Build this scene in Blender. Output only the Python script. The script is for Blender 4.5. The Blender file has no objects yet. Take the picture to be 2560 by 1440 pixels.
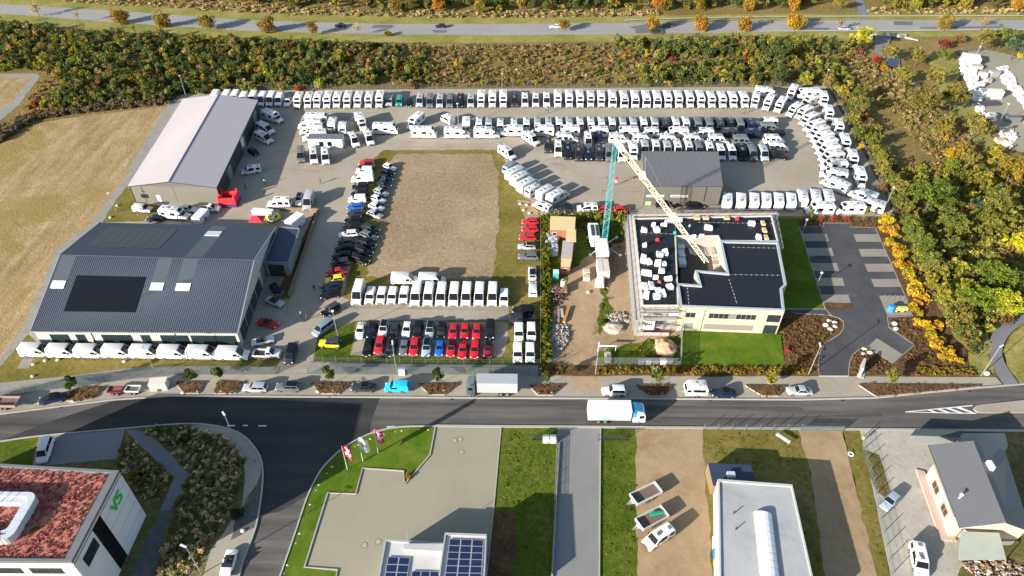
import bpy, bmesh, math, random
import numpy as np
from mathutils import Vector, Matrix
random.seed(7); RNG = np.random.default_rng(7)
SC = bpy.context.scene
COL = SC.collection
# ---------------------------------------------------------------- camera
FOC, TILT, HC, ROLL = 1750.0, math.radians(41.0), 100.0, math.radians(-0.7)
FWD = Vector((0, math.cos(TILT), -math.sin(TILT)))
_r0 = Vector((1, 0, 0)); _u0 = Vector((0, math.sin(TILT), math.cos(TILT)))
RT = _r0*math.cos(ROLL) - _u0*math.sin(ROLL)
UP = _u0*math.cos(ROLL) + _r0*math.sin(ROLL)
cam_d = bpy.data.cameras.new('camera'); cam = bpy.data.objects.new('camera', cam_d); COL.objects.link(cam)
cam_d.sensor_width = 36.0; cam_d.lens = 36.0*FOC/2560.0; cam_d.clip_start = 1.0; cam_d.clip_end = 3000.0
m = Matrix((RT, UP, -FWD)).transposed().to_4x4(); m.translation = Vector((0, 0, HC)); cam.matrix_world = m
SC.camera = cam
# ---------------------------------------------------------------- light
SUN_AZ, SUN_EL = math.radians(37.5), math.radians(17.8)      # direction the shadows run, height of the sun
w = bpy.data.worlds.new('World'); SC.world = w; w.use_nodes = True
nt = w.node_tree; nt.nodes.clear()
sky = nt.nodes.new('ShaderNodeTexSky'); sky.sky_type = 'NISHITA'; sky.sun_disc = False
sky.sun_elevation = SUN_EL; sky.sun_rotation = math.radians(90) - (SUN_AZ + math.pi)
sky.air_density = 1.0; sky.dust_density = 1.0; sky.ozone_density = 1.0
bgn = nt.nodes.new('ShaderNodeBackground'); bgn.inputs[1].default_value = 0.088
outn = nt.nodes.new('ShaderNodeOutputWorld')
nt.links.new(sky.outputs[0], bgn.inputs[0]); nt.links.new(bgn.outputs[0], outn.inputs[0])
sd = bpy.data.lights.new('sun', 'SUN'); sd.energy = 5.0; sd.angle = math.radians(0.5); sd.color = (1.0, 0.93, 0.82)
so = bpy.data.objects.new('sun', sd); COL.objects.link(so)
dirv = Vector((math.cos(SUN_AZ)*math.cos(SUN_EL), math.sin(SUN_AZ)*math.cos(SUN_EL), -math.sin(SUN_EL)))
so.rotation_euler = dirv.to_track_quat('-Z', 'Y').to_euler(); so.location = (-100, -60, 120)
SC.view_settings.view_transform = 'Standard'; SC.view_settings.look = 'None'
SC.view_settings.exposure = 1.24; SC.view_settings.gamma = 1.0; SC.view_settings.use_curve_mapping = False
SC.render.engine = 'CYCLES'
SC.cycles.max_bounces = 5; SC.cycles.diffuse_bounces = 1; SC.cycles.glossy_bounces = 2
SC.cycles.transparent_max_bounces = 6; SC.cycles.use_adaptive_sampling = True

# ---------------------------------------------------------------- helpers
def P(x, y, z=0.0):
    """point of the place that the photograph shows at pixel (x, y), at height z"""
    d = FWD*FOC + RT*(x-1280) - UP*(y-720)
    t = (z-HC)/d.z
    return Vector((d.x*t, d.y*t, z))
def PP(pts, z=0.0): return [P(a, b, z) for a, b in pts]
def heading(x0, y0, x1, y1, z=1.0):
    d = P(x1, y1, z)-P(x0, y0, z); return math.degrees(math.atan2(d.y, d.x))

def tag(o, label=None, cat=None, group=None, kind=None):
    if label: o['label'] = label
    if cat: o['category'] = cat
    if group: o['group'] = group
    if kind: o['kind'] = kind
    return o
def link(name, data=None, parent=None, loc=None, rotz=None, color=None):
    o = bpy.data.objects.new(name, data); COL.objects.link(o)
    if parent: o.parent = parent
    if loc is not None: o.location = loc
    if rotz is not None: o.rotation_euler = (0, 0, rotz)
    if color is not None: o.color = (*color[:3], 1)
    return o
def thing(name, label, cat, loc=(0, 0, 0), rotz=0.0, group=None):
    o = link(name, None, None, loc, rotz); o.empty_display_size = 0.2
    return tag(o, label, cat, group)

# ---------------------------------------------------------------- materials
MATS = {}
def nodes_of(name):
    mt = bpy.data.materials.new(name); mt.use_nodes = True
    n = mt.node_tree.nodes; b = n['Principled BSDF']; return mt, mt.node_tree, n, b
def flat(name, col, rough=0.6, metal=0.0, spec=0.5, var=0.12, vscale=1.2, coat=0.0):
    if name in MATS: return MATS[name]
    mt, t, n, b = nodes_of(name)
    tc = n.new('ShaderNodeTexCoord'); nz = n.new('ShaderNodeTexNoise'); nz.inputs['Scale'].default_value = vscale
    nz.inputs['Detail'].default_value = 6
    rp = n.new('ShaderNodeMix'); rp.data_type = 'RGBA'
    rp.inputs[6].default_value = (*[c*(1-var) for c in col], 1); rp.inputs[7].default_value = (*[min(1, c*(1+var)) for c in col], 1)
    t.links.new(tc.outputs['Object'], nz.inputs['Vector']); t.links.new(nz.outputs['Fac'], rp.inputs[0])
    t.links.new(rp.outputs[2], b.inputs['Base Color'])
    b.inputs['Roughness'].default_value = rough; b.inputs['Metallic'].default_value = metal
    b.inputs['Specular IOR Level'].default_value = spec; b.inputs['Coat Weight'].default_value = coat
    MATS[name] = mt; return mt
def tinted(name, rough=0.35, metal=0.0, coat=0.0, var=0.06, vscale=3.0, spec=0.5):
    """takes its colour from the object"""
    if name in MATS: return MATS[name]
    mt, t, n, b = nodes_of(name)
    oi = n.new('ShaderNodeObjectInfo'); tc = n.new('ShaderNodeTexCoord'); nz = n.new('ShaderNodeTexNoise')
    nz.inputs['Scale'].default_value = vscale; nz.inputs['Detail'].default_value = 5
    mr = n.new('ShaderNodeMapRange'); mr.inputs[3].default_value = 1-var; mr.inputs[4].default_value = 1+var
    mx = n.new('ShaderNodeVectorMath'); mx.operation = 'SCALE'
    t.links.new(tc.outputs['Object'], nz.inputs['Vector']); t.links.new(nz.outputs['Fac'], mr.inputs[0])
    t.links.new(oi.outputs['Color'], mx.inputs[0]); t.links.new(mr.outputs[0], mx.inputs['Scale'])
    t.links.new(mx.outputs[0], b.inputs['Base Color'])
    b.inputs['Roughness'].default_value = rough; b.inputs['Metallic'].default_value = metal
    b.inputs['Coat Weight'].default_value = coat; b.inputs['Specular IOR Level'].default_value = spec
    MATS[name] = mt; return mt
def leafmat(name, attr=True):
    """colour of the object times the brightness each leaf carries"""
    if name in MATS: return MATS[name]
    mt, t, n, b = nodes_of(name)
    oi = n.new('ShaderNodeObjectInfo'); at = n.new('ShaderNodeAttribute'); at.attribute_name = 'tone'
    mx = n.new('ShaderNodeMix'); mx.data_type = 'RGBA'; mx.blend_type = 'MULTIPLY'; mx.inputs[0].default_value = 1
    if attr: t.links.new(oi.outputs['Color'], mx.inputs[6])
    else: mx.inputs[6].default_value = (1, 1, 1, 1)
    t.links.new(at.outputs['Color'], mx.inputs[7]); t.links.new(mx.outputs[2], b.inputs['Base Color'])
    b.inputs['Roughness'].default_value = 0.8; b.inputs['Specular IOR Level'].default_value = 0.08
    tr = n.new('ShaderNodeBsdfTranslucent'); ms = n.new('ShaderNodeMixShader'); ms.inputs[0].default_value = 0.42
    o = n['Material Output']; t.links.new(mx.outputs[2], tr.inputs['Color'])
    t.links.new(b.outputs[0], ms.inputs[1]); t.links.new(tr.outputs[0], ms.inputs[2]); t.links.new(ms.outputs[0], o.inputs[0])
    MATS[name] = mt; return mt
def ground(name, cols, big=0.06, fine=1.2, bump=0.3, rough=0.95, spec=0.06, stretch=None, streak=0.0, bscale=6.0, bdist=0.06, finemix=0.35, patch=None):
    """three colours blended by large and small noise; optional streaks; optional patch colour (col, scale, threshold)"""
    if name in MATS: return MATS[name]
    mt, t, n, b = nodes_of(name)
    tc = n.new('ShaderNodeTexCoord')
    def noise(scale, det=8, rough_=0.6, vec=None, dist=0.0):
        z = n.new('ShaderNodeTexNoise'); z.inputs['Scale'].default_value = scale; z.inputs['Detail'].default_value = det
        z.inputs['Roughness'].default_value = rough_; z.inputs['Distortion'].default_value = dist
        t.links.new(vec or tc.outputs['Object'], z.inputs['Vector']); return z
    a = noise(big, 7, 0.62, dist=0.6); f = noise(fine, 9, 0.72)
    r = n.new('ShaderNodeValToRGB'); cr = r.color_ramp
    cr.elements[0].position = 0.36; cr.elements[0].color = (*cols[0], 1)
    cr.elements[1].position = 0.66; cr.elements[1].color = (*cols[-1], 1)
    if len(cols) > 2:
        e = cr.elements.new(0.5); e.color = (*cols[1], 1)
    mixv = n.new('ShaderNodeMix'); mixv.data_type = 'FLOAT'; mixv.inputs[0].default_value = finemix
    t.links.new(a.outputs['Fac'], mixv.inputs[2]); t.links.new(f.outputs['Fac'], mixv.inputs[3])
    last = mixv.outputs[0]
    if streak:
        mp = n.new('ShaderNodeMapping'); mp.inputs['Scale'].default_value = stretch[:3]
        mp.inputs['Rotation'].default_value = (0, 0, stretch[3]); t.links.new(tc.outputs['Object'], mp.inputs['Vector'])
        s = noise(1.0, 6, 0.6, mp.outputs[0]); m2 = n.new('ShaderNodeMix'); m2.data_type = 'FLOAT'; m2.inputs[0].default_value = streak
        t.links.new(last, m2.inputs[2]); t.links.new(s.outputs['Fac'], m2.inputs[3]); last = m2.outputs[0]
    t.links.new(last, r.inputs[0]); colo = r.outputs[0]
    if patch:
        pz = noise(patch[1], 6, 0.6, dist=0.4); pr = n.new('ShaderNodeMapRange'); pr.inputs[1].default_value = patch[2]; pr.inputs[2].default_value = patch[2]+0.1
        mc = n.new('ShaderNodeMix'); mc.data_type = 'RGBA'; mc.inputs[7].default_value = (*patch[0], 1)
        t.links.new(pz.outputs['Fac'], pr.inputs[0]); t.links.new(pr.outputs[0], mc.inputs[0]); t.links.new(colo, mc.inputs[6]); colo = mc.outputs[2]
    t.links.new(colo, b.inputs['Base Color']); b.inputs['Roughness'].default_value = rough
    b.inputs['Specular IOR Level'].default_value = spec
    if bump:
        bz = noise(bscale, 8, 0.7); bp = n.new('ShaderNodeBump'); bp.inputs['Strength'].default_value = bump; bp.inputs['Distance'].default_value = bdist
        t.links.new(bz.outputs['Fac'], bp.inputs['Height']); t.links.new(bp.outputs[0], b.inputs['Normal'])
    MATS[name] = mt; return mt

PAINT = tinted('vehicle_paint', 0.32, 0.0, 0.08, 0.03, 3.0, 0.3)
TINT = tinted('tinted_matt', 0.7, 0, 0, 0.12)
TINTM = tinted('tinted_metal', 0.45, 0.3, 0, 0.08)
GLASS = flat('dark_glass', (0.008, 0.010, 0.013), 0.1, 0, 0.35, 0.1)
WGLASS = flat('window_glass', (0.02, 0.03, 0.035), 0.06, 0, 0.9, 0.3, 0.4)
TYRE = flat('tyre_rubber', (0.018, 0.018, 0.018), 0.85)
RIM = flat('wheel_rim', (0.35, 0.35, 0.36), 0.35, 0.6)
TRIM = flat('black_plastic', (0.025, 0.025, 0.027), 0.6)
LAMPC = flat('headlight_lens', (0.75, 0.77, 0.8), 0.15)
TAIL = flat('tail_lamp_red', (0.35, 0.015, 0.015), 0.25)
HATCHM = flat('roof_hatch', (0.16, 0.17, 0.18), 0.35, 0, 0.5, 0.3)
WHITEP = flat('white_plastic', (0.62, 0.63, 0.64), 0.45, 0, 0.5, 0.08)
STEEL = flat('galvanised_steel', (0.42, 0.43, 0.44), 0.4, 0.5, 0.5, 0.1)
DARKM = flat('anthracite_metal', (0.05, 0.055, 0.062), 0.4, 0.2)
CONC = flat('concrete_grey', (0.34, 0.33, 0.31), 0.85, 0, 0.3, 0.2, 0.8)
WOODM = flat('weathered_wood', (0.22, 0.15, 0.09), 0.85, 0, 0.2, 0.25, 2.0)
LEAF = leafmat('leaf'); LEAFV = leafmat('leaf_own_colour', False)
BARK = flat('bark', (0.12, 0.095, 0.07), 0.9, 0, 0.2, 0.3, 4)

# ---------------------------------------------------------------- mesh builder
class MB:
    def __init__(s): s.v = []; s.f = []; s.m = []
    def face(s, pts, m=0):
        k = len(s.v); s.v += [tuple(p) for p in pts]; s.f.append(tuple(range(k, k+len(pts)))); s.m.append(m)
    def hexa(s, b, t, m=0):
        k = len(s.v); s.v += [tuple(p) for p in b]+[tuple(p) for p in t]
        n = len(b)
        s.f.append(tuple(k+i for i in reversed(range(n)))); s.f.append(tuple(k+n+i for i in range(n)))
        for i in range(n):
            j = (i+1) % n; s.f.append((k+i, k+j, k+n+j, k+n+i))
        s.m += [m]*(n+2)
    def box(s, x0, x1, y0, y1, z0, z1, m=0):
        s.hexa([(x0, y0, z0), (x1, y0, z0), (x1, y1, z0), (x0, y1, z0)], [(x0, y0, z1), (x1, y0, z1), (x1, y1, z1), (x0, y1, z1)], m)
    def prism(s, prof, y0, y1, m=0, f=None):
        """profile in x,z pushed from y0 to y1; f(z) narrows it"""
        f = f or (lambda z: 1.0)
        s.hexa([(x, y1*f(z), z) for x, z in prof], [(x, y0*f(z), z) for x, z in prof], m)
    def poly(s, pts, z0, z1, m=0):
        s.hexa([(p[0], p[1], z0) for p in pts], [(p[0], p[1], z1) for p in pts], m)
    def cyl(s, p0, p1, r, n=8, m=0, r1=None):
        p0 = Vector(p0); p1 = Vector(p1); d = (p1-p0).normalized()
        a = d.orthogonal().normalized(); b = d.cross(a); r1 = r if r1 is None else r1
        s.hexa([p0+(a*math.cos(2*math.pi*i/n)+b*math.sin(2*math.pi*i/n))*r for i in range(n)],
               [p1+(a*math.cos(2*math.pi*i/n)+b*math.sin(2*math.pi*i/n))*r1 for i in range(n)], m)
    def bar(s, p0, p1, w=0.05, m=0): s.cyl(p0, p1, w*0.7, 4, m)
    def patch(s, c, u0, u1, v0, v1, off=0.012, m=0, back=0.03):
        """thin plate on the face c = (c00, c10, c11, c01), outward normal by right hand"""
        c = [Vector(q) for q in c]
        def at(u, v): return c[0]*(1-u)*(1-v)+c[1]*u*(1-v)+c[2]*u*v+c[3]*(1-u)*v
        nrm = (c[1]-c[0]).cross(c[3]-c[0]).normalized()
        q = [at(u0, v0), at(u1, v0), at(u1, v1), at(u0, v1)]
        s.hexa([p-nrm*back for p in q], [p+nrm*off for p in q], m)
    def mesh(s, name, mats, bevel=0.0, smooth=False, seg=2, ang=35):
        me = bpy.data.meshes.new(name); me.from_pydata(s.v, [], s.f)
        if len(mats) > 1: me.polygons.foreach_set('material_index', s.m)
        for q in mats: me.materials.append(q)
        bm = bmesh.new(); bm.from_mesh(me)
        bmesh.ops.remove_doubles(bm, verts=bm.verts, dist=1e-4) if bevel else None
        bmesh.ops.recalc_face_normals(bm, faces=bm.faces)
        if bevel:
            ed = [e for e in bm.edges if len(e.link_faces) == 2 and e.calc_face_angle(0) > math.radians(ang)]
            bmesh.ops.bevel(bm, geom=ed, offset=bevel, segments=seg, affect='EDGES', profile=0.6, clamp_overlap=True)
        for fc in bm.faces: fc.smooth = smooth
        bm.to_mesh(me); bm.free()
        if smooth:
            try: me.set_sharp_from_angle(angle=math.radians(40))
            except Exception: pass
        me.update(); return me
    def obj(s, name, mats, parent=None, bevel=0.0, smooth=False, color=None, **kw):
        o = link(name, s.mesh(name, mats if isinstance(mats, (list, tuple)) else [mats], bevel, smooth, **kw), parent)
        if color is not None: o.color = (*color, 1)
        return o

# ---------------------------------------------------------------- ground sheets
GROUNDS = []      # (world polygon, z)
def inside(p, poly):
    x, y = p[0], p[1]; c = False; n = len(poly)
    for i in range(n):
        x0, y0 = poly[i][0], poly[i][1]; x1, y1 = poly[i-1][0], poly[i-1][1]
        if (y0 > y) != (y1 > y) and x < (x1-x0)*(y-y0)/(y1-y0)+x0: c = not c
    return c
def gz(x, y):
    z = 0.0
    for poly, h in GROUNDS:
        if h > z and inside((x, y), poly): z = h
    return z
def ragged(pts, step=1.6, amp=0.5, seed=1):
    """break straight edges up, as grass edges are"""
    r = random.Random(seed); out = []
    n = len(pts)
    for i in range(n):
        a = pts[i]; b = pts[(i+1) % n]; d = (b-a); L = d.length; k = max(1, int(L/step)); nn = Vector((-d.y, d.x, 0)).normalized()
        for j in range(k):
            q = a+d*(j/k); e = 0 if j == 0 else r.uniform(-amp, amp); out.append(q+nn*e)
    return out
def spline(pts, k=5):
    out = []
    n = len(pts)
    for i in range(n-1):
        p0 = pts[max(0, i-1)]; p1 = pts[i]; p2 = pts[i+1]; p3 = pts[min(n-1, i+2)]
        for j in range(k):
            t = j/k; out.append(tuple(0.5*((2*p1[c])+(-p0[c]+p2[c])*t+(2*p0[c]-5*p1[c]+4*p2[c]-p3[c])*t*t+(-p0[c]+3*p1[c]-3*p2[c]+p3[c])*t**3) for c in (0, 1)))
    out.append(tuple(pts[-1])); return out
_zi = [0]
def sheet(name, px, mat, rag=0.0, step=1.6, world=None, kind='structure', label=None, dz=0.004):
    _zi[0] += 1; z = 0.01+_zi[0]*dz
    pts = world or PP(px)
    if rag: pts = ragged(pts, step, rag, _zi[0])
    bm = bmesh.new(); vs = [bm.verts.new((p.x, p.y, z)) for p in pts]
    f = bm.faces.new(vs); bmesh.ops.recalc_face_normals(bm, faces=[f])
    if f.normal.z < 0: f.normal_flip()
    bmesh.ops.triangulate(bm, faces=[f]); me = bpy.data.meshes.new(name); bm.to_mesh(me); bm.free()
    me.materials.append(mat); o = link(name, me); tag(o, label, None, None, kind)
    GROUNDS.append((pts, z)); return o
def strip(name, pts, w, h, mat, z=None, closed=False, parent=None, kind='structure', over=0.0):
    """raised band (kerb, wall, hedge base) along world points"""
    mb = MB(); n = len(pts); L = []
    for i in range(n):
        a = pts[i-1] if (i > 0 or closed) else pts[i]; b = pts[(i+1) % n] if (i < n-1 or closed) else pts[i]
        d = (b-a); d.z = 0; d.normalize(); nn = Vector((-d.y, d.x, 0)); L.append((pts[i]-nn*w/2, pts[i]+nn*w/2))
    zz = 0.0 if z is None else z
    for i in range(n if closed else n-1):
        a = L[i]; b = L[(i+1) % n]
        q = [a[0], b[0], b[1], a[1]]
        mb.hexa([(p.x, p.y, zz) for p in q], [(p.x, p.y, zz+h) for p in q])
    o = mb.obj(name, mat, parent)
    if kind and not parent: o['kind'] = kind
    return o
# ================================================================ SETTING
G_MEADOW = ground('meadow_scrub', [(0.12, 0.10, 0.03), (0.21, 0.15, 0.055), (0.32, 0.235, 0.10)], 0.05, 0.9, 0.9, bscale=1.2, bdist=0.5, finemix=0.55)
G_FIELD = ground('dry_field', [(0.20, 0.145, 0.055), (0.345, 0.245, 0.13), (0.50, 0.38, 0.235)], 0.045, 0.45, 0.7, stretch=(0.45, 0.05, 1, 0.55), streak=0.35, bscale=1.4, bdist=0.3, finemix=0.42, patch=((0.27, 0.20, 0.075), 0.045, 0.51))
G_FIELDG = ground('greening_field', [(0.13, 0.12, 0.035), (0.21, 0.175, 0.05), (0.33, 0.25, 0.11)], 0.05, 0.6, 0.6, bscale=1.8, bdist=0.2, finemix=0.45)
G_VERGE = ground('verge_grass', [(0.14, 0.15, 0.03), (0.24, 0.22, 0.06), (0.38, 0.31, 0.13)], 0.08, 0.9, 0.6, bscale=1.8, bdist=0.2, finemix=0.5)
G_LOTGRASS = ground('lot_grass', [(0.09, 0.095, 0.016), (0.165, 0.14, 0.035), (0.28, 0.205, 0.08)], 0.07, 1.0, 0.6, bscale=2.5, bdist=0.15, finemix=0.5)
G_DRY = ground('dry_stubble', [(0.20, 0.15, 0.085), (0.30, 0.225, 0.14), (0.42, 0.325, 0.21)], 0.05, 1.1, 0.9, bscale=3, bdist=0.16, finemix=0.6)
G_LAWN = ground('lawn', [(0.05, 0.10, 0.008), (0.085, 0.14, 0.012), (0.155, 0.175, 0.03)], 0.16, 1.3, 0.5, bscale=4, bdist=0.06, finemix=0.4)
G_LAWN2 = ground('rough_lawn', [(0.045, 0.075, 0.006), (0.08, 0.11, 0.012), (0.17, 0.17, 0.035)], 0.1, 1.1, 0.7, bscale=2.2, bdist=0.2, finemix=0.55)
G_YARD = ground('yard_paving', [(0.29, 0.25, 0.195), (0.34, 0.295, 0.235), (0.385, 0.34, 0.275)], 0.05, 0.5, 0.12, rough=0.85, bscale=5, finemix=0.3, patch=((0.26, 0.215, 0.16), 0.07, 0.6))
G_PATHC = ground('footway_paving', [(0.285, 0.25, 0.195), (0.325, 0.29, 0.23), (0.365, 0.325, 0.265)], 0.12, 1.5, 0.12, rough=0.85, bscale=6, finemix=0.4)
G_CONC = ground('concrete_yard', [(0.265, 0.24, 0.18), (0.29, 0.265, 0.20), (0.315, 0.285, 0.22)], 0.05, 0.6, 0.1, rough=0.8, finemix=0.25)
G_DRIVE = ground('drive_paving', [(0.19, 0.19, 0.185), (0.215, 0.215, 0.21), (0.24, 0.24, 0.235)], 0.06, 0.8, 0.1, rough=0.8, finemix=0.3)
G_ASPH = ground('asphalt_street', [(0.062, 0.058, 0.055), (0.105, 0.098, 0.092), (0.165, 0.155, 0.145)], 0.06, 0.7, 0.15, rough=0.8, stretch=(0.035, 0.5, 1, 0.0), streak=0.62, finemix=0.3)
G_ASPH2 = ground('asphalt_dark', [(0.055, 0.055, 0.06), (0.075, 0.076, 0.082), (0.10, 0.10, 0.105)], 0.07, 0.5, 0.12, rough=0.75, finemix=0.3, patch=((0.10, 0.10, 0.105), 0.15, 0.6))
G_ROAD = ground('asphalt_old', [(0.24, 0.232, 0.222), (0.29, 0.28, 0.268), (0.335, 0.322, 0.308)], 0.04, 0.6, 0.1, rough=0.85, stretch=(0.02, 0.5, 1, 0.0), streak=0.4, finemix=0.3)
G_PATCHM = ground('asphalt_repair', [(0.13, 0.13, 0.14), (0.16, 0.16, 0.17)], 0.3, 1.0, 0.1, rough=0.85)
G_PATHB = ground('asphalt_path', [(0.16, 0.16, 0.17), (0.20, 0.20, 0.21)], 0.2, 1.2, 0.1, rough=0.85)
G_BED = ground('planting_bed', [(0.06, 0.036, 0.018), (0.12, 0.07, 0.035), (0.20, 0.12, 0.06)], 0.3, 1.6, 1.0, bscale=2.2, bdist=0.3, finemix=0.6)
G_WILD = ground('wild_bed', [(0.07, 0.085, 0.02), (0.14, 0.12, 0.045), (0.26, 0.19, 0.10)], 0.12, 1.0, 0.9, bscale=1.8, bdist=0.35, finemix=0.6)
G_DIRT = ground('bare_earth', [(0.26, 0.18, 0.105), (0.36, 0.255, 0.155), (0.44, 0.33, 0.215)], 0.08, 0.7, 0.5, bscale=2.5, bdist=0.12, finemix=0.45, patch=((0.16, 0.14, 0.055), 0.14, 0.61))
G_DIRT2 = ground('sandy_drive', [(0.24, 0.165, 0.09), (0.33, 0.235, 0.14), (0.40, 0.295, 0.185)], 0.08, 0.6, 0.35, bscale=2.5, bdist=0.1, finemix=0.4)
G_GRAVEL = ground('grey_gravel', [(0.20, 0.19, 0.17), (0.27, 0.255, 0.23), (0.33, 0.31, 0.28)], 0.3, 3.0, 0.6, bscale=6, bdist=0.06, finemix=0.6)
G_DGRAVEL = ground('dark_gravel', [(0.05, 0.05, 0.05), (0.11, 0.11, 0.105), (0.17, 0.17, 0.16)], 0.3, 4.0, 0.6, bscale=6, bdist=0.08, finemix=0.7)
G_PAVER = ground('pale_pavers', [(0.30, 0.28, 0.23), (0.38, 0.355, 0.30), (0.46, 0.435, 0.38)], 0.12, 1.2, 0.3, rough=0.85, bscale=3, finemix=0.5, patch=((0.30, 0.28, 0.22), 0.35, 0.6))
G_WATER = flat('dark_water', (0.012, 0.016, 0.016), 0.05, 0, 0.6, 0.3)
G_LITE = ground('light_pad', [(0.235, 0.215, 0.18), (0.29, 0.265, 0.225)], 0.4, 2.0, 0.1, rough=0.85)
G_KERB = flat('kerb_stone', (0.36, 0.34, 0.30), 0.8, 0, 0.3, 0.12, 1.0)
G_WHITE = flat('road_paint', (0.72, 0.72, 0.70), 0.7, 0, 0.3, 0.15, 2)

mb = MB(); mb.face([(-1500, -400, 0), (1500, -400, 0), (1500, 2200, 0), (-1500, 2200, 0)])
tag(mb.obj('ground', G_MEADOW), 'brown autumn scrub and rough grass all round the yards', None, None, 'structure')
S = sheet
S('dry_field', [(-300, 470), (-60, 380), (0, 362), (100, 306), (240, 286), (330, 276), (448, 262), (300, 470), (240, 565), (150, 645), (70, 838), (-20, 985), (-300, 1250)], G_FIELD, 0.5, 3, label='dry tan meadow left of the halls')
S('field_corner', [(-200, 205), (0, 190), (92, 190), (40, 262), (0, 300), (-200, 380)], G_FIELD, 0.3, 3, label='small dry field corner at the far left')
S('field_track', [(92, 184), (100, 192), (48, 262), (-20, 318), (-60, 330), (-40, 300), (30, 254), (78, 196), (0, 190), (-80, 196), (-80, 184)], G_GRAVEL, 0.15, 2, label='pale concrete track round the field corner')
S('north_verge', [(-300, -30), (0, 12), (300, 30), (640, 53), (960, 61), (1280, 61), (1600, 58), (1920, 51), (2700, 50), (2700, 30), (2100, 32), (1600, 40), (1280, 44), (900, 38), (600, 30), (300, 5), (-300, -70)], G_VERGE, 0.5, 4)
S('south_verge', [(-300, 10), (0, 33), (300, 56), (640, 78), (960, 85), (1280, 87), (1600, 84), (1920, 81), (2700, 74), (2700, 92), (2250, 92), (1920, 99), (1500, 105), (1100, 108), (800, 104), (500, 94), (240, 76), (0, 52), (-300, 25)], G_VERGE, 0.6, 3)
S('highway', [(-300, -14), (-100, 2), (0, 10), (300, 28), (640, 52), (960, 60), (1280, 60), (1600, 57), (1920, 51), (2700, 50), (2700, 75), (1920, 81), (1600, 85), (1280, 88), (960, 86), (640, 79), (300, 57), (0, 34), (-100, 26), (-300, 12)], G_ROAD, label='pale grey country road with trees along both verges')
for i, q in enumerate([[(935, 62), (985, 62), (978, 70), (928, 70)], [(1078, 75), (1120, 76), (1114, 82), (1085, 82)], [(1572, 68), (1616, 60), (1640, 60), (1638, 82), (1590, 84), (1586, 72)], [(2233, 53), (2282, 54), (2282, 63), (2236, 63)], [(1990, 68), (2075, 70), (2070, 75), (1985, 74)], [(2300, 68), (2500, 66), (2500, 70), (2300, 72)]]):
    S('road_patch', q, G_PATCHM)
S('side_lane', [(2125, -60), (2140, -60), (2172, 45), (2150, 50)], G_PATHB, label='narrow lane running away beyond the country road')
S('company_yard', [(440, 262), (455, 236), (560, 227), (2065, 216), (2092, 262), (2142, 350), (2192, 450), (2228, 505), (2237, 541), (1352, 541), (1352, 912), (778, 908), (766, 937), (684, 937), (692, 904), (100, 903), (52, 885), (60, 845), (75, 827), (150, 640), (250, 556), (318, 466)], G_YARD, label='beige paved yard of the vehicle dealer')
S('gravel_margin', [(432, 245), (455, 237), (387, 360), (320, 466), (252, 556), (154, 637), (76, 828), (2, 944), (-60, 1010), (-60, 985), (2, 898), (60, 815), (140, 625), (225, 562), (300, 460), (362, 352)], G_GRAVEL, 0.2, 2, label='grey gravel margin between field and halls')
S('hall_grass', [(318, 466), (350, 505), (400, 515), (420, 552), (255, 556), (290, 500)], G_LOTGRASS, 0.2, 1.5)
S('lot_grass', [(905, 545), (935, 395), (960, 376), (1245, 375), (1262, 400), (1288, 478), (1346, 516), (1352, 541), (1352, 912), (1276, 910), (1272, 768), (1100, 752), (884, 757), (858, 744), (868, 690), (892, 620)], G_LOTGRASS, 0.25, 1.5, label='green grass margin round the bare field')
S('bare_field', [(955, 520), (980, 400), (995, 385), (1225, 385), (1246, 430), (1247, 560), (1240, 640), (1228, 700), (915, 692), (942, 610)], G_DRY, 0.45, 1.4, label='dry bare field in the middle of the lot')
S('sand_heap_ground', [(1292, 500), (1330, 505), (1346, 530), (1346, 560), (1312, 548), (1300, 520)], G_DIRT, 0.3, 1.2)
S('front_grass', [(781, 909), (795, 845), (806, 833), (886, 803), (1352, 800), (1352, 912)], G_LOTGRASS, 0.12, 1.5)
S('front_lawn', [(783, 908), (797, 846), (808, 836), (888, 806), (876, 890), (1100, 895), (1352, 896), (1352, 912)], G_LAWN2, 0.12, 1.5)
S('car_park', [(897, 806), (1270, 806), (1270, 846), (1262, 878), (1252, 892), (876, 888)], G_YARD, label='paved car park with two rows of red and dark cars')
S('bank_grass', [(70, 838), (95, 862), (55, 893), (700, 897), (690, 920), (450, 917), (330, 921), (190, 941), (0, 962), (-60, 985)], G_LOTGRASS, 0.12, 1.5, label='mown strip below the row of white vans')
S('kerb_slab', [(60, 894), (86, 895), (72, 922), (42, 922)], G_LITE)
S('fence_gravel', [(-60, 975), (0, 958), (200, 938), (330, 920), (450, 916), (700, 918), (694, 938), (450, 936), (330, 947), (200, 966), (100, 977), (0, 1001), (-60, 1015)], G_GRAVEL)
S('fence_gravel', [(775, 905), (1000, 911), (1352, 914), (1352, 938), (768, 936)], G_GRAVEL)
S('site_earth', [(1368, 545), (1560, 545), (1940, 548), (1945, 620), (1965, 780), (1705, 832), (1705, 918), (1490, 918), (1400, 918), (1368, 905)], G_DIRT, 0.3, 1.6, label='bare brown earth of the building site')
S('site_grass', [(1368, 545), (1562, 545), (1562, 600), (1470, 640), (1420, 690), (1395, 760), (1368, 830)], G_LAWN2, 0.7, 1.4)
S('site_grass', [(1492, 912), (1495, 880), (1560, 862), (1640, 850), (1700, 835), (1700, 912)], G_LAWN2, 0.8, 1.2)
S('site_grass', [(1500, 700), (1512, 690), (1520, 750), (1535, 790), (1500, 840), (1497, 790), (1506, 760)], G_LAWN2, 0.5, 1.0)
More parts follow.
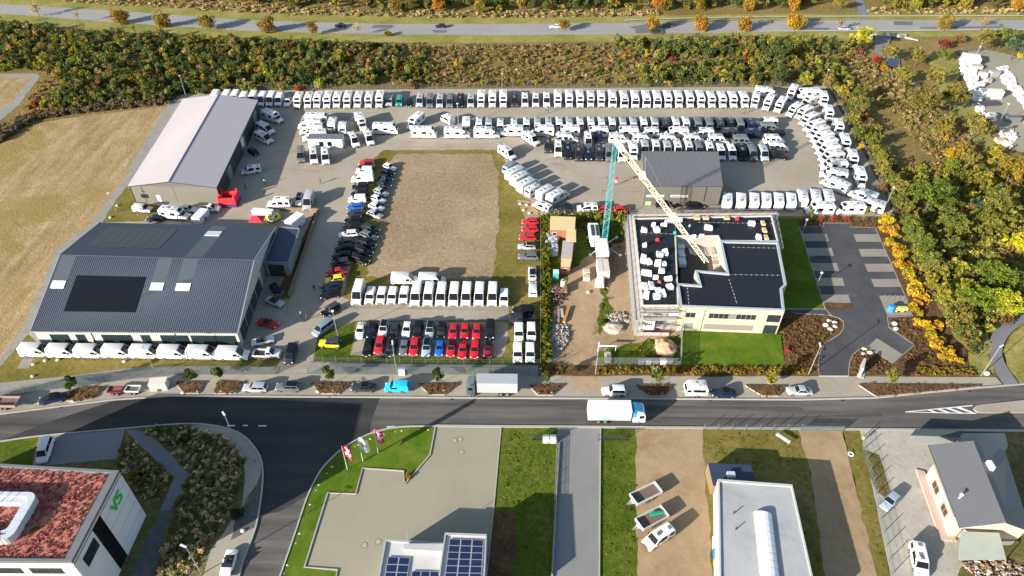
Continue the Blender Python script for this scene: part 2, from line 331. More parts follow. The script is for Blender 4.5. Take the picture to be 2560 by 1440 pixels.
S('footway', [(-300, 1050), (-100, 1016), (0, 1000), (100, 976), (200, 965), (330, 946), (450, 936), (700, 936), (1350, 937), (1500, 939), (2050, 941), (2490, 944), (2507, 964), (2450, 972), (2320, 983), (2195, 996), (2000, 1001), (1280, 997), (640, 993), (425, 992), (287, 1001), (150, 1018), (0, 1037), (-100, 1053), (-300, 1090)], G_PATHC, label='beige footway with parking bays along the street')
S('sand_ramp', [(1405, 900), (1485, 905), (1492, 930), (1498, 960), (1512, 972), (1425, 976), (1440, 962), (1418, 945), (1400, 925)], G_DIRT, 0.3, 1.0, label='sandy truck crossing onto the site')
S('asphalt_street', [(-300, 1090), (-100, 1053), (0, 1037), (150, 1018), (287, 1001), (425, 992), (640, 993), (1280, 997), (2000, 1001), (2195, 996), (2320, 983), (2450, 971), (2560, 962), (2800, 940), (2800, 1080), (2300, 1077), (1900, 1073), (1500, 1070), (1090, 1067), (1000, 1069), (940, 1081), (900, 1098), (860, 1121), (825, 1152), (800, 1182), (770, 1241), (740, 1330), (700, 1445), (598, 1445), (610, 1400), (640, 1320), (655, 1232), (657, 1170), (643, 1128), (620, 1100), (600, 1085), (560, 1070), (530, 1065), (450, 1062), (313, 1073), (100, 1092), (0, 1106), (-300, 1150)], G_ASPH, label='dark asphalt street with side junction')
S('street_painted_shade', [(0, 1104), (110, 1060), (287, 1003), (425, 994), (640, 995), (950, 996), (930, 1050), (925, 1086), (860, 1120), (825, 1151), (800, 1181), (770, 1240), (700, 1280), (650, 1290), (654, 1232), (656, 1170), (643, 1129), (620, 1101), (600, 1086), (530, 1066), (450, 1063), (313, 1074)], ground('asphalt_painted_shade', [(0.032, 0.032, 0.034), (0.045, 0.044, 0.046), (0.066, 0.063, 0.062)], 0.05, 0.6, 0.12, rough=0.8, stretch=(0.03, 0.4, 1, 0), streak=0.5), label='junction asphalt painted darker in the shape of the office shadow')  # shade put into the colour, outlined like the corner office's cast shadow
# street markings and island
for (a, b) in [((588, 1065), (568, 1066)), ((620, 1065), (608, 1065)), ((666, 1066), (646, 1066)), ((989, 1067), (967, 1069))]:
    S('lane_marking', [(a[0], a[1]-1.3), (a[0], a[1]+1.3), (b[0], b[1]+1.3), (b[0], b[1]-1.3)], G_WHITE)
for q in [[(2262, 1030.3), (2430, 1014), (2431, 1016.5), (2262, 1031.8)], [(2262, 1030.5), (2440, 1034), (2440, 1036.2), (2262, 1032)],
          [(2318, 1027), (2326, 1026.2), (2346, 1033.5), (2338, 1033.5)], [(2340, 1024.5), (2350, 1023.6), (2378, 1034), (2368, 1034)],
          [(2362, 1022.5), (2373, 1021.4), (2410, 1034.5), (2399, 1034.5)], [(2385, 1020), (2398, 1018.7), (2436, 1033.5), (2425, 1033.5)]]:
    S('hatch_marking', q, G_WHITE)
isl = spline([(2560, 1003), (2500, 1009), (2448, 1015), (2433, 1021), (2436, 1029), (2450, 1034), (2500, 1034.5), (2560, 1034)], 4)
isl = isl+[(2700, 1033), (2700, 990)]
mb = MB(); mb.poly(PP(isl), 0.0, 0.36); tag(mb.obj('traffic_island', G_PATHC), 'pale rounded traffic island at the right end of the street', None, None, 'structure')
# corner with the V8 office
S('corner_bed', [(-300, 1150), (0, 1106), (100, 1092), (313, 1073), (450, 1062), (530, 1065), (600, 1085), (643, 1128), (657, 1170), (655, 1232), (640, 1320), (610, 1400), (598, 1445), (-300, 1700)], G_WILD, label='wild planting around the office on the corner')
S('corner_lawn', [(-300, 1150), (0, 1107), (98, 1095), (84, 1166), (-300, 1166)], G_LAWN2)
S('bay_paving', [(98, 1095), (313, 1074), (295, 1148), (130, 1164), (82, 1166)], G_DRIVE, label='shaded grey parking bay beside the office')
S('office_path', [(313, 1075), (365, 1081), (412, 1120), (474, 1186), (452, 1240), (428, 1276), (402, 1278), (436, 1196), (356, 1120)], G_PATHB, label='bluish footpath bending past the office')
S('office_path', [(402, 1278), (428, 1276), (384, 1445), (322, 1445)], G_DGRAVEL)
S('corner_footway', spline([(470, 1062), (530, 1065), (600, 1085), (643, 1128), (654, 1165), (648, 1205)], 4)+spline([(606, 1262), (612, 1200), (608, 1160), (585, 1122), (545, 1100), (480, 1088)], 4), G_PATHC, label='curved footway at the junction corner')
S('corner_footway', [(606, 1262), (640, 1230), (652, 1236), (640, 1322), (610, 1400), (598, 1445), (508, 1445), (528, 1375), (563, 1330), (585, 1290)], G_PATHC)
S('tree_pit_gravel', [(651, 1190), (657, 1200), (655, 1236), (641, 1318), (578, 1352), (590, 1300), (612, 1262), (640, 1220)], G_DGRAVEL, 0.1, 1)
# middle south site
S('flag_lawn', spline([(1088, 1070), (1000, 1072), (940, 1084), (902, 1101), (862, 1124), (828, 1155), (803, 1185), (773, 1244), (743, 1332), (703, 1447)], 3)+[(842, 1447), (845, 1427), (762, 1420), (820, 1235), (890, 1237), (907, 1173), (1010, 1180), (1013, 1212), (1075, 1140)], G_LAWN, label='bright lawn with three flags by the junction')
S('concrete_yard', [(1088, 1069), (1253, 1069), (1232, 1300), (1212, 1447), (842, 1447), (845, 1427), (762, 1420), (820, 1235), (890, 1237), (907, 1173), (1010, 1180), (1013, 1212), (1075, 1140)], G_CONC, label='large pale concrete yard beside the flag lawn')
S('drive_grass', [(1253, 1069), (1393, 1070), (1378, 1447), (1212, 1447), (1232, 1300)], G_LAWN2, 0.1, 2)
S('drive_earth', [(1236, 1284), (1290, 1284), (1286, 1447), (1214, 1447)], G_BED, 0.3, 1.2)
S('driveway', [(1393, 1070), (1501, 1071), (1498, 1447), (1378, 1447)], G_DRIVE, label='long grey driveway between two grass strips')
S('plot_grass', [(1501, 1072), (1592, 1073), (1598, 1200), (1596, 1447), (1498, 1447)], G_LAWN2, 0.2, 1.2)
S('sandy_yard', [(1588, 1074), (1758, 1074), (1762, 1130), (1775, 1200), (1790, 1447), (1594, 1447)], G_DIRT2, 0.25, 1.2, label='sandy yard with skips and a white van')
S('plot_scrub', [(1756, 1075), (2002, 1077), (2018, 1130), (2070, 1447), (1780, 1447)], G_LOTGRASS, 0.3, 1.3)
S('sandy_drive', [(1995, 1077), (2104, 1077), (2128, 1180), (2198, 1447), (2064, 1447), (2018, 1150)], G_DIRT2, 0.25, 1.5, label='sandy drive along the flat roofed building')
S('fence_grass', [(2104, 1077), (2150, 1077), (2186, 1240), (2228, 1447), (2192, 1447), (2128, 1180)], G_LOTGRASS, 0.3, 1.2)
S('house_yard', [(2148, 1077), (2292, 1077), (2330, 1085), (2700, 1085), (2700, 1447), (2226, 1447), (2184, 1240)], G_PAVER, label='pale paved yard of the house with brown windows')
S('house_garden', [(2510, 1083), (2700, 1083), (2700, 1447), (2390, 1447), (2400, 1420), (2540, 1350)], G_WILD, 0.4, 1.5)
S('yard_bed', [(2158, 1125), (2197, 1140), (2228, 1240), (2215, 1250), (2190, 1230), (2168, 1180)], G_WILD, 0.1, 1)
# north east car park and beds
S('east_bed', [(1945, 548), (2190, 548), (2262, 640), (2340, 760), (2440, 905), (2440, 942), (1345, 942), (1345, 916), (1700, 916), (1960, 916)], G_BED, 0.15, 2, label='brown planting beds round the asphalt car park')
S('shaded_lawn', [(1940, 548), (1992, 552), (1997, 569), (2062, 775), (1962, 774), (1950, 640)], G_LAWN, label='shaded lawn between the new building and the car park')
S('front_lawn', [(1703, 829), (1950, 838), (1962, 917), (1703, 917)], G_LAWN, label='bright green lawn in front of the new building')
lot = [(1997, 569), (2057, 568), (2057, 560), (2122, 560), (2125, 570), (2187, 571), (2262, 742), (2280, 792), (2217, 795), (2221, 821), (2285, 865), (2229, 911), (2165, 868), (2146, 876), (2130, 890), (2122, 910), (2120, 942), (2047, 942), (2044, 915), (2048, 885), (2060, 862), (2098, 838), (2108, 822), (2107, 806), (2095, 797), (2070, 790), (1990, 786), (1962, 776), (2062, 775)]
S('asphalt_car_park', lot, G_ASPH2, label='dark asphalt car park with pale parking bays')
strip('car_park_kerb', PP(lot), 0.12, 0.32, G_KERB, 0, True)
for (a, b, c, d) in [(2003, 586, 2065, 605), (2014, 622, 2078, 642), (2026, 660, 2091, 680), (2037, 697, 2105, 717), (2050, 739, 2120, 760)]:
    S('parking_bay', [(a, b), (c, b), (c+6, d), (a+6, d)], G_LITE)
for (a, b, c, d) in [(2132, 588, 2195, 607), (2145, 625, 2210, 644), (2160, 662, 2226, 682), (2176, 700, 2243, 720)]:
    S('parking_bay', [(a, b), (c, b), (c+8, d), (a+8, d)], G_LITE)
S('light_pad', [(2191, 848), (2254, 888), (2229, 910), (2168, 870)], G_LITE)
S('bike_pad', [(2196, 742), (2262, 742), (2280, 790), (2217, 793)], G_LITE)
S('kerb_bed', [(2062, 758), (2120, 761), (2129, 766), (2125, 775), (2066, 776)], G_BED)
S('cycle_path', spline([(2640, 750), (2560, 778), (2500, 808), (2474, 850), (2471, 890), (2488, 935), (2508, 965)], 4)+spline([(2546, 963), (2513, 915), (2504, 880), (2520, 842), (2560, 810), (2640, 790)], 4), G_PATHB, label='grey cycle path curving down to the street')
S('path_grass', [(2548, 962), (2515, 915), (2506, 880), (2522, 844), (2562, 812), (2700, 790), (2700, 945)], G_VERGE, 0.2, 1.5)
S('woodland_floor', [(2200, 540), (2300, 600), (2480, 560), (2700, 500), (2700, 740), (2560, 775), (2500, 805), (2470, 850), (2468, 890), (2485, 935), (2445, 935), (2340, 760)], G_VERGE, 1.0, 2)
S('glade_grass', [(2320, 140), (2390, 130), (2400, 210), (2460, 310), (2500, 380), (2450, 400), (2400, 300), (2330, 200)], G_VERGE, 0.8, 2)
S('underpass_path', [(2186, 88), (2232, 88), (2214, 126), (2248, 150), (2250, 172), (2230, 160), (2185, 135)], G_PATHB)
for c in ((2232, 158, 16, 12), (2288, 222, 14, 16)):
    S('pond', [(c[0]+c[2]*math.cos(t*0.63), c[1]+c[3]*math.sin(t*0.63)) for t in range(10)], G_WATER, label='small dark pond under the trees')
S('stone_yard', [(2396, 132), (2470, 128), (2570, 150), (2700, 170), (2700, 400), (2560, 385), (2530, 378), (2478, 310), (2430, 215)], G_CONC, 0.1, 2, label='stone merchant yard at the far right')
# kerbs
KL = lambda name, px, w=0.25, h=0.33: strip(name, PP(px), w, h, G_KERB)
KL('kerb', [(-100, 1053), (0, 1037), (150, 1018), (287, 1001), (425, 992), (640, 993), (1280, 997), (2000, 1001), (2195, 996), (2320, 983), (2450, 971), (2700, 950)])
KL('kerb', spline([(700, 1445), (740, 1330), (770, 1241), (800, 1182), (825, 1152), (860, 1121), (900, 1098), (940, 1081), (1000, 1069), (1090, 1067)], 3))
KL('kerb', [(1090, 1067), (1500, 1070), (1900, 1073), (2300, 1077), (2700, 1080)], 0.5)
KL('kerb', spline([(-100, 1120), (0, 1106), (100, 1092), (313, 1073), (450, 1062), (530, 1065), (600, 1085), (643, 1128), (657, 1170), (655, 1232), (640, 1320), (610, 1400), (598, 1445)], 3))
KL('yard_edging', [(1088, 1072), (1075, 1140), (1013, 1212), (1010, 1180), (907, 1173), (890, 1237), (820, 1235), (762, 1420), (845, 1427), (840, 1447)], 0.22, 0.38)
KL('yard_edging', [(1253, 1072), (1232, 1300), (1216, 1447)], 0.14)
KL('drive_edging', [(1501, 1076), (1498, 1447)], 0.16, 0.45)
KL('drive_edging', [(1398, 1110), (1380, 1447)], 0.22, 0.5)
KL('lawn_edging', [(1960, 774), (2062, 775), (2080, 793)], 0.1)
# worn tracks, drains and joints
def track(name, px, w, mat, k=6):
    pts = PP(spline(px, k)); L = []; R_ = []
    for i in range(len(pts)):
        a, b = pts[max(0, i-1)], pts[min(len(pts)-1, i+1)]; d = (b-a).normalized(); n = Vector((-d.y, d.x, 0))*w/2; L.append(pts[i]+n); R_.append(pts[i]-n)
    return sheet(name, None, mat, world=L+R_[::-1], dz=.002)
G_RUT = ground('worn_rut', [(0.36, 0.27, 0.16), (0.46, 0.35, 0.22)], .2, 1.5, .3)
G_JOINT = flat('paving_joint', (.20, .17, .13), .9, 0, .1, .2)
for px in ([(1640, 1090), (1655, 1200), (1690, 1320), (1680, 1440)], [(1680, 1090), (1695, 1200), (1735, 1320), (1730, 1440)], [(2045, 1090), (2075, 1220), (2120, 1440)], [(2075, 1090), (2105, 1220), (2155, 1440)]): track('wheel_track', px, .5, ground('dark_rut', [(0.22, 0.15, 0.085), (0.30, 0.215, 0.13)], .2, 1.5, .3))
for px in ([(735, 690), (715, 790)], [(660, 420), (800, 430)], [(1500, 446), (1595, 444)], [(1500, 478), (1596, 480)], [(1390, 296), (1560, 292)], [(860, 770), (1270, 778)], [(2070, 700), (2150, 690)]): track('paving_joint', px, .07, G_JOINT, 2)
for px in ([(1000, 1012), (1500, 1018), (2000, 1024)], [(1650, 1048), (1900, 1050), (2200, 1040)]): track('tyre_streak', px, .55, ground('street_streak', [(0.075, 0.07, 0.066), (0.10, 0.095, 0.09)], .2, 1.5, .1))
# planting islands along the street
def island(px):
    o = S('street_bed', px, G_BED, label='low planted bed between street parking bays'); strip('bed_kerb', PP(px), 0.14, 0.36, G_KERB, 0, True)
ISL = [[(168, 1003), (188, 1008), (232, 998), (262, 972), (200, 970), (176, 985)], [(440, 960), (462, 986), (497, 985), (512, 957), (450, 957)],
       [(545, 955), (538, 986), (590, 985), (612, 960)], [(780, 960), (800, 986), (848, 986), (885, 960)],
       [(1046, 962), (1075, 989), (1112, 989), (1148, 962)], [(1322, 966), (1345, 990), (1382, 990), (1412, 964)],
       [(1588, 965), (1620, 992), (1660, 992), (1682, 966)], [(1862, 966), (1905, 992), (1945, 992), (1966, 968)],
       [(2145, 964), (2190, 994), (2300, 984), (2450, 969), (2448, 966)]]
for q in ISL: island(q)
# ================================================================ VEGETATION
def leaf_mesh(name, cen, siz, tone, mat, up=0.35):
    """N leaf clumps as single bent-free quads of random tilt; tone = rgb carried by each"""
    n = len(cen)
    nr = RNG.normal(size=(n, 3)); nr[:, 2] = np.abs(nr[:, 2])+up; nr /= np.linalg.norm(nr, axis=1)[:, None]
    a = np.cross(nr, RNG.normal(size=(n, 3))); a /= np.linalg.norm(a, axis=1)[:, None]; b = np.cross(nr, a)
    s = (siz*RNG.uniform(0.6, 1.3, n))[:, None]; e = s*RNG.uniform(0.5, 1.0, (n, 1))
    v = np.empty((n, 4, 3)); v[:, 0] = cen-a*s; v[:, 1] = cen-b*e; v[:, 2] = cen+a*s; v[:, 3] = cen+b*e
    me = bpy.data.meshes.new(name); me.vertices.add(n*4); me.loops.add(n*4); me.polygons.add(n)
    me.vertices.foreach_set('co', v.ravel()); me.loops.foreach_set('vertex_index', np.arange(n*4, dtype=np.int32))
    me.polygons.foreach_set('loop_start', np.arange(0, n*4, 4, dtype=np.int32))
    me.polygons.foreach_set('loop_total', np.full(n, 4, dtype=np.int32))
    me.update(); at = me.color_attributes.new('tone', 'FLOAT_COLOR', 'POINT')
    c = np.ones((n, 4, 4)); c[:, :, :3] = tone[:, None, :]; at.data.foreach_set('color', c.ravel())
    me.materials.append(mat); return me
def crown_points(n, R, lumps, seed, hollow=0.55, feather=False):
    g = np.random.default_rng(seed)
    lc = g.normal(size=(lumps, 3)); lc /= np.linalg.norm(lc, axis=1)[:, None]; lc *= g.uniform(0.25, 0.78, (lumps, 1)) if not feather else g.uniform(0.15, 1.0, (lumps, 1))
    lr = g.uniform(0.28, 0.5, lumps) if not feather else g.uniform(0.12, 0.36, lumps)*(1.15-0.5*np.linalg.norm(lc, axis=1)); lt = g.uniform(0.7, 1.3, lumps)
    if feather: lc[:, 0] *= g.uniform(0.8, 1.2); lc[:, 1] *= g.uniform(0.8, 1.15); lc[:, 2] = lc[:, 2]*0.9+0.1
    k = g.integers(0, lumps, n); d = g.normal(size=(n, 3)); d /= np.linalg.norm(d, axis=1)[:, None]
    r = lr[k]*g.uniform(hollow, 1.0, n)**0.5
    p = (lc[k]+d*r[:, None])*np.array(R); t = lt[k]*g.uniform(0.7, 1.3, n)
    hue = g.uniform(-0.12, 0.12, lumps)[k]
    tone = np.stack([t*(1+hue), t, t*(1-hue*0.5)], 1)
    return p, tone
CROWNS = {}
def crown(kind, i):
    key = (kind, i)
    if key in CROWNS: return CROWNS[key]
    if kind == 'round': p, t = crown_points(3000, (1, 1, 0.95), 48, 10+i, 0.15, True); s = 0.066
    elif kind == 'wide': p, t = crown_points(5200, (1, 1, 0.75), 80, 30+i, 0.15, True); s = 0.05
    elif kind == 'cone': 
        p, t = crown_points(900, (0.8, 0.8, 1.2), 10, 50+i); s = 0.12; sc = 1-0.35*(p[:, 2]+1)/2; p[:, 0] *= sc; p[:, 1] *= sc
    elif kind == 'bush': p, t = crown_points(900, (1, 1, 0.75), 13, 70+i, 0.25); s = 0.12
    elif kind == 'bare': p, t = crown_points(260, (1, 1, 1), 14, 90+i, 0.1); s = 0.09
    elif kind == 'young': p, t = crown_points(420, (1, 1, 1.05), 7, 110+i); s = 0.17
    if kind == 'ball': p, t = crown_points(2200, (1, 1, 0.95), 22, 10+i, 0.3); s = 0.075
    CROWNS[key] = leaf_mesh('crown', p, s, t, LEAF); return CROWNS[key]
TRUNKS = {}
def trunk_mesh(i, kind):
    if (i, kind) in TRUNKS: return TRUNKS[(i, kind)]
    r = random.Random(i+5); mb = MB()          # unit: height 1 from ground to crown centre
    mb.cyl((0, 0, 0), (r.uniform(-.02, .02), r.uniform(-.02, .02), .55), .035, 7, 0, .024)
    mb.cyl((0, 0, .53), (r.uniform(-.05, .05), r.uniform(-.05, .05), 1.05), .024, 6, 0, .008)
    for k in range(6):
        a = k*1.05+r.random(); z0 = .5+.06*k; mb.cyl((0, 0, z0), (.26*math.cos(a), .26*math.sin(a), z0+.3), .014, 5, 0, .004)
    TRUNKS[(i, kind)] = mb.mesh('trunk', [BARK]); return TRUNKS[(i, kind)]
_tn = [0]
def tree(cx, cy, rpx, col, label, kind='round', h=None, group=None, cat='tree', name='tree', squash=1.0, varc=0.1, staked=False):
    """cx, cy: middle of the crown in the photograph, rpx its radius in photograph pixels"""
    _tn[0] += 1; i = _tn[0]; rr = random.Random(i*13)
    q = P(cx, cy, 3.0); depth = (q-Vector((0, 0, HC))).dot(FWD); r = rpx*depth/FOC
    zc = h-r*0.75 if h else max(r*1.35, 1.6); q = P(cx, cy, zc)
    t = thing(name, label, cat, (q.x, q.y, gz(q.x, q.y)), rr.uniform(0, 6.28), group)
    cc = [max(0, c*rr.uniform(1-varc, 1+varc)) for c in col]
    c = link('crown', crown(kind, i % 4), t, (0, 0, zc), color=cc); k_ = rr.uniform(.85, 1.15) if kind in ('round', 'wide') else 1; c.scale = (r*k_, r/k_, r*squash*rr.uniform(.9, 1.15))
    tk = link('trunk', trunk_mesh(i % 4, 'a'), t); w = max(0.55, min(1.4, r/2.0))*1.0; tk.scale = (zc*0.8*w, zc*0.8*w, zc)
    if staked:
        for a in (0.4, 2.5, 4.6):
            mb = None; s = link('stake', STAKE, t, (0.55*math.cos(a), 0.55*math.sin(a), 0))
    return t
def bush(cx, cy, rpx, col, label, kind='bush', group=None, cat='shrub', name='shrub', zr=0.75, varc=0.1):
    _tn[0] += 1; i = _tn[0]; rr = random.Random(i*17)
    q = P(cx, cy, 1.0); depth = (q-Vector((0, 0, HC))).dot(FWD); r = rpx*depth/FOC
    zc = r*0.6; q = P(cx, cy, zc)
    c = link(name, crown(kind, i % 4), None, (q.x, q.y, zc+gz(q.x, q.y)*0.5), rr.uniform(0, 6.28), [max(0, x*rr.uniform(1-varc, 1+varc)) for x in col])
    c.scale = (r, r, r*zr/0.75); return tag(c, label, cat, group)
mb = MB(); mb.cyl((0, 0, 0), (0, 0, 2.0), 0.05, 6); STAKE = mb.mesh('stake', [WOODM])

DG = (0.100, 0.130, 0.042); MG = (0.175, 0.195, 0.045); OL = (0.28, 0.245, 0.060); YG = (0.34, 0.31, 0.045); LG = (0.22, 0.27, 0.03)
YE = (0.56, 0.37, 0.035); OR = (0.52, 0.25, 0.04); RE = (0.42, 0.07, 0.06); BR = (0.26, 0.155, 0.065); TAN = (0.42, 0.30, 0.14); GO = (0.36, 0.225, 0.04)
BG = (0.11, 0.16, 0.09)
def mass(name, label, regions, palette, n, hr, rr_, leaf=0.28, per=130, seed=1, tufts=None):
    """one thicket: n clumps scattered over pixel polygons"""
    g = random.Random(seed); C = []; T = []
    polys = [[tuple(P(*q)[:2]) for q in rg] for rg in regions]
    areas = []
    for pl in polys: areas.append(abs(sum(pl[k-1][0]*pl[k][1]-pl[k][0]*pl[k-1][1] for k in range(len(pl))))/2)
    cum = sum(areas)
    for pl, ar in zip(polys, areas):
        xs = [q[0] for q in pl]; ys = [q[1] for q in pl]; k = int(n*ar/cum); made = 0; tries = 0
        while made < k and tries < k*30:
            tries += 1; x = g.uniform(min(xs), max(xs)); y = g.uniform(min(ys), max(ys))
            if not inside((x, y), pl): continue
            made += 1; h = g.uniform(*hr); r = g.uniform(*rr_)
            u = g.random(); acc = 0
            for w_, col in palette:
                acc += w_
                if u <= acc: break
            pn = int(per*(r/(sum(rr_)/2))**1.5)
            p, t = crown_points(pn, (r, r, h*0.5), 5, g.randrange(10**6), 0.35)
            p[:, 0] += x; p[:, 1] += y; p[:, 2] += h*0.55; t = t*np.array(col)*g.uniform(0.8, 1.2)
            C.append(p); T.append(t)
    C = np.concatenate(C); T = np.concatenate(T); C[:, 2] = np.maximum(C[:, 2], 0.05)
    o = link(name, leaf_mesh(name, C, leaf, T, LEAFV)); return tag(o, label, None, None, 'stuff')

mass('thicket', 'dense mixed autumn thicket between the dry field and the country road',
     [[(-80, 78), (0, 66), (200, 82), (420, 100), (640, 108), (820, 116), (760, 226), (450, 236), (420, 255), (250, 268), (108, 284), (150, 215), (110, 180), (-80, 178)]],
     [(.34, DG), (.27, MG), (.16, OL), (.08, YG), (.09, BR), (.03, GO), (.03, TAN)], 1250, (1.8, 4.6), (0.9, 2.2), 0.27, 150, 3)
mass('thicket', 'looser brown and olive bushes above the back row of motorhomes',
     [[(820, 112), (1060, 125), (1080, 210), (840, 222), (760, 226)]], [(.28, DG), (.28, MG), (.22, OL), (.16, BR), (.06, TAN)], 260, (1.2, 3.4), (0.7, 1.7), 0.26, 130, 4)
mass('thicket', 'green and yellow bushes behind the right half of the back row',
     [[(1590, 178), (1850, 165), (2080, 160), (2110, 212), (1600, 218)], [(1530, 108), (1760, 104), (1960, 102), (2150, 112), (2160, 140), (1960, 150), (1560, 138)]],
     [(.30, DG), (.32, MG), (.22, OL), (.10, YG), (.06, BR)], 520, (1.8, 4.4), (0.9, 2.1), 0.27, 150, 5)
mass('thicket', 'dark wood edge beyond the country road',
     [[(170, -14), (260, -6), (640, 12), (960, 32), (1280, 33), (1600, 26), (2100, 22), (2110, -30), (800, -40), (200, -50)], [(2180, -30), (2200, 22), (2700, 26), (2700, -30)]],
     [(.40, DG), (.28, MG), (.14, OL), (.10, YG), (.08, BR)], 950, (2.6, 6.2), (1.4, 2.8), 0.36, 170, 6)
mass('tall_dry_grass', 'tall straw coloured grass along the far side of the road',
     [[(-80, -20), (200, 8), (640, 36), (960, 46), (1280, 46), (1650, 40), (1640, 26), (1280, 28), (960, 26), (640, 10), (200, -16)], [(2180, 20), (2560, 22), (2560, 38), (2160, 36)]],
     [(.75, (0.58, 0.44, 0.22)), (.25, OL)], 900, (0.5, 1.3), (0.5, 1.2), 0.2, 70, 7)
mass('meadow_scrub', 'low brown scrub covering the embankment meadow',
     [[(1040, 118), (1540, 112), (1580, 160), (1590, 215), (1080, 218)], [(1540, 135), (2160, 130), (2170, 165), (1600, 182)], [(420, 100), (1060, 112), (1060, 124), (640, 112)],
      [(2080, 140), (2200, 150), (2320, 240), (2440, 330), (2500, 430), (2560, 600), (2460, 700), (2330, 400), (2240, 300), (2150, 210)], [(60, 275), (250, 270), (140, 215), (100, 200)]],
     [(.42, (0.30, 0.215, 0.085)), (.26, (0.42, 0.31, 0.15)), (.17, OL), (.12, MG), (.03, (0.34, 0.14, 0.06))], 2600, (0.4, 1.5), (0.5, 1.3), 0.2, 60, 8)
mass('hedge_scrub', 'greyish brown scrub edging the dry field',
     [[(-60, 372), (0, 360), (90, 300), (240, 280), (420, 262), (440, 240), (420, 236), (240, 262), (90, 282), (0, 320), (-60, 345)]],
     [(.6, (0.23, 0.17, 0.11)), (.25, (0.16, 0.14, 0.05)), (.15, (0.32, 0.24, 0.15))], 520, (0.8, 2.0), (0.6, 1.3), 0.2, 90, 9)
mass('woodland_edge', 'olive undergrowth along the fence east of the lot',
     [[(2078, 150), (2120, 200), (2170, 300), (2230, 420), (2262, 520), (2330, 640), (2420, 800), (2450, 900), (2400, 880), (2300, 700), (2245, 545), (2205, 440), (2150, 335), (2098, 255), (2076, 215)],
      [(2260, 420), (2420, 440), (2560, 440), (2700, 640), (2600, 760), (2470, 830), (2440, 890), (2380, 760), (2290, 560)]],
     [(.10, DG), (.30, MG), (.36, OL), (.14, YG), (.10, BR)], 1050, (1.4, 3.8), (1.0, 2.1), 0.24, 150, 10)
mass('wild_planting', 'tawny grasses and perennials beside the V8 office path',
     [[(362, 1078), (455, 1066), (560, 1095), (612, 1150), (600, 1215), (570, 1290), (500, 1400), (470, 1445), (392, 1445), (430, 1290), (480, 1190), (415, 1115)], [(310, 1100), (350, 1120), (430, 1195), (395, 1260), (350, 1240), (300, 1165)]],
     [(.28, (0.12, 0.16, 0.04)), (.36, (0.72, 0.55, 0.32)), (.16, (0.30, 0.22, 0.11)), (.2, (0.28, 0.28, 0.08))], 900, (0.4, 1.2), (0.4, 0.9), 0.12, 80, 11)
mass('bed_planting', 'low reddish brown ground cover in the car park beds',
     [[(1950, 800), (2062, 792), (2100, 815), (2060, 858), (2044, 930), (1965, 915)], [(2222, 800), (2300, 800), (2420, 900), (2400, 920), (2240, 915), (2288, 866), (2225, 822)], [(2125, 938), (2128, 900), (2165, 872), (2225, 912), (2220, 936)],
      [(2005, 548), (2190, 548), (2190, 568), (2125, 568), (2123, 558), (2056, 558), (2056, 566), (2000, 566)]]+ISL,
     [(.40, (0.20, 0.105, 0.05)), (.3, (0.28, 0.18, 0.075)), (.2, (0.15, 0.14, 0.04)), (.1, (0.30, 0.10, 0.07))], 1900, (0.3, 0.8), (0.25, 0.55), 0.09, 42, 12)
mass('autumn_hedge', 'long low orange and yellow hedge between lawn and footway',
     [[(1352, 920), (1410, 918), (1410, 936), (1352, 936)], [(1490, 919), (2030, 922), (2030, 939), (1490, 937)], [(2290, 920), (2430, 925), (2428, 941), (2290, 940)]],
     [(.34, (0.30, 0.19, 0.03)), (.22, (0.36, 0.26, 0.035)), (.26, (0.20, 0.11, 0.04)), (.18, (0.16, 0.16, 0.03))], 560, (0.6, 1.0), (0.35, 0.55), 0.10, 90, 13)
mass('hedge', 'clipped green and yellow hedge along the building site fence',
     [[(1355, 545), (1373, 545), (1376, 912), (1357, 912)]], [(.55, (0.11, 0.17, 0.015)), (.33, (0.26, 0.24, 0.03)), (.12, (0.30, 0.16, 0.03))], 380, (1.2, 1.9), (0.4, 0.65), 0.12, 110, 14)
mass('hedge', 'yellow green bushes behind the site cabins',
     [[(1376, 543), (1562, 541), (1562, 556), (1376, 553)]], [(.5, YG), (.5, MG)], 120, (1.2, 2.2), (0.5, 0.8), 0.14, 110, 15)
mass('weeds', 'green weeds on the building site ground', [[(1500, 690), (1515, 690), (1535, 800), (1498, 830)], [(1600, 860), (1690, 840), (1695, 905), (1560, 900)], [(1430, 556), (1560, 560), (1550, 620), (1470, 640)]],
     [(.6, MG), (.4, OL)], 260, (0.2, 0.6), (0.25, 0.6), 0.1, 50, 16)
mass('drive_weeds', 'long rough grass along both sides of the driveway', [[(1260, 1080), (1385, 1080), (1375, 1440), (1300, 1440), (1262, 1280)], [(1504, 1085), (1590, 1085), (1592, 1440), (1502, 1440)], [(2112, 1085), (2145, 1085), (2220, 1430), (2200, 1430), (2135, 1180)], [(1760, 1085), (2000, 1085), (2050, 1440), (2000, 1440), (1960, 1190), (1775, 1150)]],
     [(.5, (0.10, 0.16, 0.015)), (.3, (0.18, 0.20, 0.03)), (.2, (0.26, 0.20, 0.06))], 1500, (0.12, 0.4), (0.3, 0.6), 0.1, 26, 17)

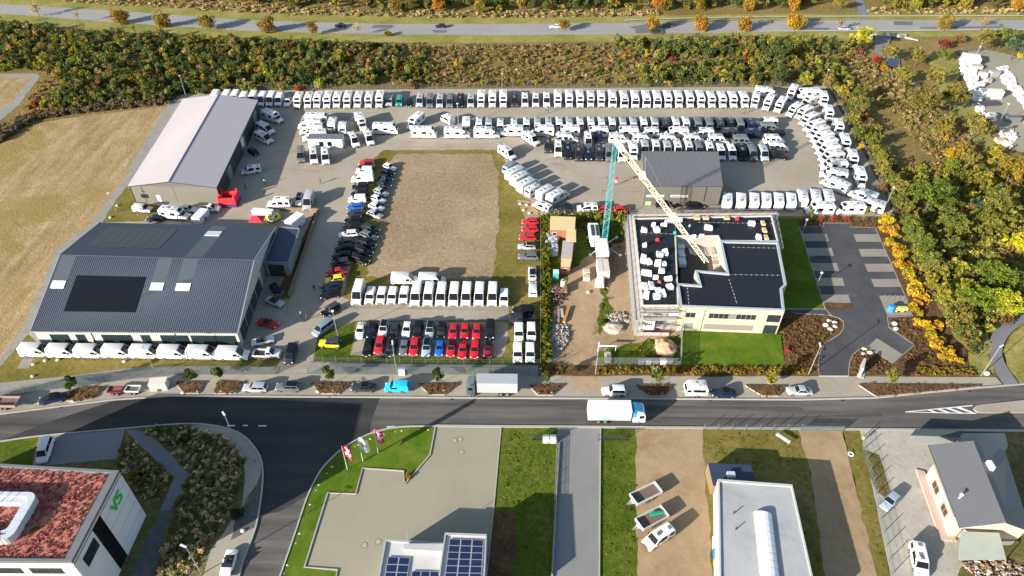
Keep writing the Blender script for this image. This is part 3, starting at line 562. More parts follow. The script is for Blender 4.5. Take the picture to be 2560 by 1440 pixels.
# roadside trees, left to right
ROW = [(90, 20, 20, TAN), (190, 34, 10, TAN), (298, 42, 24, GO), (404, 48, 24, GO), (513, 54, 23, GO), (666, 61, 25, (0.34, 0.185, 0.04)), (779, 69, 15, (0.30, 0.17, 0.04)), (893, 68, 13, TAN),
       (1409, 60, 17, (0.34, 0.22, 0.045)), (1635, 56, 23, (0.42, 0.26, 0.045)), (1750, 57, 25, (0.42, 0.25, 0.04)), (1864, 58, 25, (0.40, 0.26, 0.045)), (1987, 53, 26, (0.50, 0.30, 0.035)), (2105, 55, 13, (0.40, 0.20, 0.08)),
       (2364, 54, 20, (0.32, 0.24, 0.05)), (2461, 52, 17, TAN)]
words = ['first', 'second', 'third', 'fourth', 'fifth', 'sixth', 'seventh', 'eighth', 'ninth', 'tenth', 'eleventh', 'twelfth', 'thirteenth', 'fourteenth', 'fifteenth', 'sixteenth', 'seventeenth', 'eighteenth', 'nineteenth', 'twentieth']
tens = {20: 'twenty', 30: 'thirty', 40: 'forty', 50: 'fifty'}
def nth(i):
    if i <= 20: return words[i-1]
    t = i//10*10; u = i % 10
    return {30: 'thirtieth', 40: 'fortieth', 50: 'fiftieth'}[i] if u == 0 else tens[t]+'-'+words[u-1]
for i, (x, y, r, c) in enumerate(ROW):
    sparse = c is TAN or r < 14
    tree(x, y, r, c, f'{"thin half bare" if sparse else "round golden brown"} roadside tree, {nth(i+1)} from the left on the near verge', 'bare' if sparse else 'ball', 5.6 if r > 18 else 4.6, 'trees along the near verge of the country road', varc=0.06)
for i, (x, y, r, c) in enumerate([(985, 12, 18, GO), (1095, 8, 18, OR), (1200, 12, 17, GO), (1305, 0, 16, GO), (1645, 6, 18, OR), (1752, 4, 18, GO), (1878, 8, 20, (0.40, 0.26, 0.045)), (1990, 6, 22, (0.48, 0.28, 0.04)), (2100, 4, 15, YG), (2292, 4, 18, YG), (2412, 2, 22, (0.36, 0.28, 0.05)), (2545, 8, 18, OR)]):
    tree(x, y, r, c, f'autumn tree beyond the country road, {nth(i+1)} from the left in the far row', 'ball', 5.6, 'trees in the far row beyond the country road', varc=0.06)
# street trees
for i, (x, y, r) in enumerate([(180, 957, 18), (472, 940, 18), (546, 935, 17), (819, 937, 19), (1092, 938, 17), (1364, 942, 15), (1642, 941, 17), (1928, 941, 20), (2229, 944, 20)]):
    tree(x, y, r, [(0.07, 0.11, 0.025), (0.08, 0.12, 0.025), (0.07, 0.105, 0.025), (0.12, 0.14, 0.04), (0.06, 0.09, 0.025), (0.09, 0.12, 0.035), (0.15, 0.18, 0.045), (0.28, 0.26, 0.045), (0.25, 0.25, 0.045)][i],
         f'small young street tree in a planted bed, {nth(i+1)} from the left along the footway', 'young', 3.9, 'young street trees in the footway beds', varc=0.03)
# right hand woods
WOOD = [(2160, 88, 24, (0.42, 0.40, 0.04), 0), (2224, 130, 22, OL, 0), (2297, 136, 22, OL, 0), (2462, 98, 26, OL, 0), (2512, 88, 25, MG, 0), (2541, 118, 26, BG, 0), (2552, 138, 12, (0.7, 0.55, 0.03), 0), (2357, 136, 18, MG, 0),
        (2257, 186, 24, OL, 0), (2340, 190, 24, OL, 0), (2316, 250, 38, (0.22, 0.19, 0.045), 1), (2390, 238, 32, (0.21, 0.18, 0.04), 0), (2362, 318, 32, (0.24, 0.20, 0.045), 0), (2442, 312, 34, OL, 0), (2408, 372, 22, GO, 0),
        (2152, 232, 22, MG, 0), (2158, 262, 22, MG, 0), (2134, 298, 20, OL, 0), (2147, 332, 20, MG, 0), (2184, 350, 22, MG, 0), (2110, 228, 18, YG, 0), (2072, 202, 20, OL, 0), (2015, 196, 20, YG, 0), (1950, 190, 24, DG, 0), (1942, 126, 28, DG, 0),
        (2202, 390, 16, (0.25, 0.27, 0.04), 0), (2210, 420, 24, OL, 0), (2232, 445, 22, MG, 0), (2256, 470, 26, OL, 0), (2250, 502, 22, MG, 0), (2272, 520, 20, OL, 0), (2335, 482, 50, (0.17, 0.21, 0.035), 1), (2368, 512, 30, MG, 0),
        (2278, 566, 28, (0.17, 0.20, 0.035), 0), (2296, 594, 32, MG, 0), (2314, 624, 30, (0.16, 0.20, 0.035), 0), (2332, 652, 30, MG, 0), (2346, 680, 26, OL, 0), (2332, 700, 24, YG, 0), (2388, 566, 34, (0.21, 0.23, 0.04), 1), (2380, 614, 28, MG, 0), (2392, 668, 24, (0.40, 0.39, 0.07), 0),
        (2380, 384, 22, (0.5, 0.32, 0.03), 0), (2378, 414, 22, LG, 0), (2418, 394, 28, OL, 0), (2450, 448, 32, (0.24, 0.22, 0.035), 0), (2482, 386, 21, (0.48, 0.40, 0.03), 0), (2535, 418, 42, (0.36, 0.25, 0.035), 1), (2436, 488, 15, (0.42, 0.38, 0.03), 0), (2448, 510, 20, BG, 0),
        (2502, 502, 44, (0.22, 0.21, 0.045), 1), (2484, 552, 42, (0.21, 0.20, 0.04), 1), (2528, 556, 34, OL, 0), (2546, 612, 28, (0.55, 0.47, 0.03), 0), (2490, 690, 40, (0.15, 0.20, 0.03), 1), (2530, 705, 32, MG, 0), (2418, 718, 26, YG, 0),
        (2358, 736, 28, YG, 0), (2396, 738, 28, (0.24, 0.27, 0.04), 0), (2450, 750, 38, (0.19, 0.25, 0.03), 1), (2508, 758, 42, (0.36, 0.37, 0.035), 1), (2412, 796, 24, OL, 0), (2400, 826, 20, MG, 0), (2550, 735, 28, MG, 0), (2205, 470, 14, BR, 0)]
names = {0: 'round', 1: 'wide'}
def cname(c):
    r, g, b = c
    if r > 0.4 and g < 0.14: return 'red'
    if r > 0.44 and g < 0.28: return 'orange'
    if r > 0.45: return 'bright yellow'
    if r > 0.32 and r > g*1.3: return 'golden'
    if r > 0.30 and g > 0.28: return 'yellow green'
    if b > 0.08: return 'bluish green'
    if g < 0.145 and r < g: return 'dark green'
    if r < g*0.95: return 'green'
    if r > g*1.4: return 'brown'
    return 'olive'
cnt = {}
def place(x, y):
    if y < 120: return 'near the country road bridge'
    if y < 200 and x > 2180: return 'beside the path below the bridge'
    if x < 2090: return 'behind the back row of motorhomes'
    if y < 360 and x > 2280: return 'beside the stone yard'
    if y < 545 and x < 2290: return 'along the fence east of the motorhomes'
    if y < 545: return 'in the wood below the stone yard'
    if x < 2400: return 'beside the yellow shrubs of the car park'
    return 'in the wood above the cycle path'
for x, y, r, c, k in WOOD:
    big = 'big spreading' if r > 36 else ('medium' if r > 23 else 'small')
    key = (big, cname(c), place(x, y)); cnt[key] = cnt.get(key, 0)+1
    lb = f'{big} {cname(c)} tree {place(x, y)}'+('' if cnt[key] == 1 else f', {nth(cnt[key])} going down')
    tree(x, y, r, c, lb, names[k], None, 'trees of the wood east of the lot', squash=1.0, varc=0.04)
# bright single bushes and saplings
ACC = [(871, 135, 7, OR, 'cone', 1), (922, 162, 10, RE, 0, 0), (1000, 172, 8, RE, 0, 0), (922, 192, 8, RE, 0, 0), (1140, 158, 11, YE, 'cone', 1), (1158, 160, 8, OR, 0, 0), (747, 222, 11, (0.55, 0.12, 0.04), 0, 0), (766, 228, 8, RE, 0, 0),
       (8, 148, 13, (0.62, 0.36, 0.03), 0, 0), (60, 118, 9, YE, 0, 0), (94, 126, 11, (0.45, 0.15, 0.08), 0, 0), (113, 122, 8, YE, 'cone', 1), (135, 129, 10, YE, 0, 0), (150, 124, 9, OR, 0, 0), (97, 147, 12, YE, 0, 0), (191, 126, 8, YE, 'cone', 1),
       (238, 124, 11, (0.36, 0.12, 0.08), 0, 0), (466, 153, 8, RE, 0, 0), (606, 172, 11, OR, 0, 0), (575, 165, 9, (0.4, 0.18, 0.05), 0, 0), (382, 243, 11, (0.45, 0.14, 0.04), 0, 0), (85, 260, 13, (0.33, 0.09, 0.05), 0, 0), (88, 284, 11, RE, 0, 0), (112, 266, 12, YE, 0, 0), (213, 180, 12, GO, 0, 0), (170, 198, 13, TAN, 0, 0), (195, 222, 10, OR, 0, 0),
       (1562, 141, 9, OR, 'cone', 1), (1617, 133, 10, YE, 'cone', 1), (1639, 160, 9, OR, 'cone', 1), (1680, 134, 9, YE, 0, 0), (1681, 148, 10, RE, 0, 0), (1618, 150, 7, RE, 0, 0), (1866, 132, 10, (0.5, 0.2, 0.04), 'cone', 1), (1873, 152, 13, (0.42, 0.32, 0.04), 0, 0), (1807, 150, 9, YE, 0, 0),
       (1520, 158, 6, RE, 0, 0), (1476, 128, 8, OL, 'cone', 1), (970, 84, 11, LG, 0, 0), (1300, 205, 10, YG, 0, 0), (1340, 205, 10, YG, 0, 0), (1505, 205, 9, YG, 0, 0), (1560, 198, 12, YG, 0, 0), (1205, 205, 8, YG, 'cone', 1), (1072, 205, 11, YG, 0, 0), (1025, 205, 10, LG, 0, 0),
       (2145, 132, 12, (0.36, 0.1, 0.06), 0, 0), (2192, 148, 13, RE, 0, 0), (2211, 170, 13, OR, 0, 0), (2047, 160, 8, RE, 0, 0), (2362, 112, 17, (0.28, 0.06, 0.05), 0, 0), (2400, 96, 15, (0.3, 0.15, 0.06), 0, 0), (2044, 118, 9, YE, 0, 0), (2008, 185, 10, YG, 0, 0), (2117, 190, 12, YE, 0, 0), (2205, 258, 10, (0.35, 0.33, 0.03), 0, 0),
       (2155, 362, 11, YE, 0, 0), (2104, 262, 7, OR, 0, 0), (2234, 515, 9, RE, 0, 0), (2362, 340, 16, (0.48, 0.30, 0.04), 0, 0), (1556, 545, 9, (0.5, 0.12, 0.04), 0, 0),
       (2055, 549, 9, RE, 0, 0), (2085, 548, 9, (0.42, 0.09, 0.05), 0, 0), (2117, 549, 9, RE, 0, 0), (1968, 875, 10, (0.4, 0.07, 0.05), 0, 0), (335, 1192, 18, (0.24, 0.17, 0.035), 0, 0), (462, 1098, 16, (0.08, 0.10, 0.02), 0, 0), (592, 1285, 20, (0.05, 0.055, 0.02), 0, 0), (1021, 1190, 11, GO, 0, 0), (1512, 800, 0, OL, 0, 0)]
cn2 = {}
for x, y, r, c, k, tr in ACC:
    if r == 0: continue
    side = ('in the thicket left of the halls' if x < 640 and y < 300 else 'behind the back row, left half' if x < 1300 and y < 300 else 'behind the back row, right half' if x < 2090 and y < 300 else 'on the slope east of the lot' if y < 545 and x > 1700 else 'in a bed by the asphalt car park' if x > 1900 else 'beside the new building scaffold' if x > 1500 else 'beside the concrete yard' if x > 900 else 'in the planting by the office path')
    nm = cname(c); key = (nm, side, tr); cn2[key] = cn2.get(key, 0)+1
    lb = f'{nm} {"sapling" if tr else "bush"} {side}'+('' if cn2[key] == 1 else f', {nth(cn2[key])} of its colour')
    if tr: tree(x, y, r, c, lb, 'cone', 3.0, 'bright autumn saplings', name='sapling', cat='sapling')
    else: bush(x, y, r, c, lb, group='bright autumn bushes')
# countable green bushes along the back fence
g = random.Random(44); k = 0; cnt3 = {}
for (x0, x1, y0, y1, n, pal) in [(1600, 2070, 172, 205, 34, (MG, DG, OL, YG)), (640, 1060, 140, 212, 36, (MG, DG, OL, YG, BR)), (140, 620, 110, 225, 60, (DG, MG, DG, OL, MG, YG)), (1540, 1960, 106, 140, 22, (MG, DG, OL))]:
    for j in range(n):
        k += 1; c = g.choice(pal); x = g.uniform(x0, x1); y = g.uniform(y0, y1)
        if x < 300 and y > 190: y -= 60
        sec = 'left of the light hall' if x < 450 else 'behind the light hall' if x < 640 else 'behind the left vans' if x < 860 else 'behind the left motorhomes' if x < 1100 else 'behind the right motorhomes' if y > 160 else 'along the road verge'
        key = (cname(c), sec); cnt3[key] = cnt3.get(key, 0)+1
        bush(x, y, g.uniform(11, 20), c, f'{cname(c)} thicket bush {sec}, {nth(cnt3[key])} of its colour there', group='bushes of the thicket', zr=0.95)
# yellow shrubs along the car park
for i, (x, y, r, c) in enumerate([(2220, 552, 16, YE), (2206, 570, 12, YE), (2228, 575, 15, OR), (2240, 592, 15, YE), (2228, 606, 12, (0.5, 0.36, 0.03)), (2244, 622, 14, YE), (2256, 638, 15, YE), (2240, 640, 10, YE), (2276, 662, 15, (0.45, 0.17, 0.03)), (2256, 660, 13, YE), (2270, 688, 15, YE), (2290, 680, 12, GO),
                                  (2286, 708, 15, YE), (2305, 716, 14, GO), (2284, 734, 15, YE), (2306, 742, 15, YE), (2292, 758, 13, OR), (2286, 774, 13, (0.5, 0.36, 0.03)), (2304, 782, 12, YE), (2314, 812, 15, YE), (2290, 806, 10, YE), (2342, 818, 15, YE), (2332, 838, 15, YE), (2352, 850, 14, YE), (2340, 868, 14, YE), (2366, 876, 14, YE), (2358, 892, 13, YE), (2384, 896, 14, YE), (2398, 908, 11, YE)]):
    bush(x+(i*7 % 9)-4, y+(i*5 % 7)-3, r*[1.35, 1.1, 1.25, .95, 1.4][i % 5], c, f'{cname(c)} shrub beside the asphalt car park, {nth(i+1)} going down the row', group='yellow shrub row beside the car park', varc=0.08)
for x, y, lb in ((2029, 532, 'slim green sapling on stakes by the caravans, left one'), (2166, 532, 'slim green sapling on stakes by the caravans, right one')):
    tree(x, y, 9, (0.2, 0.26, 0.03), lb, 'cone', 3.2, 'staked saplings', name='sapling', cat='sapling', staked=True)
# ================================================================ VEHICLES
def wheel_mesh(r, wd):
    mb = MB(); mb.cyl((0, -wd/2, 0), (0, wd/2, 0), r, 14, 0); mb.cyl((0, -wd/2-.01, 0), (0, wd/2+.01, 0), r*.6, 10, 1)
    return mb.mesh('wheel', [TYRE, RIM])
W_CAR = wheel_mesh(.32, .22); W_VAN = wheel_mesh(.35, .24); W_TRK = wheel_mesh(.50, .32); W_SML = wheel_mesh(.28, .18)
PROTO = {}
def proto(key, fn):
    if key not in PROTO: PROTO[key] = fn()
    return PROTO[key]
def loft(mb, st, m=0):
    """st: (x, half width, z bottom, z top); rounded section"""
    k0 = len(mb.v); n = 10
    for x, w, zb, zt in st:
        zm = zb+(zt-zb)*.45
        for y, z in ((-.82*w, zb), (-w, zb+.14*(zt-zb)), (-w, zm), (-.955*w, zt-.12*(zt-zb)), (-.78*w, zt), (.78*w, zt), (.955*w, zt-.12*(zt-zb)), (w, zm), (w, zb+.14*(zt-zb)), (.82*w, zb)):
            mb.v.append((x, y, z))
    for i in range(len(st)-1):
        for j in range(n):
            a = k0+i*n+j; b = k0+i*n+(j+1) % n; mb.f.append((a, b, b+n, a+n)); mb.m.append(m)
    mb.f.append(tuple(k0+j for j in reversed(range(n)))); mb.f.append(tuple(k0+(len(st)-1)*n+j for j in range(n))); mb.m += [m, m]
def car_proto(L=4.5, W=1.82, H=1.48, style='hatch'):
    w = W/2; zb = .24; belt = H*.60 if style != 'suv' else H*.58; h = L/2
    mb = MB()
    loft(mb, [(-h, w*.82, zb+.16, belt*.80), (-h+.10, w*.93, zb+.06, belt*(.95 if style != 'sedan' else .93)), (-h+.5, w, zb, belt), (-.2, w, zb, belt), (h-1.45, w, zb, belt*.99), (h-.75, w*.97, zb, belt*.90), (h-.22, w*.90, zb+.05, belt*.76), (h, w*.70, zb+.12, belt*.55)])
    if style == 'sedan': xb0, xt0, xt1, xb1 = -h+.75, -h+1.45, .25, h-1.45
    elif style == 'wagon': xb0, xt0, xt1, xb1 = -h+.06, -h+.55, .25, h-1.35
    elif style == 'suv': xb0, xt0, xt1, xb1 = -h+.06, -h+.4, .30, h-1.25
    elif style == 'mpv': xb0, xt0, xt1, xb1 = -h+.04, -h+.25, h-1.6, h-.75
    else: xb0, xt0, xt1, xb1 = -h+.10, -h+.60, .12, h-1.3
    wb, wt = w*.93, w*.72
    B = [(xb0, -wb, belt-.03), (xb1, -wb*.95, belt-.03), (xb1, wb*.95, belt-.03), (xb0, wb, belt-.03)]
    T = [(xt0, -wt, H-.04), (xt1, -wt, H), (xt1, wt, H), (xt0, wt, H-.04)]
    mb.hexa(B, T)
    body = mb.mesh('body', [PAINT], 0.045, True, 2, 30)
    parts = [('body', body, (0, 0, 0), True)]
    g = MB(); g.patch((B[1], B[2], T[2], T[1]), .04, .96, .10, .94); parts.append(('windscreen', g.mesh('windscreen', [GLASS]), (0, 0, 0), False))
    g = MB(); g.patch((B[3], B[0], T[0], T[3]), .08, .92, .22, .92); parts.append(('rear_window', g.mesh('rear_window', [GLASS]), (0, 0, 0), False))
    for q in ((B[0], B[1], T[1], T[0]), (B[2], B[3], T[3], T[2])):
        g = MB(); g.patch(q, .07, .47, .16, .86); g.patch(q, .50, .92, .16, .86); parts.append(('side_window', g.mesh('side_window', [GLASS]), (0, 0, 0), False))
    for sx in (-1, 1):
        g = MB(); g.box(h-.32, h-.10, sx*w*.72-.15, sx*w*.72+.15, belt*.60, belt*.76); parts.append(('headlight', g.mesh('headlight', [LAMPC], .03), (0, 0, 0), False))
        g = MB(); g.box(-h-.005, -h+.16, sx*w*.74-.13, sx*w*.74+.13, belt*.62, belt*.88); parts.append(('tail_light', g.mesh('tail_light', [TAIL], .03), (0, 0, 0), False))
        for xx in (-h+.85, h-.88): parts.append(('wheel', W_CAR if style != 'suv' else W_VAN, (xx, sx*(w-.09), .32 if style != 'suv' else .35), False))
    g = MB(); g.box(h-.03, h+.02, -.26, .26, belt*.42, belt*.42+.12); parts.append(('number_plate', g.mesh('number_plate', [WHITEP]), (0, 0, 0), False))
    # black roof panel used when the roof is dark
    g = MB(); g.patch((T[0], T[1], T[2], T[3]), .03, .97, .04, .96, .012); parts.append(('roof_panel', g.mesh('roof_panel', [GLASS]), (0, 0, 0), 'opt'))
    return parts
def van_proto(L=5.9, W=2.0, H=2.5, camper=False, small=False, awn=False):
    w = W/2; h = L/2; ct = 1.88 if not small else 1.72
    nose = .95 if not small else 1.05; wb = 1.30 if not small else 1.12
    f = lambda z: 1.0 if z < wb else 1.0-.13*(z-wb)/(H-wb)
    prof = [(-h, .34), (-h+.02, wb), (-h+.10, H-.08), (-h+.22, H), (h-ct-.25, H), (h-ct, H-.10), (h-nose, wb), (h-.12, wb-.28), (h, .78), (h-.02, .34)]
    mb = MB(); mb.prism(prof, -w, w, 0, f); body = mb.mesh('body', [PAINT], .055, True, 2, 25)
    parts = [('body', body, (0, 0, 0), True)]
    c = [(h-nose, -w*f(wb), wb), (h-nose, w*f(wb), wb), (h-ct, w*f(H), H-.10), (h-ct, -w*f(H), H-.10)]
    g = MB(); g.patch(c, .04, .96, .03, .97, .02); parts.append(('windscreen', g.mesh('windscreen', [GLASS]), (0, 0, 0), False))
    g = MB(); g.box(h-.05, h+.02, -w*.55, w*.55, .60, .80); g.box(h-.06, h+.015, -w*.8, w*.8, .36, .50); parts.append(('grille', g.mesh('grille', [TRIM]), (0, 0, 0), False))
    for s in (-1, 1):
        def side(x0, x1, z0, z1):
            q = [(x0, s*w*f(z0), z0), (x1, s*w*f(z0), z0), (x1, s*w*f(z1), z1), (x0, s*w*f(z1), z1)]
            return q if s < 0 else [q[1], q[0], q[3], q[2]]
        g = MB(); g.patch(side(h-ct-.75, h-ct+.05, wb+.03, min(H-.35, wb+.62)), 0, 1, 0, 1, .015)
        if camper: g.patch(side(-h+1.8, -h+3.0, wb+.06, wb+.78), 0, 1, 0, 1, .015); g.patch(side(-h+.35, -h+1.25, wb+.1, wb+.72), 0, 1, 0, 1, .015)
        parts.append(('side_window', g.mesh('side_window', [GLASS]), (0, 0, 0), False))
        g = MB(); g.box(h-.30, h-.06, s*w*.76-.15, s*w*.76+.15, .72, .98); parts.append(('headlight', g.mesh('headlight', [LAMPC], .03), (0, 0, 0), False))
        for xx in (-h+1.15, h-1.0): parts.append(('wheel', W_VAN, (xx, s*(w-.10), .35), False))
        g = MB(); g.box(h-ct+.22, h-ct+.36, s*w*1.0, s*(w*1.0+s*0+.2*1), wb+.05, wb+.42) if s > 0 else g.box(h-ct+.22, h-ct+.36, -w-.2, -w, wb+.05, wb+.42)
        parts.append(('mirror', g.mesh('mirror', [TRIM]), (0, 0, 0), False))
    g = MB(); g.patch([(-h+.02, w*f(wb), wb), (-h+.02, -w*f(wb), wb), (-h+.10, -w*f(H), H-.08), (-h+.10, w*f(H), H-.08)], .08, .92, .12, .62, .015)
    if camper or small: parts.append(('rear_window', g.mesh('rear_window', [GLASS]), (0, 0, 0), False))
    if camper:
        for (x0, x1, y) in ((-h+.45, -h+.95, .05), (-.5, .15, -.1), (h-ct-.95, h-ct-.35, 0)):
            g = MB(); g.box(x0, x1, y-.3, y+.3, H-.02, H+.055); parts.append(('skylight', g.mesh('skylight', [HATCHM], .02), (0, 0, 0), False))
    if awn:
        g = MB(); g.box(-h+1.0, h-ct-.3, w*.90, w*.90+.15, H-.14, H+.0); parts.append(('awning_case', g.mesh('awning_case', [DARKM if not camper else STEEL], .03), (0, 0, 0), False))
    return parts
def rv_proto(kind='semi', L=7.0, W=2.3, H=2.85):
    w = W/2; h = L/2; mb = MB(); parts = []
    if kind == 'semi':
        xn = h-1.35
        mb.prism([(-h, .42), (-h, H-.15), (-h+.15, H), (h-2.3, H), (xn, H-.42), (xn-.10, 1.95), (h-2.2, 1.9), (h-2.3, .42)], -w, w)
        mb.prism([(h-2.4, .34), (h-2.4, 2.05), (xn-.12, 2.0), (h-.95, 1.30), (h-.12, 1.02), (h, .78), (h-.02, .34)], -w*.86, w*.86)
        c = [(h-.95, -w*.86, 1.30), (h-.95, w*.86, 1.30), (xn-.12, w*.86, 2.0), (xn-.12, -w*.86, 2.0)]; wsr = (.06, .94, .06, .96)
        sk = [(xn, -w, H-.42), (xn, w, H-.42), (h-2.3, w, H), (h-2.3, -w, H)]
    elif kind == 'integ':
        mb.prism([(-h, .42), (-h, H-.12), (-h+.15, H), (h-1.35, H), (h-.62, H-.35), (h-.26, 1.42), (h, 1.12), (h, .36)], -w, w)
        c = [(h-.26, -w, 1.42), (h-.26, w, 1.42), (h-.62, w, H-.35), (h-.62, -w, H-.35)]; wsr = (.06, .94, .04, .88)
        sk = [(h-.62, -w, H-.35), (h-.62, w, H-.35), (h-1.35, w, H), (h-1.35, -w, H)]
    else:                                                    # caravan: closed rounded box on one axle
        mb.prism([(-h, .55), (-h-.02+.12, 2.1), (-h+.3, H-.05), (-h+.55, H), (h-.9, H), (h-.35, H-.35), (h, 1.35), (h-.05, .55)], -w, w)
        c = [(h, -w, 1.35), (h, w, 1.35), (h-.35, w, H-.35), (h-.35, -w, H-.35)]; wsr = (.15, .85, .15, .75)
        sk = None
    parts.append(('body', mb.mesh('body', [PAINT], .06, True, 2, 25), (0, 0, 0), True))
    g = MB(); g.patch(c, *wsr, .015); parts.append(('windscreen' if kind != 'caravan' else 'front_window', g.mesh('windscreen', [GLASS]), (0, 0, 0), False))
    if sk:
        g = MB(); g.patch(sk, .2, .8, .08, .86, .02); parts.append(('cab_skylight', g.mesh('cab_skylight', [GLASS]), (0, 0, 0), False))
    if kind != 'caravan':
        g = MB(); g.box(h-.05, h+.02, -w*.5, w*.5, .60, .84); g.box(h-.06, h+.015, -w*.75, w*.75, .36, .52); parts.append(('grille', g.mesh('grille', [TRIM]), (0, 0, 0), False))
    for s in (-1, 1):
        g = MB()
        for (x0, x1, z0, z1) in ((-h+.6, -h+1.6, 1.5, 2.15), (-.5, .75, 1.5, 2.2)):
            g.box(x0, x1, *(sorted((s*(w-.02), s*(w+.02)))), z0, z1)
        if kind != 'caravan':
            ww = w*.86 if kind == 'semi' else w
            g.box(h-1.95, h-1.25, *(sorted((s*(ww-.02), s*(ww+.03)))), 1.32, 1.85)
        else: g.box(1.1, 1.9, *(sorted((s*(w-.02), s*(w+.02)))), 1.5, 2.1)
        parts.append(('side_window', g.mesh('side_window', [GLASS]), (0, 0, 0), False))
        if kind != 'caravan':
            g = MB(); g.box(h-.34, h-.05, s*w*.68-.16, s*w*.68+.16, .72, .97); parts.append(('headlight', g.mesh('headlight', [LAMPC], .03), (0, 0, 0), False))
            for xx in (-h+1.9, h-1.0): parts.append(('wheel', W_VAN, (xx, s*(w-.20), .35), False))
        else: parts.append(('wheel', W_VAN, (-.1, s*(w-.12), .35), False))
    for (x0, x1, y0, y1, m, nm) in ((-h+.7, -h+1.15, -.25, .25, HATCHM, 'skylight'), (-.5, .15, .05, .70, WHITEP, 'skylight'), (-.2, .2, -.65, -.25, HATCHM, 'skylight'), (-1.7, -1.1, -.3, .4, STEEL, 'air_conditioner')):
        g = MB(); g.box(x0, x1, y0, y1, H-.02, H+(.06 if nm == 'skylight' else .17)); parts.append((nm, g.mesh(nm, [m], .02), (0, 0, 0), False))
    if kind == 'caravan':
        g = MB(); g.hexa([(h-.1, -.35, .45), (h+1.05, -.05, .45), (h+1.05, .05, .45), (h-.1, .35, .45)], [(h-.1, -.35, .53), (h+1.05, -.05, .53), (h+1.05, .05, .53), (h-.1, .35, .53)])
        parts.append(('drawbar', g.mesh('drawbar', [STEEL]), (0, 0, 0), False))
    g = MB(); g.box(-h-.03, -h+.02, -w+.15, -w+.3, .8, 1.2); g.box(-h-.03, -h+.02, w-.3, w-.15, .8, 1.2); parts.append(('tail_light', g.mesh('tail_light', [TAIL]), (0, 0, 0), False))
    return parts
def jeep_proto(L=4.3, W=1.88, H=1.85, soft=True):
    w = W/2; h = L/2; mb = MB()
    mb.box(-h+.1, h-1.35, -w*.84, w*.84, .45, 1.15); mb.box(h-1.4, h-.15, -w*.62, w*.62, .5, 1.12)
    for s in (-1, 1):
        for x in (-h+.55, h-.75): mb.hexa([(x-.48, s*w-.34*(s > 0), .78), (x+.48, s*w-.34*(s > 0), .78), (x+.48, s*w+.34*(s < 0), .78), (x-.48, s*w+.34*(s < 0), .78)], [(x-.32, s*w-.34*(s > 0), .96), (x+.34, s*w-.34*(s > 0), .96), (x+.34, s*w+.34*(s < 0), .96), (x-.32, s*w+.34*(s < 0), .96)])
    parts = [('body', mb.mesh('body', [PAINT], .03), (0, 0, 0), True)]
    B = [(-h+.12, -w*.80, 1.14), (h-1.38, -w*.80, 1.14), (h-1.38, w*.80, 1.14), (-h+.12, w*.80, 1.14)]; T = [(-h+.2, -w*.70, H), (h-1.75, -w*.70, H), (h-1.75, w*.70, H), (-h+.2, w*.70, H)]
    g = MB(); g.hexa(B, T); parts.append(('hard_top', g.mesh('hard_top', [DARKM], .05), (0, 0, 0), False))
    g = MB(); g.patch((B[1], B[2], T[2], T[1]), .06, .94, .1, .88, .02); parts.append(('windscreen', g.mesh('windscreen', [GLASS]), (0, 0, 0), False))
    for q in ((B[0], B[1], T[1], T[0]), (B[2], B[3], T[3], T[2])):
        g = MB(); g.patch(q, .08, .48, .15, .8, .02); g.patch(q, .54, .92, .15, .8, .02); parts.append(('side_window', g.mesh('side_window', [GLASS]), (0, 0, 0), False))
    g = MB(); g.cyl((-h-.02, 0, .95), (-h-.24, 0, .95), .38, 14); parts.append(('spare_wheel', g.mesh('spare_wheel', [TYRE]), (0, 0, 0), False))
    for s in (-1, 1):
        g = MB(); g.cyl((h-.2, s*.48, .92), (h-.1, s*.48, .92), .11, 10); parts.append(('headlight', g.mesh('headlight', [LAMPC]), (0, 0, 0), False))
        for x in (-h+.55, h-.75): parts.append(('wheel', W_VAN, (x, s*(w-.14), .38), False))
    return parts
def pickup_proto(L=5.3, W=1.9, H=1.8, flatbed=False):
    w = W/2; h = L/2; mb = MB()
    mb.prism([(-.1, .36), (-.1, 1.05), (h-1.25, 1.08), (h-.15, .98), (h, .75), (h-.02, .36)], -w, w)
    B = [(-.1, -w*.93, 1.04), (h-1.2, -w*.93, 1.04), (h-1.2, w*.93, 1.04), (-.1, w*.93, 1.04)]; T = [(-.02, -w*.76, H), (h-1.95, -w*.76, H), (h-1.95, w*.76, H), (-.02, w*.76, H)]
    mb.hexa(B, T); mb.box(-h, -.12, -w, -w+.09, .5, 1.0); mb.box(-h, -.12, w-.09, w, .5, 1.0); mb.box(-h, -h+.09, -w, w, .5, 1.0)
    parts = [('body', mb.mesh('body', [PAINT], .04, True, 2, 30), (0, 0, 0), True)]
    g = MB(); g.box(-h+.1, -.13, -w+.1, w-.1, .5, .62); parts.append(('load_bed', g.mesh('load_bed', [TRIM]), (0, 0, 0), False))
    g = MB(); g.patch((B[1], B[2], T[2], T[1]), .05, .95, .08, .9); parts.append(('windscreen', g.mesh('windscreen', [GLASS]), (0, 0, 0), False))
    for q in ((B[0], B[1], T[1], T[0]), (B[2], B[3], T[3], T[2])):
        g = MB(); g.patch(q, .08, .90, .18, .85); parts.append(('side_window', g.mesh('side_window', [GLASS]), (0, 0, 0), False))
    for s in (-1, 1):
        for x in (-h+1.1, h-.95): parts.append(('wheel', W_VAN, (x, s*(w-.1), .36), False))
    return parts
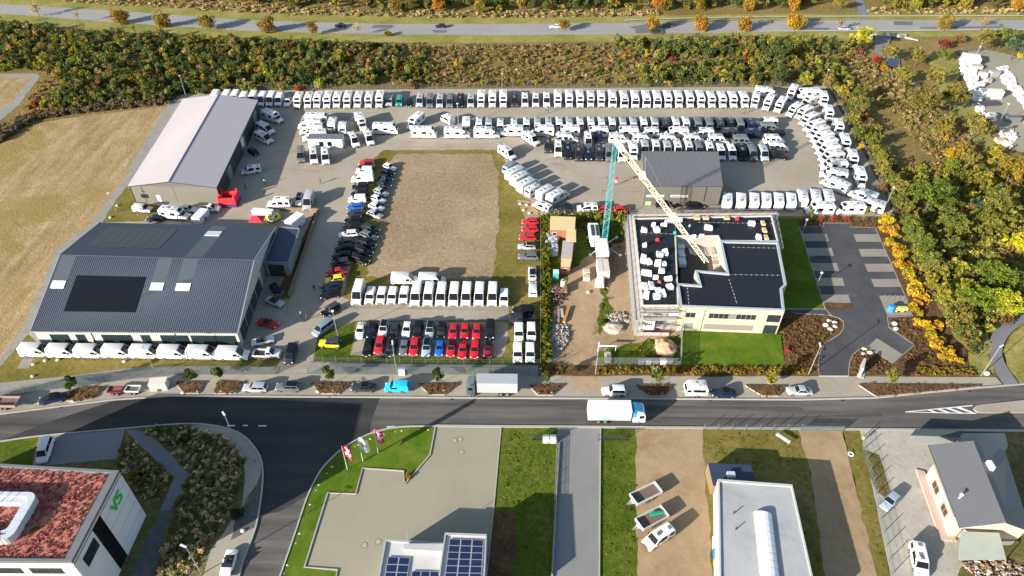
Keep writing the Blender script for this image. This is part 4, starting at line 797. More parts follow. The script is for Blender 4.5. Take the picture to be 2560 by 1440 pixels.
def cabrio_proto():
    p = [q for q in car_proto(4.4, 1.83, 1.36, 'sedan')]
    L, W, H, w, h = 4.4, 1.83, 1.36, .915, 2.2; belt = .82; mb = MB()
    loft(mb, [(-h, w*.82, .4, belt*.8), (-h+.1, w*.93, .3, belt*.95), (-h+.5, w, .24, belt), (-.2, w, .24, belt), (h-1.45, w, .24, belt), (h-.75, w*.97, .24, belt*.9), (h-.22, w*.9, .29, belt*.76), (h, w*.7, .36, belt*.55)])
    out = [('body', mb.mesh('body', [PAINT], .04, True), (0, 0, 0), True)]
    g = MB(); g.box(-1.15, .55, -.68, .68, belt-.02, belt+.03); out.append(('cockpit', g.mesh('cockpit', [TRIM]), (0, 0, 0), False))
    g = MB(); g.patch(((.75, -.8, belt), (.75, .8, belt), (.3, .68, 1.3), (.3, -.68, 1.3)), 0, 1, 0, 1); out.append(('windscreen', g.mesh('windscreen', [GLASS]), (0, 0, 0), False))
    for y in (-.38, .38):
        g = MB(); g.box(-.35, .2, y-.25, y+.25, belt, belt+.12); g.box(-.5, -.32, y-.24, y+.24, belt, belt+.45); out.append(('seat', g.mesh('seat', [TRIM], .04), (0, 0, 0), False))
    return out+[q for q in p if q[0] in ('headlight', 'tail_light', 'wheel')]
def trailer_proto(L=5.0, W=2.2, H=1.4):
    w = W/2; h = L/2; mb = MB(); t = .09; zb = .75
    for b in ((-h, h, -w, -w+t), (-h, h, w-t, w), (-h, -h+t, -w+t, w-t), (h-t, h, -w+t, w-t)): mb.box(*b, zb, H)
    parts = [('side_board', mb.mesh('side_board', [PAINT]), (0, 0, 0), True)]
    g = MB(); g.box(-h+t, h-t, -w+t, w-t, zb, zb+.08); parts.append(('deck', g.mesh('deck', [flat('dusty_deck', (.15, .105, .085), .9, var=.3, vscale=2)]), (0, 0, 0), False))
    g = MB(); g.hexa([(h, -.5, .62), (h+1.2, -.05, .62), (h+1.2, .05, .62), (h, .5, .62)], [(h, -.5, .72), (h+1.2, -.05, .72), (h+1.2, .05, .72), (h, .5, .72)]); g.box(-h+.2, h, -.5, .5, .6, .75); parts.append(('drawbar', g.mesh('drawbar', [STEEL]), (0, 0, 0), False))
    for s in (-1, 1):
        for x in (-.45, .35): parts.append(('wheel', W_VAN, (x, s*(w-.12), .35), False))
    return parts
def truck_proto(L=10.2, box=7.6, cab='white', H=3.7):
    h = L/2; w = 1.24; xb = -h+box; parts = []
    mb = MB(); mb.box(-h, xb, -w, w, 1.05, H); parts.append(('cargo_box', mb.mesh('cargo_box', [PAINT], .04), (0, 0, 0), True))
    mb = MB(); mb.prism([(xb+.35, .6), (xb+.35, 2.9), (h-.55, 3.0), (h-.18, 2.6), (h, 1.6), (h, .45), (xb+.5, .45)], -w, w); parts.append(('cab', mb.mesh('cab', [TINTM], .06, True), (0, 0, 0), 'cab' if cab == 'dark' else True))
    if cab == 'white':
        g = MB(); g.box(xb+.30, xb+.95, -w-.012, w+.012, 1.9, 2.96); parts.append(('cab_panel', g.mesh('cab_panel', [TINTM], .03), (0, 0, 0), 'cab'))
    c = [(h, -w, 1.6), (h, w, 1.6), (h-.18, w, 2.6), (h-.18, -w, 2.6)]
    g = MB(); g.patch(c, .05, .95, .05, .92, .015); parts.append(('windscreen', g.mesh('windscreen', [GLASS]), (0, 0, 0), False))
    for s in (-1, 1):
        g = MB(); g.box(h-1.15, h-.35, *(sorted((s*(w-.02), s*(w+.02)))), 1.65, 2.35); parts.append(('side_window', g.mesh('side_window', [GLASS]), (0, 0, 0), False))
        for x in (-h+1.9, -h+3.1, h-1.2): parts.append(('wheel', W_TRK, (x, s*(w-.17), .5), False))
        g = MB(); g.box(h-.06, h+.02, s*.85-.2, s*.85+.2, .7, .95); parts.append(('headlight', g.mesh('headlight', [LAMPC]), (0, 0, 0), False))
    g = MB(); g.box(-h+.2, h-.6, -.45, .45, .75, 1.05); parts.append(('chassis', g.mesh('chassis', [TRIM]), (0, 0, 0), False))
    g = MB(); g.patch([(h-.55, -w*.8, 3.02), (h-.55, w*.8, 3.02), (xb+.5, w*.8, 3.5), (xb+.5, -w*.8, 3.5)], 0, 1, 0, 1, .03, 0, .1); parts.append(('wind_deflector', g.mesh('wind_deflector', [TINTM]), (0, 0, 0), 'cab'))
    return parts
KINDS_ = {
 'hatch': lambda: car_proto(4.25, 1.80, 1.47, 'hatch'), 'small': lambda: car_proto(3.9, 1.72, 1.48, 'hatch'), 'sedan': lambda: car_proto(4.65, 1.84, 1.44, 'sedan'),
 'wagon': lambda: car_proto(4.7, 1.84, 1.48, 'wagon'), 'suv': lambda: car_proto(4.5, 1.88, 1.68, 'suv'), 'mpv': lambda: car_proto(4.9, 1.92, 1.92, 'mpv'),
 'van': lambda: van_proto(5.9, 2.02, 2.55), 'vanl': lambda: van_proto(6.3, 2.05, 2.75), 'vans': lambda: van_proto(4.5, 1.82, 1.85, False, True), 'vanm': lambda: van_proto(5.2, 1.95, 1.98, True, True),
 'camper': lambda: van_proto(6.0, 2.04, 2.62, True), 'campera': lambda: van_proto(6.0, 2.04, 2.62, True, False, True),
 'semi': lambda: rv_proto('semi', 6.9), 'semil': lambda: rv_proto('semi', 7.4, 2.32, 2.95), 'integ': lambda: rv_proto('integ', 7.2, 2.32, 3.0), 'caravan': lambda: rv_proto('caravan', 5.6, 2.3, 2.65), 'caravans': lambda: rv_proto('caravan', 4.2, 2.2, 2.6),
 'jeep': jeep_proto, 'pickup': pickup_proto, 'cabrio': cabrio_proto, 'trailer': trailer_proto, 'trailers': lambda: trailer_proto(2.6, 1.5, 1.1),
 'truck': truck_proto, 'truckd': lambda: truck_proto(9.4, 7.4, 'dark', 3.6)}
NOUN = {'hatch': ('hatchback', 'car', 'car'), 'small': ('small_car', 'small car', 'car'), 'sedan': ('sedan', 'saloon car', 'car'), 'wagon': ('estate_car', 'estate car', 'car'), 'suv': ('suv', 'SUV', 'car'), 'mpv': ('minibus', 'people carrier', 'van'),
 'van': ('panel_van', 'panel van', 'van'), 'vanl': ('panel_van', 'long panel van', 'van'), 'vans': ('small_van', 'small van', 'van'), 'vanm': ('transporter_van', 'window van', 'van'), 'camper': ('camper_van', 'camper van', 'camper van'), 'campera': ('camper_van', 'awning camper van', 'camper van'),
 'semi': ('motorhome', 'low profile motorhome', 'motorhome'), 'semil': ('motorhome', 'long motorhome', 'motorhome'), 'integ': ('motorhome', 'full width motorhome', 'motorhome'), 'caravan': ('caravan', 'caravan', 'caravan'), 'caravans': ('caravan', 'short caravan', 'caravan'),
 'jeep': ('off_road_car', 'boxy off-road car', 'car'), 'pickup': ('pickup_truck', 'pickup truck', 'pickup'), 'cabrio': ('convertible', 'open convertible', 'car'), 'trailer': ('flat_trailer', 'open box trailer', 'trailer'), 'trailers': ('small_trailer', 'small trailer', 'trailer'),
 'truck': ('box_truck', 'box truck', 'truck'), 'truckd': ('box_truck', 'box truck', 'truck')}
HMID = {'semi': 1.6, 'semil': 1.6, 'integ': 1.6, 'caravan': 1.5, 'caravans': 1.4, 'van': 1.4, 'vanl': 1.5, 'camper': 1.4, 'campera': 1.4, 'truck': 2.0, 'truckd': 2.0}
WH = (0.67, 0.67, 0.67); IV = (0.60, 0.60, 0.58); SI = (0.36, 0.38, 0.40); GR = (0.12, 0.135, 0.15); DK = (0.030, 0.034, 0.042); BK = (0.008, 0.009, 0.012); RD = (0.50, 0.018, 0.03); DR = (0.22, 0.015, 0.03)
BL = (0.012, 0.11, 0.50); NV = (0.010, 0.019, 0.048); YL = (0.78, 0.62, 0.04); CY = (0.02, 0.42, 0.78); TL = (0.01, 0.27, 0.23); LB = (0.20, 0.26, 0.32); PB = (0.30, 0.36, 0.46)
CN = {WH: 'white', IV: 'ivory white', SI: 'silver', GR: 'grey', DK: 'dark grey', BK: 'black', RD: 'red', DR: 'dark red', BL: 'bright blue', NV: 'navy blue', YL: 'yellow', CY: 'sky blue', TL: 'teal green', LB: 'grey blue', PB: 'pale blue'}
def vehicle(kind, x, y, hd, col=WH, label=None, group=None, roof=False, cab=None, sc=1.0):
    """x, y: where the middle of the vehicle shows in the photograph"""
    z = HMID.get(kind, .8); q = P(x, y, z); nm, noun, cat = NOUN[kind]
    if isinstance(hd, tuple): hd = heading(*hd, z)
    t = thing(nm, label or f'{CN[col]} {noun}', cat, (q.x, q.y, gz(q.x, q.y)), math.radians(hd), group)
    if sc != 1.0: t.scale = (sc, sc, sc)
    for pn, me, lc, pt in proto(kind, KINDS_[kind]):
        if pt == 'opt' and not roof: continue
        o = link(pn, me, t, lc)
        if pt is True: o.color = (*col, 1)
        elif pt == 'cab': o.color = (*(cab or WH), 1)
    return t
def row(items, where, group, default_hd, y=None, frm='left', start=1):
    n = len(items)
    for i, it in enumerate(items):
        kind, x, yy, col = it[:4]; hd = it[4] if len(it) > 4 and it[4] is not None else default_hd; roof = bool(len(it) > 5 and it[5])
        noun = NOUN[kind][1]
        vehicle(kind, x, yy, hd, col, f'{CN[col]} {noun}, {nth(i+start)} from the {frm} {where}', group, roof)
V = vehicle
# back row along the thicket
rr = random.Random(3)
B1 = [('vanl', 537, 243, WH), ('vanl', 565, 243, WH), ('vanl', 587, 243, WH), ('van', 608, 246, WH), ('vanl', 632, 245, WH), ('vanl', 655, 247, WH), ('vanl', 677, 247, WH), ('van', 698, 248, WH), ('pickup', 721, 254, WH),
      ('semi', 746, 250, WH), ('semi', 772, 250, IV), ('semi', 795, 249, WH), ('semil', 820, 249, WH), ('semi', 844, 249, WH), ('semil', 870, 249, IV), ('semi', 896, 249, WH), ('semi', 923, 249, WH), ('semil', 950, 248, WH),
      ('vanm', 974, 254, SI), ('vanm', 999, 254, TL), ('suv', 1023, 257, BK), ('camper', 1050, 250, SI), ('campera', 1075, 252, GR), ('campera', 1100, 252, SI), ('camper', 1125, 252, GR), ('camper', 1151, 252, BK), ('campera', 1177, 251, SI),
      ('semil', 1203, 247, WH), ('semil', 1231, 247, WH), ('semil', 1258, 247, WH), ('camper', 1286, 250, DK), ('camper', 1312, 250, WH), ('camper', 1339, 250, IV), ('camper', 1366, 249, WH),
      ('semil', 1394, 247, WH), ('semil', 1422, 247, WH), ('semil', 1449, 247, WH), ('semi', 1476, 247, IV), ('semi', 1502, 247, WH), ('integ', 1530, 247, WH), ('integ', 1559, 249, IV), ('integ', 1586, 248, WH), ('integ', 1614, 248, WH),
      ('integ', 1641, 248, WH), ('semil', 1668, 248, WH), ('semil', 1695, 248, WH), ('semil', 1723, 248, IV), ('semil', 1750, 248, WH), ('semi', 1777, 249, WH), ('semi', 1804, 249, WH), ('semi', 1831, 249, WH), ('semi', 1859, 249, WH)]
B1 = [(a, b, c, d, -90+(b-1250)/650*(-2.5)+rr.uniform(-1, 1)) for a, b, c, d in B1]
row(B1, 'in the back row', 'vehicles in the back row by the thicket', -90)
# corner fan, top right
for i, (k, x, y, hd) in enumerate([('semi', 1888, 250, (1893, 232, 1886, 272)), ('semil', 1921, 256, (1934, 236, 1911, 276)), ('semil', 1951, 262, (1966, 242, 1937, 284)), ('semil', 1980, 231, (1990, 214, 1972, 246)), ('semil', 1917, 230, (1898, 230, 1950, 236)),
                                    ('integ', 2020, 233, (2045, 232, 1998, 234)), ('semi', 2058, 247, (2055, 232, 2064, 262)), ('semi', 1986, 274, (2004, 260, 1958, 293)), ('semi', 2025, 252, (2040, 246, 2010, 256)), ('semi', 2010, 281, (2036, 270, 1976, 300)),
                                    ('semi', 2022, 298, (2050, 288, 1995, 312)), ('semi', 2035, 315, (2065, 306, 2003, 326)), ('semi', 2046, 330, (2076, 322, 2012, 342)), ('semi', 2055, 344, (2084, 338, 2020, 354)), ('semi', 2063, 359, (2090, 354, 2026, 368)), ('semi', 2070, 375, (2098, 370, 2036, 382)),
                                    ('semi', 2078, 392, (2106, 388, 2044, 398)), ('semi', 2084, 412, (2112, 412, 2048, 410)), ('semi', 2084, 434, (2115, 440, 2046, 428)), ('semil', 2088, 460, (2118, 474, 2048, 442))]):
    V(k, x, y, hd, WH if i % 4 else IV, f'white {NOUN[k][1]}, {nth(i+1)} in the curved row in the upper right lot corner', 'motorhomes fanned out in the east corner')
row([('semi', 2071, 283, WH, (2066, 266, 2078, 302)), ('semi', 2096, 318, WH, (2090, 302, 2102, 338)), ('semi', 2112, 356, WH, (2106, 338, 2120, 376)), ('semi', 2131, 397, IV, (2124, 380, 2137, 420)), ('semil', 2150, 443, WH, (2143, 424, 2158, 468))],
    'along the east fence', 'motorhomes along the east fence', -80, frm='top')
# bottom right rows
row([(k, x, y, c, (x+dx, y+26, x-dx*.0, y-30)) for k, x, y, c, dx in [('caravan', 1817, 502, WH, 0), ('caravan', 1851, 502, WH, 2), ('caravan', 1884, 502, WH, 3), ('caravan', 1914, 502, WH, 4), ('caravan', 1945, 502, WH, 6), ('caravan', 1976, 502, WH, 7),
      ('semi', 2004, 491, WH, 10), ('semi', 2036, 490, WH, 12), ('semi', 2068, 491, IV, 14)]], 'right of the grey lot hall', 'caravans beside the grey lot hall', 92)
for k, x, y, hd, lb in [('semi', 2049, 520, (2080, 520, 2012, 520), 'white motorhome parked sideways behind the caravan row, left one'), ('semi', 2125, 520, (2160, 520, 2086, 520), 'white motorhome parked sideways by the bed, right one'),
                        ('semi', 2158, 487, (2198, 502, 2124, 476), 'white motorhome at an angle under the floodlight mast, upper one'), ('semi', 2176, 510, (2204, 520, 2140, 500), 'white motorhome at an angle under the floodlight mast, lower one')]:
    V(k, x, y, hd, WH, lb, 'motorhomes in the lower east corner')
# second row, backs to the viewer
R2 = [('caravans', 1166, 305, WH), ('camper', 1198, 305, WH), ('camper', 1222, 305, SI), ('camper', 1251, 308, WH), ('camper', 1285, 308, IV), ('camper', 1316, 306, WH), ('camper', 1343, 305, SI), ('camper', 1371, 305, SI), ('camper', 1397, 305, WH), ('camper', 1422, 305, SI),
      ('camper', 1449, 305, IV), ('camper', 1476, 305, WH), ('camper', 1502, 305, IV), ('camper', 1529, 305, WH), ('camper', 1555, 305, SI), ('camper', 1581, 305, SI), ('camper', 1607, 305, WH), ('camper', 1634, 305, SI), ('camper', 1661, 306, DK), ('camper', 1687, 305, IV), ('camper', 1712, 304, WH),
      ('camper', 1742, 305, GR), ('camper', 1770, 306, GR), ('camper', 1797, 307, DK), ('camper', 1822, 306, BK), ('camper', 1847, 307, GR), ('camper', 1873, 307, NV)]
row([(a, b, c, d, 90-(b-1300)/400*1.5) for a, b, c, d in R2], 'in the second row', 'camper vans of the second row', 90)
# third (facing left) and fourth (facing right) rows
row([('semi', 1278, 326, WH), ('semi', 1355, 326, WH), ('semi', 1419, 326, WH), ('semi', 1490, 329, WH), ('semi', 1565, 329, WH), ('camper', 1620, 331, IV), ('semi', 1690, 330, WH), ('camper', 1757, 332, WH), ('camper', 1817, 331, DK), ('camper', 1876, 333, NV)], 'in the third row', 'third row of campers', 180)
row([('campera', 1419, 344, WH), ('campera', 1548, 345, WH), ('campera', 1607, 346, WH), ('campera', 1675, 347, WH), ('campera', 1735, 347, WH), ('campera', 1796, 348, IV), ('campera', 1857, 350, GR)], 'in the fourth row', 'fourth row of camper vans', 0)
for k, x, y, hd, c, lb in [('camper', 1917, 305, 180, WH, 'white camper van nose left at the right end of the second row'), ('camper', 1924, 317, 0, GR, 'grey brown camper van nose right at the right end of the rows'), ('suv', 1942, 332, 180, BK, 'black SUV squeezed in at the right end of the camper rows'),
                           ('camper', 1936, 348, 0, WH, 'white camper van nose right at the end of the fourth row'), ('campera', 1946, 366, -2, WH, 'white camper van with side windows above the round black van'), ('camper', 1945, 384, -20, BK, 'black camper van at the right end of the front row')]:
    V(k, x, y, hd, c, lb, 'campers at the right end of the lot rows')
# front row of the block
row([('camper', 1370, 362, DK), ('camper', 1395, 371, WH), ('camper', 1419, 378, BK), ('camper', 1446, 382, DK), ('camper', 1470, 350, WH), ('vanm', 1470, 388, NV), ('camper', 1497, 340, NV), ('camper', 1497, 382, DK), ('camper', 1522, 383, GR), ('camper', 1553, 384, IV), ('semi', 1582, 376, WH),
     ('campera', 1611, 370, SI), ('campera', 1639, 370, WH), ('campera', 1667, 372, SI), ('campera', 1693, 372, WH), ('campera', 1721, 372, IV), ('camper', 1746, 373, GR), ('campera', 1773, 374, WH), ('camper', 1801, 380, WH), ('camper', 1828, 380, WH), ('camper', 1854, 381, BK), ('camper', 1880, 382, GR), ('camper', 1908, 382, SI)],
    'in the camper block front row', 'camper vans in the front row of the block', -91)
# centre left cluster
for k, x, y, hd, c, lb in [('integ', 794, 296, 0, WH, 'white caravan nose right at the top of the sales cluster'), ('semi', 774, 309, 184, WH, 'white motorhome nose left, upper of three in the sales cluster'), ('semi', 778, 322, 186, IV, 'white motorhome nose left, middle of three in the sales cluster'), ('semi', 786, 338, 192, WH, 'white motorhome nose left, lower of three behind the display trailer'),
                           ('caravan', 831, 311, (838, 292, 826, 330), WH, 'white caravan slightly askew beside the sales cluster'), ('caravans', 857, 320, (860, 304, 854, 336), WH, 'short white caravan right of the askew one'), ('semil', 902, 304, (894, 284, 912, 322), WH, 'long white motorhome pointing down at the centre of the yard'),
                           ('camper', 921, 344, (912, 326, 930, 362), WH, 'white camper van right of two angled ones by the red car'), ('camper', 884, 349, (874, 332, 896, 368), WH, 'white camper van left of two angled ones near display trailer'), ('integ', 964, 321, 0, WH, 'very long white motorhome side on in the yard centre'),
                           ('camper', 752, 386, (753, 366, 753, 404), GR, 'grey camper van, left of three standing free in the yard'), ('camper', 784, 389, (784, 370, 786, 408), IV, 'ivory camper van, middle of three standing free in the yard'), ('camper', 813, 390, (812, 370, 815, 410), WH, 'white camper van, right of three standing free in the yard'),
                           ('semil', 1039, 302, (1056, 288, 1020, 318), WH, 'white motorhome standing diagonally behind the side-on row'), ('caravans', 1120, 298, (1134, 306, 1102, 290), WH, 'short white caravan standing diagonally by the lamp mast'),
                           ('integ', 1060, 330, 0, WH, 'white motorhome side on with dark window band, second from left'), ('semil', 1143, 331, 0, WH, 'white motorhome side on, third from left in the middle aisle'), ('semil', 1217, 331, 0, WH, 'white motorhome side on, fourth from left in the middle aisle'),
                           ('campera', 1328, 346, (1302, 332, 1354, 364), WH, 'long white camper van parked diagonally above the apron'), ('camper', 1268, 381, (1246, 368, 1290, 396), WH, 'white camper van alone at the corner of the bare field')]:
    V(k, x, y, hd, c, lb, 'vehicles of the sales cluster')
# angled group at the field corner
row([('campera', 1281, 417, LB, (1258, 430, 1306, 404)), ('semi', 1292, 430, WH, (1268, 444, 1320, 418)), ('semi', 1305, 444, WH, (1282, 456, 1332, 430)), ('semi', 1322, 459, WH, (1298, 472, 1348, 446)), ('camper', 1338, 472, WH, (1316, 484, 1362, 460)), ('semi', 1369, 478, WH, (1346, 492, 1398, 462)), ('semi', 1396, 488, WH, (1372, 502, 1424, 474))],
    'in the angled field corner group', 'motorhomes in the angled group at the field corner', 30, frm='top')
for k, x, y, hd, c, lb, rf in [('vanm', 1356, 517, (1376, 526, 1338, 508), WH, 'white window van with black roof nose up by the hedge', True), ('wagon', 1411, 519, 180, DK, 'dark estate car parked along the site fence', True), ('vanm', 1468, 521, 180, WH, 'white window van with black roof along the site fence', True),
                               ('hatch', 1515, 522, 0, RD, 'red car behind the crane mast', False), ('hatch', 1556, 523, 0, RD, 'red car at the scaffold corner', False), ('pickup', 1665, 511, 180, BK, 'black pickup truck in front of the grey lot hall', False), ('wagon', 1738, 512, 0, BK, 'black estate car in front of the grey lot hall', True)]:
    V(k, x, y, hd, c, lb, None, rf)
# by the left halls
for k, x, y, hd, c, lb in [('semi', 681, 290, (662, 284, 708, 300), WH, 'white motorhome nosing out of the light hall, top one'), ('camper', 663, 320, (644, 312, 690, 332), WH, 'white camper van nosing out of the light hall, middle one'), ('camper', 659, 343, (642, 336, 684, 356), IV, 'white camper van nosing out of the light hall, lowest one'),
                           ('hatch', 634, 379, (622, 372, 650, 388), BK, 'black car in the shade of the light hall'), ('vanm', 628, 426, (648, 424, 604, 430), WH, 'white window van in the shade beside the light hall'),
                           ('vans', 357, 522, (330, 520, 380, 524), WH, 'small white van on the grass at the left hall'), ('hatch', 386, 545, 182, NV, 'dark blue car behind the dealer hall roof'), ('semi', 436, 532, (406, 530, 470, 536), WH, 'white motorhome between the two left halls'), ('hatch', 472, 521, (450, 520, 490, 524), WH, 'white car between the two left halls'),
                           ('pickup', 523, 521, 0, WH, 'white pickup truck with open bed between the left halls'), ('camper', 697, 506, 180, WH, 'white camper van nose left on the upper yard'), ('suv', 748, 498, (752, 486, 745, 512), WH, 'white SUV with dark sunroof pointing down on the upper yard'), ('vanl', 771, 500, (776, 486, 766, 514), SI, 'pale silver box van beside the white SUV')]:
    V(k, x, y, hd, c, lb, None, 'sunroof' in lb)
# dealer car columns
row([(k, x, y, c, 180+i*.9) for i, (k, x, y, c) in enumerate([('hatch', 916, 405, RD), ('wagon', 916, 416, BK), ('vans', 911, 427, WH), ('van', 906, 443, WH), ('suv', 900, 465, BK), ('suv', 898, 483, BK), ('vans', 893, 498, WH), ('hatch', 888, 516, BL), ('hatch', 888, 532, DK), ('suv', 883, 549, BK), ('wagon', 881, 566, BK),
      ('wagon', 871, 584, WH), ('hatch', 865, 602, DK), ('wagon', 860, 620, BK), ('wagon', 854, 638, BK), ('suv', 850, 656, DK), ('sedan', 841, 678, RD), ('hatch', 837, 697, YL), ('suv', 829, 716, NV), ('suv', 826, 735, BK)])], 'in the long left dealer column', 'cars in the long left dealer column', 180, frm='top')
row([(k, x, y, c, (x-24, y-9, x+24, y+9)) for k, x, y, c in [('small', 974, 417, WH), ('small', 970, 431, BK), ('small', 965, 446, NV), ('small', 961, 461, NV), ('hatch', 952, 480, SI), ('hatch', 945, 497, WH), ('hatch', 941, 516, WH), ('hatch', 937, 535, SI),
      ('wagon', 927, 571, DK), ('wagon', 922, 588, GR), ('wagon', 917, 608, BK), ('wagon', 909, 627, BK), ('wagon', 900, 648, BK)]], 'in the right dealer column', 'cars in the right dealer column', -20, frm='top')
# fence side
for k, x, y, hd, c, lb in [('hatch', 1326, 553, 180, RD, 'red car by the site hedge, top of three'), ('hatch', 1325, 571, 180, RD, 'red car by the site hedge, middle of three'), ('hatch', 1319, 592, 180, RD, 'red car by the site hedge, bottom of three'), ('hatch', 1317, 615, 180, SI, 'silver car with dark roof below the three red cars'), ('wagon', 1321, 640, 180, GR, 'grey estate car below the silver car'),
                           ('suv', 1331, 682, 90, WH, 'white SUV with dark roof beside the hedge'), ('vans', 1332, 722, 90, WH, 'small white van beside the hedge'), ('suv', 1307, 774, 180, BK, 'black SUV at the right end of the van aisle'), ('pickup', 1306, 797, 180, DK, 'dark grey pickup at the right end of the van aisle')]:
    V(k, x, y, hd, c, lb, None, 'dark roof' in lb)
row([('vans', 1297, 833, WH), ('vans', 1328, 832, WH), ('vans', 1294, 884, WH), ('vans', 1325, 884, WH)], 'in the block of four vans by the fence', 'four white vans by the fence', -90)
# white van row
row([('vanl', 895, 730, WH), ('vans', 926, 741, WH), ('vans', 954, 741, WH), ('vans', 981, 741, WH), ('vans', 1010, 740, WH), ('van', 1040, 735, WH), ('van', 1072, 735, WH), ('van', 1103, 735, WH), ('van', 1135, 735, WH), ('van', 1166, 735, WH), ('van', 1198, 735, WH), ('van', 1231, 735, WH), ('vans', 1260, 746, WH)],
    'in the row below the bare field', 'white vans below the bare field', -91)
V('van', 1012, 696, 0, WH, 'white panel van side on behind the van row, left one', 'white vans below the bare field'); V('van', 1080, 697, 0, WH, 'white panel van side on behind the van row, right one', 'white vans below the bare field')
# car park
row([('sedan', 901, 825, WH), ('hatch', 930, 825, BK), ('suv', 959, 822, WH, None, 1), ('hatch', 987, 826, DK), ('hatch', 1017, 823, WH, None, 0), ('suv', 1045, 824, BK), ('suv', 1075, 825, SI, None, 1), ('hatch', 1104, 825, DK, None, 1), ('hatch', 1133, 828, (RD)), ('hatch', 1162, 827, RD), ('hatch', 1192, 828, RD), ('mpv', 1225, 825, BK)],
    'in the upper row of the car park', 'cars in the upper row of the car park', -91)
row([('wagon', 920, 867, BK), ('suv', 949, 863, RD), ('wagon', 979, 867, DK, None, 1), ('small', 1010, 868, GR), ('suv', 1036, 867, RD), ('suv', 1067, 869, PB, None, 1), ('small', 1099, 870, BL), ('hatch', 1128, 870, RD, None, 1), ('sedan', 1157, 873, RD), ('wagon', 1187, 872, RD), ('hatch', 1220, 872, DR, None, 1)],
    'in the lower row of the car park', 'cars in the lower row of the car park', -91)
# drive, hall front, street
for k, x, y, hd, c, lb, rf in [('jeep', 826, 776, (850, 762, 800, 792), BK, 'black boxy off-road car pulled up by the van row', 0), ('mpv', 808, 820, (836, 800, 780, 842), LB, 'blue grey people carrier parked askew beside the grass', 0), ('jeep', 824, 859, 178, YL, 'yellow off-road car with black hard top on the grass', 0),
                               ('mpv', 727, 886, (734, 862, 720, 912), DK, 'dark people carrier driving out of the yard gate', 1), ('pickup', 668, 883, 0, WH, 'white pickup with open bed right of the van row', 0), ('cabrio', 656, 850, (634, 854, 684, 844), WH, 'white open convertible at the dealer hall corner', 0), ('cabrio', 670, 806, (648, 800, 694, 812), RD, 'red open convertible at the dealer hall wall', 0),
                               ('cabrio', 686, 752, (664, 744, 710, 762), SI, 'silver open convertible in the shade of the annex', 0), ('small', 690, 722, (680, 708, 704, 736), BK, 'black car in the shade below the annex', 0),
                               ('sedan', 130, 995, (158, 990, 98, 1001), NV, 'dark blue saloon parked at the left end of the street', 1), ('wagon', 638, 968, 180, SI, 'silver estate car in the street bay', 0), ('wagon', 720, 966, 180, GR, 'grey estate car in the street bay beside the silver one', 1), ('sedan', 908, 967, 180, DK, 'dark saloon in the street bay left of the blue van', 1),
                               ('vans', 992, 968, 180, CY, 'sky blue small van in the street bay', 0), ('suv', 1535, 977, 180, WH, 'white SUV in the street bay behind the moving truck', 0), ('sedan', 1809, 981, 180, NV, 'dark blue saloon beside the street caravan', 1), ('sedan', 1999, 976, 180, SI, 'silver saloon in the last street bay', 0),
                               ('caravans', 1740, 972, 180, IV, 'white caravan in the street bay with its drawbar to the left', 0), ('hatch', 2225, 1253, (2246, 1230, 2200, 1278), PB, 'pale blue car on the house yard by the garden bed', 0), ('vanm', 2296, 1402, (2286, 1360, 2304, 1445), WH, 'white van on the house yard by the steps', 0),
                               ('vanm', 1646, 1345, (1682, 1318, 1604, 1368), WH, 'white van beside the two skips on the sandy yard', 0), ('mpv', 113, 1127, (122, 1098, 102, 1158), WH, 'white people carrier in the shaded office bay', 0), ('cabrio', 571, 1408, (580, 1380, 562, 1438), WH, 'white convertible at the kerb of the side street', 0)]:
    V(k, x, y, hd, c, lb, None, bool(rf))
row([('vanm' if 0 else 'van', x, y, WH, 0) for x, y in [(90, 874), (159, 876), (228, 877), (297, 877), (366, 878), (436, 879), (507, 880), (582, 882)]], 'in front of the dealer hall', 'white vans nose to tail before the dealer hall', 0)
V('truckd', 1230, 962, 180, SI, 'parked box truck with grey side and dark cab', None, cab=(.10, .12, .14))
TR = V('truck', 1541, 1030, 0.3, WH, 'white box truck with pale blue cab driving along the street', None, cab=(.06, .38, .62))
for k, x, y, hd, c, lb in [('trailer', 1614, 1238, (1644, 1222, 1580, 1254), IV, 'empty tipping trailer on the sandy yard, upper one'), ('trailer', 1629, 1299, (1660, 1282, 1596, 1316), IV, 'tipping trailer with a green net on the sandy yard'), ('trailer', 14, 1008, 0, (.3, .2, .18), 'brown loaded trailer at the left edge of the street'),
                           ('trailers', 290, 976, 0, DR, 'small red trailer among scrap in the street bay'), ('trailers', 333, 974, 0, WH, 'small trailer with blue tarpaulin in the street bay')]:
    CN.setdefault(c, 'brown'); V(k, x, y, hd, c, lb, 'open trailers')
for k, x, y, hd, c, lb in [('sedan', 850, 62, 180, NV, 'dark blue car on the country road, first from the left'), ('hatch', 1100, 64, 180, NV, 'dark car on the country road, second from the left'), ('hatch', 1388, 65, 180, WH, 'white car half behind a roadside tree on the country road'), ('wagon', 1641, 78, 0, DK, 'dark car below a roadside tree on the near lane'),
                           ('wagon', 1669, 61, 180, (.07, .11, .09), 'dark green car on the far lane of the country road'), ('wagon', 2112, 70, 0, SI, 'silver car on the country road left of the bridge')]:
    CN.setdefault(c, 'green'); V(k, x, y, hd, c, lb, 'cars on the country road')
# print on the moving truck
mb = MB(); w_ = -1.24-.012
mb.face([(-3.6, w_, 1.2), (-.2, w_, 1.15), (-1.4, w_, 1.75), (-2.4, w_, 2.0)]); mb.obj('side_print', flat('print_green', (.22, .62, .38), .5), TR)
mb = MB(); mb.box(-.3, .5, -1.262, -1.242, 2.35, 2.42); mb.box(-.2, 1.2, -1.262, -1.242, 1.45, 1.55); mb.obj('side_lettering', flat('print_grey', (.3, .36, .36), .5), TR)
